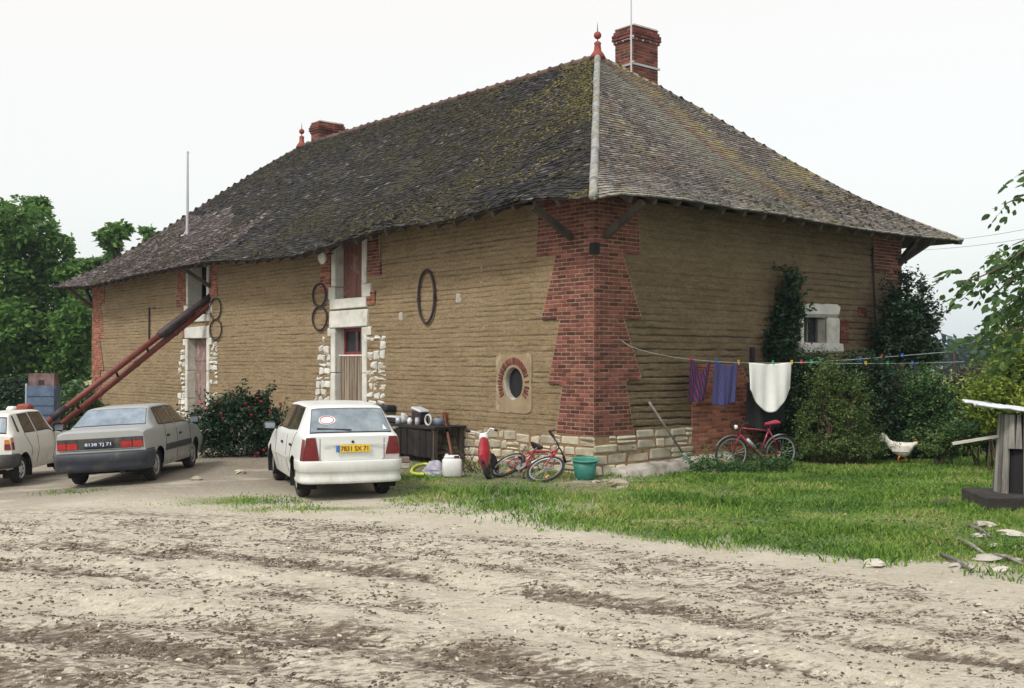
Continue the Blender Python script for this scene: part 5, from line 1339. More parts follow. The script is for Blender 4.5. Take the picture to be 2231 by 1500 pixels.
# concrete block below
a=GP(872,1022)
bk=thing('hollow_block','grey brown hollow block on the ground beneath the workbench','block',(a[0],a[1]+.1,0),RAD(8))
m=MB(); m.bbox((0,0,.055),(.34,.18,.10),.01,jit=.004); m.build('lower_course',M_CONC,bk); m=MB(); m.bbox((0,0,.165),(.33,.18,.10),.01,jit=.004); m.build('upper_course',mat('dull_brown_block',(.17,.12,.11),(.23,.18,.16)),bk)
# black trough on stone post
yy,zz=LW(836,889,-.15)
tr=thing('dark_trough','short black trough fixed on a small pile of pale stones beside the curtained door','trough',H2W(-.15,yy,0),TH)
m=MB(); m.bbox((0,0,zz),(.28,.62,.13),.03); m.build('trough',mat('blue_black_metal',(.02,.023,.035),rough=.5),tr)
z=0.0
while z<zz-.09:
    h=random.uniform(.14,.2); h=min(h,zz-.075-z); m=MB(); m.bbox((0.02,-.02,z+h/2),(.27+random.uniform(-.03,.03),.36+random.uniform(-.05,.05),h-.005),.03,jit=.015); m.build('stone',M_STONE,tr); z+=h
# jerrycan, bag, hose
a=GP(984,1042)
jc=thing('white_jerrycan','large white plastic jerrycan standing on the grass near the workbench','jerrycan',(a[0],a[1]+.1,0),RAD(10))
m=MB(); m.bbox((0,0,.17),(.33,.22,.33),.035); m.bbox((0,0,.355),(.27,.17,.06),.025); m.build('body',M_WHITE,jc,True)
m=MB(); m.box((.07,-.075,.362),(.085,.03,.035)); m.build('handle_opening',M_BLACK,jc)
m=MB(); m.lathe([(.03,.38),(.03,.41),(0,.412)],(-.09,0,0),12); m.build('cap',M_WHITE,jc)
a=GP(946,1040)
G=[]; 
for i in range(14):
    G.append([( .19*cos(2*pi*j/18)*sin(pi*i/26+.02)*(1+.25*vnoise(j*.9,i*.7,800))-.0, .15*sin(2*pi*j/18)*sin(pi*i/26+.02)*(1+.3*vnoise(j*.7,i*.9,801)), .24*cos(pi*i/26)*(1+.3*vnoise(j*.5,i*.5,802))) for j in range(19)])
m=MB(); m.grid(np.array(G)+np.array([0,0,0])); bag=m.build('plastic_bag',mat('grey_plastic_bag',(.27,.27,.34),(.42,.43,.5),scale=6,rough=.4,c3=(.3,.2,.18),s3=4,lo3=.5,hi3=.7)); bag.location=(a[0],a[1]+.12,0); tag(bag,'crumpled grey plastic bag beside the white jerrycan','bag')
pts=[GP(*q) for q in ((968,1021),(945,1020),(925,1017),(908,1018),(899,1023),(896,1029),(900,1035),(910,1039),(925,1040),(940,1039))]
m=MB(); m.tube([(x,y,.03+.02*sin(i)) for i,(x,y) in enumerate(pts)],.030,8); tag(m.build('garden_hose',mat('yellow_hose',(.45,.50,.05),(.55,.6,.09),rough=.5),None,True),'bright yellow hose curled on the ground beside the jerrycan','hose')
# green tub
a=GP(1276,1048)
tb=thing('green_tub','round green plastic tub on the ground at the foot of the brick corner','tub',(a[0],a[1]+.2,0))
M_TUB=mat('green_plastic',(.02,.14,.11),(.03,.18,.14),rough=.5)
R=Matrix.Rotation(RAD(6),3,'X')
m=MB(); m.lathe([(0,.005),(.155,.01),(.17,.04),(.215,.34),(.205,.34),(.16,.05),(0,.04)],(0,0,0),28,R=R); m.build('tub_body',M_TUB,tb,True)
m=MB(); m.lathe([(.213,.335),(.238,.338),(.238,.355),(.205,.352),(.205,.335)],(0,0,0),28,R=R); m.build('rim',mat('pale_green_rim',(.06,.30,.22),rough=.45),tb,True)
# pale scraps by the corner
def stone_thing(px,py,s_,label,m_=None,z=0):
    a=GP(px,py); o=rock(s_,m_ or M_STONE,'stone'); o.location=(a[0],a[1],s_*.2+z); o.rotation_euler=(0,0,random.uniform(0,6)); tag(o,label,'stone'); return o
def rock(s_,m_,name,flat=.55,lay=1):
    bm=MB(); n=11; G=[]
    sd=random.randint(0,999)
    for i in range(7):
        a=pi*i/6; G.append([(s_*sin(a)*cos(2*pi*j/n)*(1+1.1*(vnoise(j%n*1.9+sd,i*.7,900)-.5))*lay,s_*sin(a)*sin(2*pi*j/n)*(1+1.1*(vnoise(j%n*1.9+sd,i*.7,900)-.5)),s_*flat*cos(a)) for j in range(n+1)])
    bm.grid(np.array(G),flip=False); return bm.build(name,m_)
for px,py,s_,l in ((1305,1003,.10,'pale stone beside the green tub, the highest of the group'),(1312,1024,.06,'small pale stone just right of the green tub'),(1300,1053,.07,'flat pale stone at the foot of the green tub'),(1318,1049,.05,'pebble right of the green tub at ground level'),(1350,1062,.18,'broad flat stone in the grass in front of the concrete ledge'),(1552,1034,.13,'flat pinkish stone in the grass before the road bicycle'),(522,1032,.10,'white scrap of stone on the dirt left of the white hatchback'),(430,1046,.09,'pale flat stone on the dirt behind the silver saloon')):
    stone_thing(px,py,s_,l)
# ---- clothes line with the washing
la=RW(1350,740,-.02); A=Vector(H2W(la[0],-.02,la[1])); 
Bp=Vector(AT(2078,766,23.6)); 
pole=thing('clothes_post','wooden clothes post standing hidden in the shrubs at the right end of the line','post',(Bp.x,Bp.y,0))
m=MB(); m.bar((0,0,0),(0,0,Bp.z+.03),.05); m.build('shaft',M_WOODD,pole); m=MB(); m.tube([(0,-.04,Bp.z-.01),(.0,-.08,Bp.z),(0,-.04,Bp.z+.02)],.006,6); m.build('hook',M_BLACK,pole)
def linept(t_,zoff=0,B=Bp): p=A.lerp(B,t_); s_=.50*4*t_*(1-t_); s_=.36*sin(pi*min(1,t_**.62)); return p-Vector((0,0,s_))
def t_at(px):
    lo_,hi_=0,1
    for _ in range(30):
        mi=(lo_+hi_)/2; p=linept(mi); 
        if 1115.5+F*p.x/p.y<px: lo_=mi
        else: hi_=mi
    return lo_
m=MB(); m.tube([linept(k/40) for k in range(41)],.006,4); tag(m.build('washing_line',mat('grey_line',(.5,.55,.53),rough=.5)),'upper washing line carrying the laundry, running from the brick corner to the shrubs','rope')
C2=Bp+Vector((.1,-.3,-.22)); p1=linept(t_at(1735))
m=MB(); m.tube([p1.lerp(C2,k/12)-Vector((0,0,.03*sin(pi*k/12)-.0)) for k in range(13)],.005,4); tag(m.build('washing_line',bpy.data.materials['grey_line']),'lower washing line on the right, below the coloured pegs','rope')
def cloth_at(name,label,cat,px0,px1,outline,mm,depth_seed,fold,top=None):
    """outline(u)->(zTop,zBottom) metres relative to the line; u 0..1"""
    t0,t1=t_at(px0),t_at(px1); p0,p1_=linept(t0),linept(t1); nn=(p1_-p0).cross(Vector((0,0,1))).normalized()
    nu,nv=36,36; G=[]
    for i in range(nu+1):
        u=i/nu; row=[]
        for j in range(nv+1):
            v=j/nv; zt,zb_=outline(u,v); p=p0.lerp(p1_,outline.ux(u,v) if hasattr(outline,'ux') else u)
            f_=fold*(sin(u*9+depth_seed+v*1.5)*(.3+.7*v)+.5*sin(u*23+depth_seed*2)*(.4+.6*v))
            row.append(tuple(p+Vector((0,0,zt*(1-v)+zb_*v))+nn*(f_)))
        G.append(row)
    m=MB(); m.grid(np.array(G)); o=m.build(name,mm,None,True)
    md=o.modifiers.new('Solidify','SOLIDIFY'); md.thickness=.006
    return tag(o,label,cat)
class OL:
    def __init__(s,f,ux=None): s.f=f; 
    def __call__(s,u,v): return s.f(u,v)
def striped(name,c1,c2,c3,sc,ax='Z'):
    t=NT(name); w_=t.n('ShaderNodeTexWave'); w_.bands_direction='X'; w_.inputs['Scale'].default_value=sc; w_.inputs['Distortion'].default_value=.6; w_.inputs['Detail'].default_value=2
    mp=t.n('ShaderNodeMapping'); mp.inputs['Rotation'].default_value=(0,RAD(12),-RAD(26)); t.l(t.tc.outputs['Object'],mp.inputs[0]); t.l(mp.outputs[0],w_.inputs[0])
    col=t.ramp(w_.outputs['Fac'],[(.2,c1),(.5,c2),(.82,c3)]); t.color(col); t.set(Roughness=.95); return t.m
M_ST1=striped('striped_navy_crimson_cloth',(.018,.022,.065),(.03,.028,.085),(.17,.025,.07),5.2)
M_ST2=striped('striped_blue_cloth',(.04,.055,.16),(.025,.03,.11),(.09,.07,.18),7)
M_WCL=mat('white_cotton',(.80,.82,.80),(.86,.87,.84),rough=.95); M_BCL=mat('black_cloth',(.012,.013,.016),(.02,.02,.024),rough=.95)
def vneck(dep,len_,skew=0,point=0):
    f=lambda u,v:(-dep*max(0,1-abs(u-.52)/.40)**1.0*.9 if True else 0, -len_-point*(1-abs(2*u-1))+.05*u)
    o=OL(f); o.ux=lambda u,v:u*(1-.10*v)-skew*v+.04*v
    return o
cloth_at('striped_towel','navy and crimson striped cloth with a V shaped top, leftmost on the washing line','cloth',1503,1549,vneck(.27,.80,.22),M_ST1,1,.03)
cloth_at('striped_towel','blue striped cloth hanging second from the left on the washing line','cloth',1556,1608,vneck(.10,.80,.10,.06),M_ST2,2.4,.03)
o_=OL(lambda u,v:(-.025*sin(pi*u)**2,-.50-.46*max(0,1-abs(2*u-1)**1.75))); o_.ux=lambda u,v:.03+.94*u+.0*v if v>.02 else u
cloth_at('white_cloth','plain white cloth with a rounded bottom on the washing line','cloth',1628,1727,o_,M_WCL,.5,.03)
t0=t_at(1640); p_=linept(t0)
o2=OL(lambda u,v:(-.25,-1.0-.22*max(0,1-abs(2*u-1)**2)))
bc=cloth_at('black_cloth','black cloth hanging behind the white one on the washing line','cloth',1638,1720,o2,M_BCL,3,.03); bc.location+=Vector((-.05,.22,-.12))
pegc={'blue':(.03,.13,.5),'red':(.6,.03,.04),'green':(.03,.45,.12),'yellow':(.7,.45,.03)}
PM={k:mat('peg_'+k,v,rough=.45) for k,v in pegc.items()}
def peg(px,col,label,line2=False,up=.0):
    if not line2: p=linept(t_at(px))
    else:
        lo_,hi_=0,1
        for _ in range(30):
            mi=(lo_+hi_)/2; q=p1.lerp(C2,mi)
            if 1115.5+F*q.x/q.y<px: lo_=mi
            else: hi_=mi
        p=p1.lerp(C2,lo_)-Vector((0,0,.03*sin(pi*lo_)))
    t_=thing('clothes_peg',label,'peg',tuple(p),RAD(35),'coloured pegs on the washing lines')
    for s_ in (-1,1):
        m=MB(); m.bar((0,s_*.007,-.035),(0,s_*.018,.05),.016,.010,up=(1,0,0)); m.build('prong',PM[col],t_)
    m=MB(); m.tube([(-.01,0,.005),(.01,0,.005)],.009,6); m.build('spring',M_LEAD,t_)
for px,c_,l in ((1504,'red','red peg at the left end of the crimson striped cloth'),(1560,'blue','blue peg at the left corner of the blue striped cloth'),(1609,'yellow','yellow peg at the right corner of the blue striped cloth'),(1684,'green','green peg in the middle of the white cloth'),(1725,'yellow','yellow peg at the right corner of the white cloth'),(1746,'red','red peg just right of the white cloth'),(1768,'green','left one of two close green pegs right of the white cloth'),(1787,'green','right one of two close green pegs right of the white cloth'),(1875,'blue','blue peg on the upper line below the gable window'),(1921,'red','red peg between the two blue ones on the upper line'),(1966,'blue','rightmost blue peg on the upper line')): peg(px,c_,l)
for px,c_,l in ((1886,'yellow','pale peg lying on the lower line'),(1934,'green','green peg on the lower line'),(1988,'blue','peg nearest the right end of the lower line')): peg(px,c_,l,True)
# ---- hen
a=GP(1964,1012)
hen=thing('hen','white hen with a red comb standing on the grass before the hedge','hen',(a[0],a[1],0),RAD(-14))
M_FEA=mat('white_feathers',(.62,.60,.53),(.74,.73,.67),scale=14,rough=.95,bump=.25,bscale=30)
sec=[(-.26,.44,.015,.05),(-.24,.40,.03,.08),(-.20,.34,.05,.085),(-.14,.29,.085,.10),(-.05,.26,.115,.12),(.04,.25,.12,.125),(.11,.26,.105,.115),(.16,.29,.07,.085),(.20,.33,.045,.055),(.225,.355,.035,.04),(.25,.36,.034,.036),(.275,.355,.02,.022)]
G=[[(x,w_*cos(b_),z+h*sin(b_)) for b_ in np.linspace(0,2*pi,17)] for x,z,w_,h in sec]
for x,z,w_,h in sec: pass
m=MB(); m.grid(np.array(G),flip=False); m.build('body',M_FEA,hen,True)
M_COMB=mat('red_comb',(.5,.05,.03),rough=.6)
m=MB(); m.prism([(.215,.385),(.225,.42),(.235,.395),(.248,.43),(.258,.395),(.272,.415),(.278,.37),(.24,.375)],(0,.006,0),(1,0,0),(0,0,1),.012); m.prism([(.262,.335),(.275,.30),(.285,.33)],(0,.006,0),(1,0,0),(0,0,1),.012); m.build('comb',M_COMB,hen)
m=MB(); m.tube([(.27,0,.352),(.305,0,.342)],[.011,.002],6); m.build('beak',M_AMB,hen)
m=MB(); 
for s_ in (-1,1): m.lathe([(0,-.005),(.006,0),(0,.005)],(.255,s_*.032,.365),8)
m.build('eyes',M_BLACK,hen)
for s_ in (-1,1):
    m=MB(); G=[[(x,s_*(w_+.008),z) for z in np.linspace(.22,.32,4)] for x,w_ in ((-.16,.075),(-.1,.10),(0,.12),(.08,.115),(.12,.09))]; m.grid(np.array(G)); m.build('wing',M_FEA,hen,True)
    m=MB(); m.tube([(0.02+.05*s_,s_*.045,.16),(.0+.06*s_,s_*.045,.09),(.02+.06*s_,s_*.045,.012)],[.022,.011,.008],6)
    for an in (-.5,0,.5): m.tube([(.02+.06*s_,s_*.045,.012),(.02+.06*s_+.06*cos(an),s_*.045+.06*sin(an),.005)],.006,5)
    m.build('leg',M_AMB,hen,True)
m=MB(); 
for k in range(5): m.prism([(-.25,.36),(-.22,.42),(-.30-.015*k,.55-.02*k),(-.335-.01*k,.52-.03*k)],(0,-.02+.01*k,0),(1,0,0),(0,0,1),.004)
m.build('tail',M_FEA,hen)
hen.scale=(1.12,1.12,1.15)
# ---- weathered board stand with tin roof at the right edge
bs=GP(2218,1106)
st=thing('board_stand','weathered grey board stand shaped like a flared trunk at the right edge','wooden stand',(bs[0]+.12,bs[1]+.15,0),0)
nb=24
for k in range(nb):
    an=2*pi*k/nb; rb_,rt_=.36+random.uniform(-.025,.025),.28+random.uniform(-.02,.02)
    p0=Vector((rb_*cos(an),rb_*sin(an),.06)); p1_=Vector((rt_*cos(an+random.uniform(-.05,.05)),rt_*sin(an+random.uniform(-.05,.05)),1.28)); tan=Vector((-sin(an),cos(an),0))
    if k in (15,16): p0=p0.lerp(p1_,.62)
    w0,w1=random.uniform(.05,.10),random.uniform(.045,.075); rad=Vector((cos(an),sin(an),0))*.012*(1+k%2)
    v=[p0-tan*w0/2,p0+tan*w0/2,p1_+tan*w1/2,p1_-tan*w1/2]; v=[q+rad for q in v]+[q-rad*2 for q in v]
    m=MB(); m.add([tuple(q) for q in v],[(0,1,2,3),(7,6,5,4),(0,4,5,1),(1,5,6,2),(2,6,7,3),(3,7,4,0)]); m.build('board',M_WOODG,st)
m=MB(); m.lathe([(.30,.05),(.23,1.25)],(0,0,0),16); m.build('dark_core',M_DARK,st)
m=MB(); m.bar((-.27,0,.98),(-.92,.1,.86),.07,.035); m.build('arm_board',mat('pale_wood',(.5,.48,.42),rough=.8),st)
# tin sheet on top
sh=MB(); G=[]
for i in range(30):
    u=i/29; G.append([(-.72+1.5*u-.03*sin(j),-.42+.84*j/11,1.30+.13*(1-u)**1.5+.018*sin(j*2.6)+.05*(1-u)*(j/11-.6)+.02*vnoise(i*.4,j*.5,950)) for j in range(12)])
sh.grid(np.array(G)); so_=sh.build('tin_sheet',mat('whitish_tin',(.58,.64,.67),(.70,.74,.76),scale=3,rough=.45,metal=.2,c3=(.12,.13,.2),s3=3.2,lo3=.6,hi3=.68),None,True); so_.location=st.location; so_.rotation_euler=(0,RAD(1),RAD(-4)); so_.modifiers.new('Solidify','SOLIDIFY').thickness=.02
tag(so_,'bent whitish tin sheet lying as a roof on the board stand','metal sheet')
M_SLAB=mat('dark_slab_timber',(.02,.017,.016),(.05,.044,.04),scale=5,rough=.9,bump=.5)
sl=thing('base_slab','dark thick timber slab under the board stand','slab',(bs[0]+.15,bs[1]+.0,0),RAD(-4)); m=MB(); m.bbox((0,0,.10),(1.5,1.0,.20),.015,jit=.01); m.build('timber',M_SLAB,sl)
m=MB(); m.bbox((0,-.0,-.03),(1.5,1.3,.05),.01); m.build('footing',M_CONC,sl)
a=GP(2062,1101); m=MB(); m.tube([(-.17,0,.03),(0,.02,.045),(.18,-.02,.03)],[.03,.05,.025],8); o=m.build('log',M_WOODD,None,True); o.location=(a[0],a[1],0); tag(o,'short dark log lying in the grass left of the timber slab','log')
# debris in the right foreground
pl=[(2140,1148,.17,'whitish broken slab just below the timber slab'),(2130,1170,.10,'small pale chunk under the broken slab'),(2205,1168,.16,'flat pale chunk at the right edge below the timber slab'),(2175,1195,.12,'pale chunk in the middle of the debris'),(2222,1198,.12,'pale chunk in the debris touching the right edge'),(2150,1222,.16,'long pale piece low in the debris'),(2215,1225,.10,'small piece low in the debris near the right edge'),(2085,1236,.10,'flat pale piece at the grass edge left of the debris'),(1905,1232,.14,'pale flat stone at the lower edge of the grass'),(2180,1245,.11,'lowest pale piece of the debris')]
for px,py,s_,l in pl:
    a=GP(px,py); o=rock(s_,M_CONC if random.random()<.6 else bpy.data.materials['pale_wood'],'debris_piece',.42,1.25); o.scale=(.62,.7,.7); o.location=(a[0],a[1],s_*.14); o.rotation_euler=(random.uniform(-.1,.1),random.uniform(-.15,.15),random.uniform(-.6,.6)); tag(o,l,'rubble','pale rubble near the board stand')
for i,(x0,y0,x1,y1) in enumerate(((2085,1180,2150,1215),(2110,1150,2160,1175),(2165,1215,2230,1235),(2050,1215,2120,1250))):
    a=GP(x0,y0);b_=GP(x1,y1); m=MB(); m.tube([(a[0],a[1],.03),((a[0]+b_[0])/2,(a[1]+b_[1])/2,.05),(b_[0],b_[1],.02)],[.018,.022,.014],6); tag(m.build('stick',M_WOODG,None,True),['grey stick crossing the left of the rubble','short stick right below the timber slab','stick at the right edge among the rubble','lowest stick at the grass edge'][i],'stick','sticks among the rubble')
# ---- blue cabinet, rusty box and bits beyond the left cars
a=AT(95,880,30)
cb=thing('blue_cabinet','blue grey slatted metal cabinet standing beyond the cars on the left','cabinet',(a[0],a[1],0),RAD(8))
M_BLUC=mat('blue_grey_paint',(.06,.10,.17),(.10,.15,.23),rough=.6,c3=(.25,.3,.33),s3=2,lo3=.6,hi3=.75)
m=MB(); m.box((0,0,.68),(.72,.6,1.36)); 
for k in range(5): m.box((0,-.31,.2+.25*k),(.70,.03,.22))
m.build('cabinet_body',M_BLUC,cb); m=MB(); m.box((-.42,-.1,.7),(.05,.05,1.45)); m.build('post',M_LEAD,cb)
ca=AT(95,853,30)[2]
cbx=thing('rusty_box','rusty brown crate sitting on top of the blue cabinet','box',(a[0],a[1],1.362),RAD(8))
m=MB(); w2=.66; h=.34
for s_ in (-1,1): m.box((0,s_*.22,h/2),(w2,.04,h)); m.box((s_*(w2/2-.02),0,h/2),(.04,.40,h))
m.build('sides',mat('rusty_brown',(.11,.06,.06),(.22,.16,.16),scale=4,rough=.9),cbx); m=MB(); m.box((.0,-.245,.1),(.14,.02,.12)); m.build('opening',M_BLACK,cbx)
a=AT(30,878,27); 
t_=thing('orange_planter','orange planter with pale green plants beyond the small white car','planter',(a[0]+.1,a[1],0))
zt=float(AT(30,882,27)[2]); m=MB(); m.bbox((0.05,0,zt-.3),(.5,.3,.26),.04); m.box((.05,0,(zt-.45)/2),(.4,.25,zt-.45)); m.bbox((.2,-.05,zt-.08),(.34,.3,.2),.05); m.build('planter_body',M_TERRA,t_)
m=MB(); m.bbox((-.12,-.03,zt-.19),(.22,.3,.30),.05); m.build('white_pot',M_WHITE,t_)
# ---- power lines behind the house
for k,(x0,y0,x1,y1) in enumerate(((1985,531,2231,485),(1960,548,2231,512))):
    a=Vector(AT(x0,y0,60)); b_=Vector(AT(x1+260,y1-45,42)); m=MB(); m.tube([a.lerp(b_,i/10)-Vector((0,0,.3*sin(pi*i/10))) for i in range(-6,11)],.010,4)
    tag(m.build('power_line',M_BLACK),['upper thin power line in the sky right of the eave','lower thin power line in the sky right of the eave'][k],'cable','power lines')
# small dark grass-foot brick bits
# ================================================================ vegetation
def leafmat(name,c1,c2,c3,tr=.25,rough=.6):
    t=NT(name); col=t.ramp(t.attr('rnd'),[(0,c1),(.5,c2),(1,c3)]); col=t.mix(t.ramp(t.noise(.9,3,.6),[(.35,0.0),(.7,.5)]),col,c1)
    t.color(col); t.set(Roughness=rough,Specular_IOR_Level=.35)
    tl=t.n('ShaderNodeBsdfTranslucent'); t.l(col,tl.inputs[0]); mx=t.n('ShaderNodeMixShader'); mx.inputs[0].default_value=tr
    t.l(t.b.outputs[0],mx.inputs[1]); t.l(tl.outputs[0],mx.inputs[2]); out=[n for n in t.t.nodes if n.type=='OUTPUT_MATERIAL'][0]; t.l(mx.outputs[0],out.inputs[0]); return t.m
M_LW=leafmat('walnut_leaves',(.05,.125,.028),(.115,.24,.05),(.24,.40,.10),.4)
M_LD=leafmat('dark_evergreen_leaves',(.009,.026,.012),(.02,.055,.022),(.055,.12,.042),.12)
M_LM=leafmat('mid_green_leaves',(.03,.08,.027),(.07,.15,.045),(.15,.26,.08),.2)
M_LC=leafmat('olive_shrub_leaves',(.045,.08,.022),(.10,.165,.04),(.20,.28,.08),.2)
M_LY=leafmat('yellow_green_leaves',(.08,.14,.02),(.22,.30,.045),(.44,.48,.09),.35)
M_LR=leafmat('rose_leaves',(.008,.028,.012),(.016,.05,.02),(.03,.08,.03),.12)
M_LB=leafmat('far_tree_leaves_hazed',(.035,.075,.06),(.055,.11,.085),(.08,.14,.10),.2)  # blue-green leaf colour carries part of the distance haze
M_BARK=mat('bark',(.07,.055,.04),(.14,.11,.085),scale=6,rough=.95,bump=.7,bscale=25,stretch=(1,1,.3))
M_TWIG=mat('twig',(.06,.04,.03),(.1,.07,.05),rough=.9)
def leaves(name,C_,size,m,parent,aspect=.5,droop=.3,up=.6,curl=.25,rsd=None):
    """C_: (N,3) leaf bases; folded rhombic leaves, two faces each"""
    R=rsd or rs; N=len(C_)
    d=R.normal(size=(N,3)); d[:,2]=d[:,2]*.5-droop; d/=np.linalg.norm(d,axis=1)[:,None]
    n=R.normal(size=(N,3)); n[:,2]+=up*2; n-= (n*d).sum(1)[:,None]*d; n/=np.linalg.norm(n,axis=1)[:,None]
    s_=np.cross(d,n); L=(size*R.uniform(.6,1.3,N))[:,None]
    a=C_; b=C_+d*L; w_=L*aspect*.5
    mid=C_+d*L*.45
    l=mid+s_*w_-n*w_*curl; r=mid-s_*w_-n*w_*curl
    V=np.stack([a,l,b,r],1); rn=np.clip(R.beta(2,2.4,N),0,1)
    return quads(name,V,m,parent,rn,4)
def clumps(blobs,N,R,shell=.55,noise=.25,sub=26,subr=.32):
    """points gathered in leaf clumps over ellipsoid blobs (cx,cy,cz,rx,ry,rz)"""
    B=np.array(blobs,float); vol=(B[:,3]*B[:,4]*B[:,5])**.67; pr=vol/vol.sum()
    nc=max(1,N//sub); pick=R.choice(len(B),nc,p=pr); u=R.normal(size=(nc,3)); u/=np.linalg.norm(u,axis=1)[:,None]
    rad=(shell+(1-shell)*R.rand(nc))**1.0+noise*R.normal(size=nc)*.5
    cen=B[pick,:3]+u*B[pick,3:]*rad[:,None]
    k=np.repeat(np.arange(nc),sub); avg=B[pick,3:].min(1)
    spread=(subr*avg*R.uniform(.5,1.3,nc))[k][:,None]
    return cen[k]+R.normal(size=(len(k),3))*spread*np.array([1,1,.7])*.6
def sprigs(bl,n,R,per=16,ln=(.18,.5)):
    out=[]; B=np.array(bl)
    for _ in range(n):
        b=B[R.randint(len(B))]; u=R.normal(size=3); u[2]=abs(u[2])*1.1; u/=np.linalg.norm(u); p=b[:3]+u*b[3:]*.9; L=R.uniform(*ln); d=u*np.array([1,1,.8])+np.array([0,0,.55]); d/=np.linalg.norm(d)
        k=np.linspace(0,1,per)[:,None]; q=p+d*L*k+R.normal(size=(per,3))*.028+np.array([0,0,-.12*L])*k**2; out.append(q)
    return np.concatenate(out)
def trunk(name,parent,paths,m=M_BARK):
    b=MB()
    for pts,r0,r1 in paths:
        n=len(pts); b.tube(pts,[r0+(r1-r0)*i/(n-1) for i in range(n)],8)
    return b.build(name,m,parent,True)
def limb(a,b,k=5,w_=.08):
    a=Vector(a);b=Vector(b);L=(b-a).length; return [tuple(a.lerp(b,i/k)+Vector((random.uniform(-w_,w_),random.uniform(-w_,w_),random.uniform(-w_,w_)))*L*(1 if 0<i<k else 0)) for i in range(k+1)]
def tree(name,label,loc,blobs,N,size,m,trk,cat='tree',group=None,seed=1,sub=26,subr=.32,shell=.55,**k):
    R=np.random.RandomState(seed); t_=thing(name,label,cat,loc,0,group)
    leaves('crown',clumps(blobs,N,R,shell,sub=sub,subr=subr),size,m,t_,rsd=R,**k)
    paths=[(limb((0,0,-.1),trk[0],5,.03),trk[1],min(trk[1]*.6,.16))]
    for bx in blobs[:14]: paths.append((limb(trk[0],(bx[0],bx[1],bx[2]),5,.03),min(.16,trk[1]*.45),.02))
    trunk('trunk',t_,paths); return t_
# big walnut at the left, behind the house
def blob_px(l,Y,o):
    out=[]
    for px,py,rx,ry in l:
        p=AT(px,py,Y); k=Y/F; out.append((p[0]-o[0],random.uniform(-1.5,1.5),p[2],rx*k,rx*k*.9,ry*k))
    return out
YT=46; o=(AT(60,850,YT)[0],YT)
bl=blob_px([(60,500,75,60),(-30,520,70,70),(120,560,45,60),(20,580,90,70),(95,640,80,60),(160,650,60,60),(-40,660,90,80),(30,720,90,70),(120,740,80,70),(190,720,50,70),(60,800,80,50),(150,800,60,50),(-60,780,90,70),(60,445,35,25),(175,600,25,25)],YT,o)
bl=[b_ if abs(b_[0])<99 else b_ for b_ in bl]
tree('walnut_tree','large green walnut tree filling the left side behind the house',(o[0],o[1],0),bl,44000,.27,M_LW,((0,0,3.0),.42),seed=3,sub=18,subr=.22,shell=.6)
YT=52; o=(AT(262,850,YT)[0],YT)
tree('small_tree','tree top with a loose crown showing over the left eave beside the walnut',(o[0],o[1],0),blob_px([(262,520,26,22),(275,505,20,14),(250,540,20,16),(215,572,30,20),(200,590,35,25),(240,600,40,30)],YT,o),4200,.34,M_LW,((0,0,5.5),.25),seed=5,sub=14)
YT=58; o=(AT(330,850,YT)[0],YT)
tree('small_tree','tiny tree tip peeping above the roof edge right of the loose crown',(o[0],o[1],0),blob_px([(327,508,13,10),(345,530,22,18)],YT,o),1000,.34,M_LW,((0,0,7),.2),seed=6,sub=12)
# dark undergrowth beneath the walnut
for i,(px,py,rx,ry,Y,l,mm) in enumerate([(150,865,60,35,38,'dark bushes under the walnut next to the far brick corner',M_LD),(170,895,55,30,33,'low dark bush behind the auger foot',M_LM),(40,850,60,30,40,'dark bush behind the orange planter at the left edge',M_LD),(-40,870,70,45,40,'dark bush beyond the left picture edge',M_LD)]):
    o=(AT(px,py,Y)[0],Y); k=Y/F; zc=float(AT(px,py,Y)[2])
    tree('bush',l,(o[0],o[1],0),[(0,0,max(zc*.6,.5),rx*k,rx*k*.7,max(zc*.6,.6)+ry*k*.5),(-rx*k*.4,.2,max(zc*.6,.5),rx*k*.6,rx*k*.5,zc*.7)],5200,.16,mm,((0,0,.5),.06),'bush',seed=20+i)
# rose bush
a=GP(520,1000); rb=thing('rose_bush','dark rose bush with scattered red blooms between the silver saloon and the white hatchback','rose bush',(a[0],a[1]+.7,0))
R=np.random.RandomState(31); rbl=[(-.15,0,.62,.75,.6,.62),(.5,0,.5,.55,.5,.5),(-.6,.1,.45,.45,.4,.48),(.05,0,1.05,.4,.35,.3),(.75,-.1,.35,.4,.35,.38),(-.45,0,.9,.35,.3,.35),(.28,0,1.1,.25,.2,.25)]
rbl.append((-.8,0,.6,.45,.4,.55)); leaves('foliage',np.concatenate([clumps(rbl,15000,R,.6,noise=.32,subr=.25,sub=18),sprigs(rbl,110,R)]),.075,M_LR,rb,rsd=R,aspect=.65)
paths=[]
for i in range(16):
    a_=random.uniform(0,6.28); t0=(random.uniform(-.4,.4),random.uniform(-.2,.2),0); t1=(random.uniform(-.85,.9),random.uniform(-.3,.3),random.uniform(.7,1.3)); paths.append((limb(t0,t1,5,.06),.014,.005))
paths.append((limb((-.1,0,.6),(.12,-.1,1.5),4,.05),.01,.004)); trunk('stems',rb,paths,M_TWIG)
M_ROSE=mat('red_rose',(.17,.006,.01),(.27,.012,.016),rough=.7)
for px,py in ((452,892),(440,880),(560,868),(569,876),(527,893),(543,888),(500,862),(482,902),(487,912),(575,982),(556,995),(562,988),(586,998),(600,985),(505,935),(590,900),(548,905),(470,878),(535,880),(610,880)):
    p=AT(px,py,a[1]+.15+random.uniform(0,.2)); m=MB(); m.lathe([(0,-.026),(.022,-.015),(.033,.007),(.024,.026),(.009,.015),(0,.022)],(p[0]-rb.location.x,p[1]-rb.location.y,p[2]),9); m.build('rose_bloom',M_ROSE,rb,True)
yl=[]
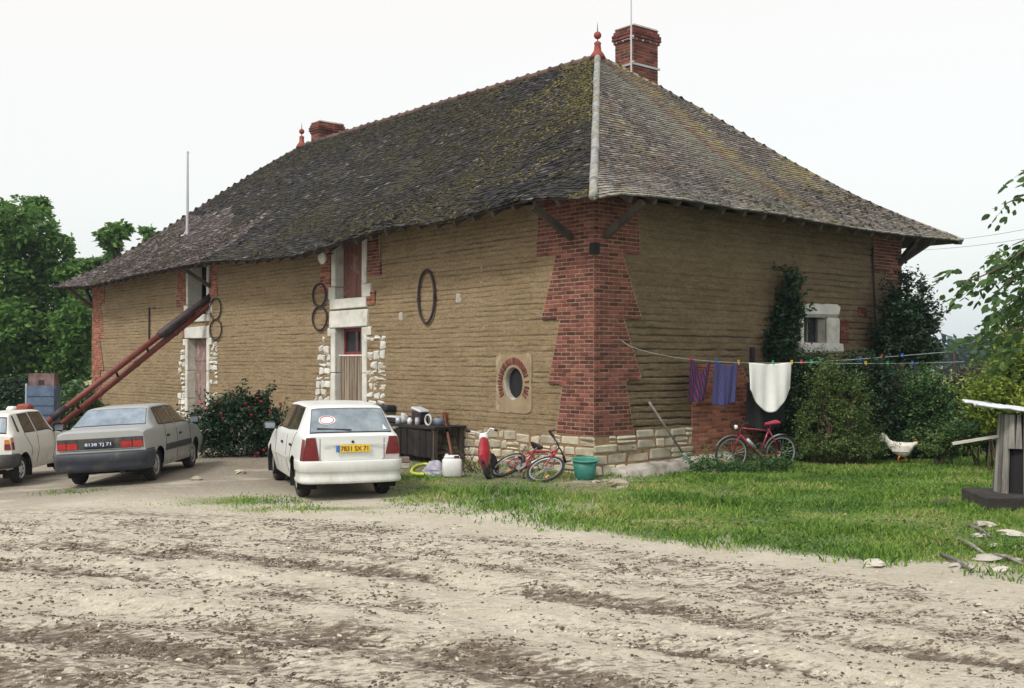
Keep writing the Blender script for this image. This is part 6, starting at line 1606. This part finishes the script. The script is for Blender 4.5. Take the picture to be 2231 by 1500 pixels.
a2=Vector((*GP(478,1000),0)); fl=thing('red_flower_spike','tall red flower spike behind the bonnet of the silver saloon','flower',(a2.x,a2.y+1.2,0))
zt=float(AT(478,900,a2.y+1.2)[2]); m=MB(); m.tube([(0,0,0),(0,0,zt-.3)],.012,5); m.build('stem',M_TWIG,fl); m=MB()
for k in range(26): z=zt-.32+.33*k/25; m.lathe([(0,-.03),(.03,0),(0,.03)],(random.uniform(-.05,.05)*(1.2-k/25),random.uniform(-.04,.04),z),6)
m.build('petals',mat('scarlet_petals',(.62,.02,.02),rough=.6),fl)
# ---- shrubs along the gable and beyond
def shrub(label,boxes,Y,N,size,mm,seed,name='shrub',sub=20,subr=.28,asp=.5,group=None,shell=.55,droop=.1,dY=.5,up=.6):
    """boxes in photo pixels at distance Y: (px,py,rx,ry)"""
    px0=np.mean([b[0] for b in boxes]); ox=AT(px0,900,Y)[0]; k=Y/F
    bl=[(AT(b[0],b[1],Y)[0]-ox,random.uniform(-.15,.15),float(AT(b[0],b[1],Y)[2]),b[2]*k,min(b[2]*k,dY)+.05,b[3]*k) for b in boxes]
    R=np.random.RandomState(seed); t_=thing(name,label,'shrub',(ox,Y,0),0,group)
    leaves('foliage',np.concatenate([clumps(bl,int(N*.85),R,shell,noise=.32,sub=sub,subr=subr),sprigs(bl,max(8,N//75),R)]),size,mm,t_,rsd=R,aspect=asp,droop=droop,up=up)
    paths=[]
    for b_ in bl: 
        for _ in range(3): paths.append((limb((random.uniform(-.15,.15)+b_[0]*.5,0,-.02),(b_[0]+random.uniform(-.5,.5)*b_[3],b_[1],b_[2]+random.uniform(-.3,.8)*b_[5]),5,.05),.022,.006))
    trunk('stems',t_,paths,M_TWIG); return t_
shrub('tall dark pointed shrub left of the gable window',[(1722,622,7,24),(1720,655,19,26),(1704,695,32,30),(1696,735,36,34),(1734,686,16,14),(1690,770,30,26),(1722,738,16,28)],22.5,10500,.10,M_LD,41)
shrub('dark laurel at the far gable corner with two thin tips against the sky',[(1981,625,3,20),(2007,640,3,22),(1985,670,22,25),(1960,700,28,32),(2000,715,35,30),(1975,750,50,34),(2030,705,20,20),(1945,770,34,26),(2005,770,38,26),(1940,690,16,30),(1925,740,18,30),(1955,650,9,22)],24.4,15000,.10,M_LD,42)
shrub('dark shrub behind the road bicycle and the white cloth',[(1650,940,36,50),(1690,930,36,60),(1640,880,26,30),(1700,890,26,50),(1715,960,26,40),(1560,985,30,28),(1600,960,30,30)],22.3,9500,.075,M_LD,43)
shrub('upright dark green hedge shrub just right of the white cloth',[(1750,830,30,50),(1765,900,35,60),(1745,950,30,40),(1772,812,26,22),(1740,805,18,24)],22.2,11000,.07,M_LD,44)
shrub('bushy olive green shrub in the middle of the hedge',[(1755,940,20,50),(1778,895,16,60),(1800,865,13,55),(1818,905,20,60),(1845,930,26,50),(1872,905,18,45),(1890,960,28,35),(1800,970,60,26),(1850,978,50,22),(1770,985,35,18),(1803,825,7,25),(1862,860,8,26),(1780,840,7,22),(1832,860,8,24),(1900,985,30,14)],21.4,26000,.050,M_LC,45,sub=16,subr=.22)
shrub('dark hedge shrub below the gable window',[(1830,832,50,34),(1890,830,50,55),(1930,860,45,60),(1900,920,50,60),(1950,930,45,60),(1865,822,30,28),(1930,980,60,20),(1880,985,40,18)],22.8,17000,.08,M_LD,46)
shrub('mid green shrub at the right end of the hedge with pale leaves',[(2000,850,40,45),(2040,880,40,60),(2010,930,45,60),(2050,940,35,45),(1990,880,30,50),(2020,975,50,20),(2060,985,40,16),(1985,960,30,30)],22.6,15000,.075,M_LM,47)
shrub('low pale green clump in front of the hedge by the hen',[(2062,965,26,16),(2045,980,30,12)],21.4,2600,.07,M_LC,48)
shrub('reddish brown tangle of vine stems on the fence',[(2085,890,32,60),(2110,930,34,50),(2080,845,26,24),(2120,860,26,60)],23.2,5200,.08,leafmat('brownish_vine_leaves',(.035,.03,.018),(.07,.055,.03),(.10,.12,.04),.15),49,sub=10)
shrub('yellow green vine spreading over the fence at the right',[(2150,868,46,46),(2205,850,46,60),(2200,790,32,40),(2215,770,30,60),(2230,880,60,60),(2190,920,50,40),(2260,820,50,80)],19.5,15000,.085,M_LY,50,sub=10,subr=.35)
shrub('dark green shrub behind the tin roof of the board stand',[(2150,920,45,45),(2200,900,50,50),(2100,945,45,30),(2230,930,50,50),(2170,965,50,20),(2215,850,50,40)],21.0,13000,.08,M_LM,51)
# fence carrying the vine
fx=AT(2060,900,23.5); f_=thing('wire_fence','low weathered post fence beyond the vine','fence',(fx[0],23.5,0),RAD(3))
for k in range(7): m=MB(); m.bar((k*.8,0,0),(k*.8+.03,0,1.5+.1*(k%3)),.08); m.build('fence_post',M_WOODG,f_)
m=MB(); 
for z in (.5,1.0,1.4): m.tube([(0,0,z),(5,0,z+.05)],.006,4)
m.build('wires',M_BLACK,f_)
# weeds at the foot of the gable
for i,(px,py,rx,ry,l) in enumerate([(1545,1018,45,18,'low ferny weeds at the end of the concrete ledge'),(1610,1020,40,12,'weeds under the front wheel of the road bicycle'),(1690,1014,36,16,'dark weeds in front of the rear wheel of the road bicycle'),(1335,1012,22,20,'brown dried plant behind the green tub'),(1280,985,22,16,'dark weed against the stone base by the green tub')]):
    a=GP(px,py+ry); Y=a[1]; shrub(l,[(px,py,rx,ry)],Y+.15,2200,.06,M_LM if i<3 else bpy.data.materials['brownish_vine_leaves'],60+i,'weeds',12,.3,.35)
for i,(px,py,l) in enumerate([(1010,1000,'dry stalks at the stone base left of the moped'),(1160,985,'dry stalks at the stone base behind the mountain bicycle')]):
    a=GP(px,1035); t_=thing('dry_stalks',l,'weeds',(a[0],a[1]+.35,0)); p_=[(limb((random.uniform(-.35,.35),0,0),(random.uniform(-.45,.45),random.uniform(-.1,.1),random.uniform(.25,.62)),3,.08),.006,.003) for _ in range(26)]; trunk('stalks',t_,p_,M_TWIG)
# ---- walnut branch in the right foreground: trunk outside the frame
T0=Vector((6.3,9.6,0)); wt=thing('walnut_tree','walnut tree at the right edge whose leafy branches hang into the picture','tree',tuple(T0))
R=np.random.RandomState(77); paths=[(limb((0,0,-.1),(0,.1,3.1),6,.01),.17,.12)]; LV=[]
def leaf_compound(p,d,n=7,sz=.088):
    d=Vector(d).normalized(); side=d.cross(Vector((0,0,1))); side=side.normalized() if side.length>.1 else Vector((1,0,0)); out=[]
    L=.22
    for i in range(n):
        k=(i+1)//2/(n//2) if i else 1; q=p+d*L*(k if i else 1.0)+Vector((0,0,-.08*k*k)); sgn=0 if i==0 else (1 if i%2 else -1)
        dd=(d*.5+side*sgn*.9+Vector((0,0,-.35+R.uniform(-.2,.2)))).normalized(); out.append((q,dd,sz*R.uniform(.7,1.25)))
    return out
def spray(pts_px,Y,n,zj=.1):
    """branch through photo pixels at distance Y; compound leaves along it"""
    P_=[Vector(AT(x,y,Y+dy))-T0 for x,y,dy in pts_px]
    paths.append(([tuple(q) for q in P_],.014,.004))
    for k in range(n):
        t__=(k+.5)/n*(len(P_)-1); i=min(int(t__),len(P_)-2); q=P_[i].lerp(P_[i+1],t__-i)+Vector((R.normal()*.05,R.normal()*.10,R.normal()*.04))
        d=(P_[i+1]-P_[i]).normalized()+Vector((R.normal()*.7,R.normal()*.7,R.normal()*.45-.15)); LV.extend(leaf_compound(q,d,R.randint(6,11)))
spray([(2420,330,0),(2300,395,0),(2231,425,0),(2190,445,.1)],9.6,8); spray([(2400,370,0),(2260,370,.1),(2225,372,0)],9.6,6)
spray([(2420,470,0),(2300,520,0),(2231,545,.1),(2190,580,.2),(2120,610,.3),(2092,612,.3)],9.6,28)
spray([(2420,480,0),(2290,580,.2),(2220,600,.2),(2165,640,.1)],9.5,26); spray([(2420,500,0),(2280,620,0),(2215,650,0),(2160,690,.1)],9.8,24)
spray([(2420,520,0),(2290,560,.4),(2225,570,.3),(2195,560,.3)],10.1,24); spray([(2420,560,0),(2300,690,.2),(2231,715,.1),(2160,735,.2),(2110,755,.2)],10,17)
spray([(2420,540,0),(2290,640,.3),(2235,660,.3),(2195,675,.3)],10.2,24); spray([(2420,600,0),(2300,745,0),(2231,760,0),(2185,775,0)],9.7,15); spray([(2420,500,0),(2300,500,.2),(2240,520,.2),(2205,535,.2)],9.9,17)
for k in range(190):
    q=Vector((R.uniform(-1.1,1.0),R.normal()*.45,R.uniform(1.6,4.2))); LV.extend(leaf_compound(q,(R.normal()-.3,R.normal(),-.2)))
for tg in ((1.0,0,3.6),(.6,.6,4.2),(0,-.8,4),(-.2,.6,4.4)): paths.append((limb((0,.1,3.0),tg,4,.06),.08,.03))
for k in range(40):
    q=Vector((R.uniform(-.2,1.4),R.uniform(-.8,.8),R.uniform(3.0,4.8))); LV.extend(leaf_compound(q,(R.normal(),R.normal(),-.2)))
for st_ in (Vector(AT(2420,330,9.6))-T0,Vector(AT(2420,480,9.6))-T0,Vector(AT(2420,560,9.8))-T0,Vector(AT(2420,600,9.7))-T0): paths.append((limb((0,.1,2.0),tuple(st_),6,.02),.035,.014))
trunk('trunk',wt,paths)
Pn=np.array([q[0] for q in LV]); Dn=np.array([q[1] for q in LV]); Sn=np.array([q[2] for q in LV])[:,None]
nn=R.normal(size=Pn.shape); nn[:,2]+=1.2; nn-=(nn*Dn).sum(1)[:,None]*Dn; nn/=np.linalg.norm(nn,axis=1)[:,None]; sd_=np.cross(Dn,nn)
V=np.stack([Pn,Pn+Dn*Sn*.30+sd_*Sn*.24-nn*Sn*.06,Pn+Dn*Sn*.68+sd_*Sn*.22-nn*Sn*.08,Pn+Dn*Sn-nn*Sn*.12,Pn+Dn*Sn*.68-sd_*Sn*.22-nn*Sn*.08,Pn+Dn*Sn*.30-sd_*Sn*.24-nn*Sn*.06],1)
quads('crown',V,leafmat('walnut_leaves_near',(.028,.07,.022),(.055,.12,.033),(.11,.20,.05),.35),wt,R.rand(len(V)),6)
# ---- far field and woods
m=MB(); G=[]
for i in range(30):
    for_=0
fz=NT('far_field_crop'); fz.color(fz.ramp(fz.noise(.12,4,.6),[(.35,(.20,.22,.09)),(.65,(.33,.33,.16))])); fz.set(Roughness=1)
gx=np.array([[( -400+800*i/20, 60+j*11, .03+.0*j) for j in range(12)] for i in range(21)],float)
o=MB().grid(gx).build('far_field',fz.m); o['kind']='structure'
R=np.random.RandomState(88)
def farwood(name,x0,x1,Y,n,h,seed):
    R=np.random.RandomState(seed); B=[(R.uniform(x0,x1),Y+R.uniform(-8,8),h*R.uniform(.3,.62),R.uniform(6,11),4,h*R.uniform(.3,.45)) for _ in range(n)]
    Pt=clumps(B,n*420,R,.5,sub=10,subr=.22); Pt[:,2]=np.abs(Pt[:,2]); o=leaves('crowns',Pt,1.5,M_LB,None,rsd=R); o.name=name; return o
for nm,(x0,x1,Y,n,h,sd_,l) in enumerate([(45,150,168,34,6.6,5,'far wood on the right horizon'),(-240,-70,300,50,16,6,'far wood on the left horizon')]):
    o=farwood('far_wood',x0,x1,Y,n,h,sd_); tag(o,['distant wood along the horizon on the right','distant wood along the horizon on the left'][nm],'wood',None,'stuff')
# ---- grass blades
R=np.random.RandomState(99)
def blades(name,N,xr,yr,hmin,hmax,mm,cov,wfac=1.0,label=None):
    X=R.uniform(*xr,N*3); Yy=yr[0]+(yr[1]-yr[0])*R.rand(N*3)**1.25
    c=cov(X,Yy); ok=R.rand(N*3)<c; X=X[ok][:N];Yy=Yy[ok][:N]; n=len(X)
    hx=(X-C0[0])*uR[0]+(Yy-C0[1])*uR[1]; hy=(X-C0[0])*uL[0]+(Yy-C0[1])*uL[1]; out=~((hx>-.05)&(hy>-.05)); X=X[out];Yy=Yy[out]; n=len(X)
    z=ground_z(X,Yy)-.005; tall=(.5+1.3*sstep(.3,.75,fbm(X*1.3,Yy*1.3,97,4)))*np.where(X<-1.5,.55,1)
    h=(hmin+(hmax-hmin)*R.rand(n)**1.6)*tall; a=R.uniform(0,2*pi,n); wd=(.004+.0035*R.rand(n))*wfac*(1+Yy/40)
    dx,dy=np.cos(a),np.sin(a); lean=R.normal(size=(n,2))*.45
    b0=np.stack([X-dx*wd,Yy-dy*wd,z],1); b1=np.stack([X+dx*wd,Yy+dy*wd,z],1)
    mid0=np.stack([X-dx*wd*.8+lean[:,0]*h*.35,Yy-dy*wd*.8+lean[:,1]*h*.35,z+h*.6],1); mid1=mid0+np.stack([dx*wd*1.6,dy*wd*1.6,0*wd],1)
    tip=np.stack([X+lean[:,0]*h,Yy+lean[:,1]*h,z+h*.95],1)
    V=np.stack([b0,b1,mid1,tip,mid0],1)
    rn=np.clip(.95*(fbm(X*.9,Yy*1.2,98,4)-.5)+.5*R.rand(n)+.27,0,1)
    return quads(name,V,mm,None,rn,5)
def gm(name,s):
    t=NT(name); col=t.ramp(t.attr('rnd'),s); t.color(col); t.set(Roughness=.7,Specular_IOR_Level=.3)
    tl=t.n('ShaderNodeBsdfTranslucent'); t.l(col,tl.inputs[0]); mx=t.n('ShaderNodeMixShader'); mx.inputs[0].default_value=.3
    t.l(t.b.outputs[0],mx.inputs[1]); t.l(tl.outputs[0],mx.inputs[2]); out=[n for n in t.t.nodes if n.type=='OUTPUT_MATERIAL'][0]; t.l(mx.outputs[0],out.inputs[0]); return t.m
MG=gm('grass_blades',[(.15,(.06,.13,.025)),(.42,(.13,.26,.04)),(.65,(.22,.37,.065)),(.82,(.36,.39,.13)),(.95,(.45,.40,.2))])
o=blades('lawn_grass',290000,(-9,13),(9.2,27),.025,.078,MG,grass_cover); tag(o,'short green grass of the yard lawn and its patches','grass',None,'stuff')
# broad-leaved ground weeds
def weedcov(X,Y): return grass_cover(X,Y)*sstep(.5,.66,fbm(X*1.2,Y*1.5,120,4))*(X>0)
X=R.uniform(0,9,26000); Yy=R.uniform(9.4,20,26000); ok=R.rand(26000)<weedcov(X,Yy); X=X[ok];Yy=Yy[ok]
hx=(X-C0[0])*uR[0]+(Yy-C0[1])*uR[1]; hy=(X-C0[0])*uL[0]+(Yy-C0[1])*uL[1]; out=~((hx>-.05)&(hy>-.05)); X=X[out];Yy=Yy[out]
Pp=np.stack([X,Yy,ground_z(X,Yy)+R.uniform(.02,.09,len(X))],1)
o=leaves('clover_weeds',Pp,.04,leafmat('clover_leaves',(.06,.12,.025),(.12,.20,.045),(.24,.32,.11),.3),None,rsd=R,aspect=.9,droop=0,up=1.2); tag(o,'broad leaved weeds spread through the lawn','weeds',None,'stuff')
# ---- clods of mud and pebbles on the yard
def lumps(name,N,xr,yr,smin,smax,mm,dens,flat,label,cat):
    X=R.uniform(*xr,N*6); Yy=yr[0]+(yr[1]-yr[0])*R.rand(N*6); ok=R.rand(N*6)<dens(X,Yy); X=X[ok][:N];Yy=Yy[ok][:N]; n=len(X)
    s_=smin+(smax-smin)*R.rand(n)**3.2; z=ground_z(X,Yy)
    base=np.array([(1,1,-.3),(-1,1,-.3),(-1,-1,-.3),(1,-1,-.3),(.6,.6,1),(-.6,.6,1),(-.6,-.6,1),(.6,-.6,1)])
    a=R.uniform(0,2*pi,n); ca,sa=np.cos(a),np.sin(a)
    B=(base[None]+R.uniform(-.45,.45,(n,8,3)))*s_[:,None,None]*np.array([1.25,.8,flat]); Bx=B[...,0]*ca[:,None]-B[...,1]*sa[:,None]; By=B[...,0]*sa[:,None]+B[...,1]*ca[:,None]
    Vv=np.stack([Bx+X[:,None],By+Yy[:,None],B[...,2]+z[:,None]],-1)
    tri=np.array([(4,5,6,7),(0,1,5,4),(1,2,6,5),(2,3,7,6),(3,0,4,7)]); V=Vv[:,tri].reshape(-1,4,3)
    o=quads(name,V,mm,None,np.repeat(R.rand(n),5),4); tag(o,label,cat,None,'stuff'); return o
MCL=mat('mud_clod',(.055,.042,.032),(.16,.125,.095),scale=9,rough=.97,rnd=.35); MPB=mat('pebble',(.38,.34,.26),(.56,.52,.43),scale=9,rough=.9,rnd=.3)
lumps('mud_clods',52000,(-7.5,7.5),(5.6,14),.003,.0145,MCL,lambda X,Y:np.clip(mud_mask(X,Y)*sstep(.42,.62,fbm(X*5,Y*8,66,4))*1.3-.12,0,1),.6,'dark clods of mud strewn along the wheel ruts','mud')
lumps('pebbles',4500,(-8,8),(5.6,15),.004,.018,MPB,lambda X,Y:.25+.6*(fbm(X,Y,130,3)>.5)-grass_cover(X,Y)*.5,.6,'pale pebbles and grit scattered over the dirt yard','pebbles')

# ---- air between here and the far wood
hz=MB(); hz.box((0,160,6.5),(640,370,16.4)); ho=hz.build('haze',(lambda t:t)(bpy.data.materials.new('haze_air')))
hm=ho.data.materials[0]; hm.use_nodes=True; hn=hm.node_tree; hn.nodes.clear(); hv=hn.nodes.new('ShaderNodeVolumePrincipled'); hv.inputs['Density'].default_value=.00045; hv.inputs['Color'].default_value=(.72,.86,1,1); hv.inputs['Anisotropy'].default_value=.2
hu=hn.nodes.new('ShaderNodeOutputMaterial'); hn.links.new(hv.outputs[0],hu.inputs['Volume']); ho['kind']='stuff'; ho['label']='thin pale haze lying over the farm yard and fields'; ho['category']='haze'
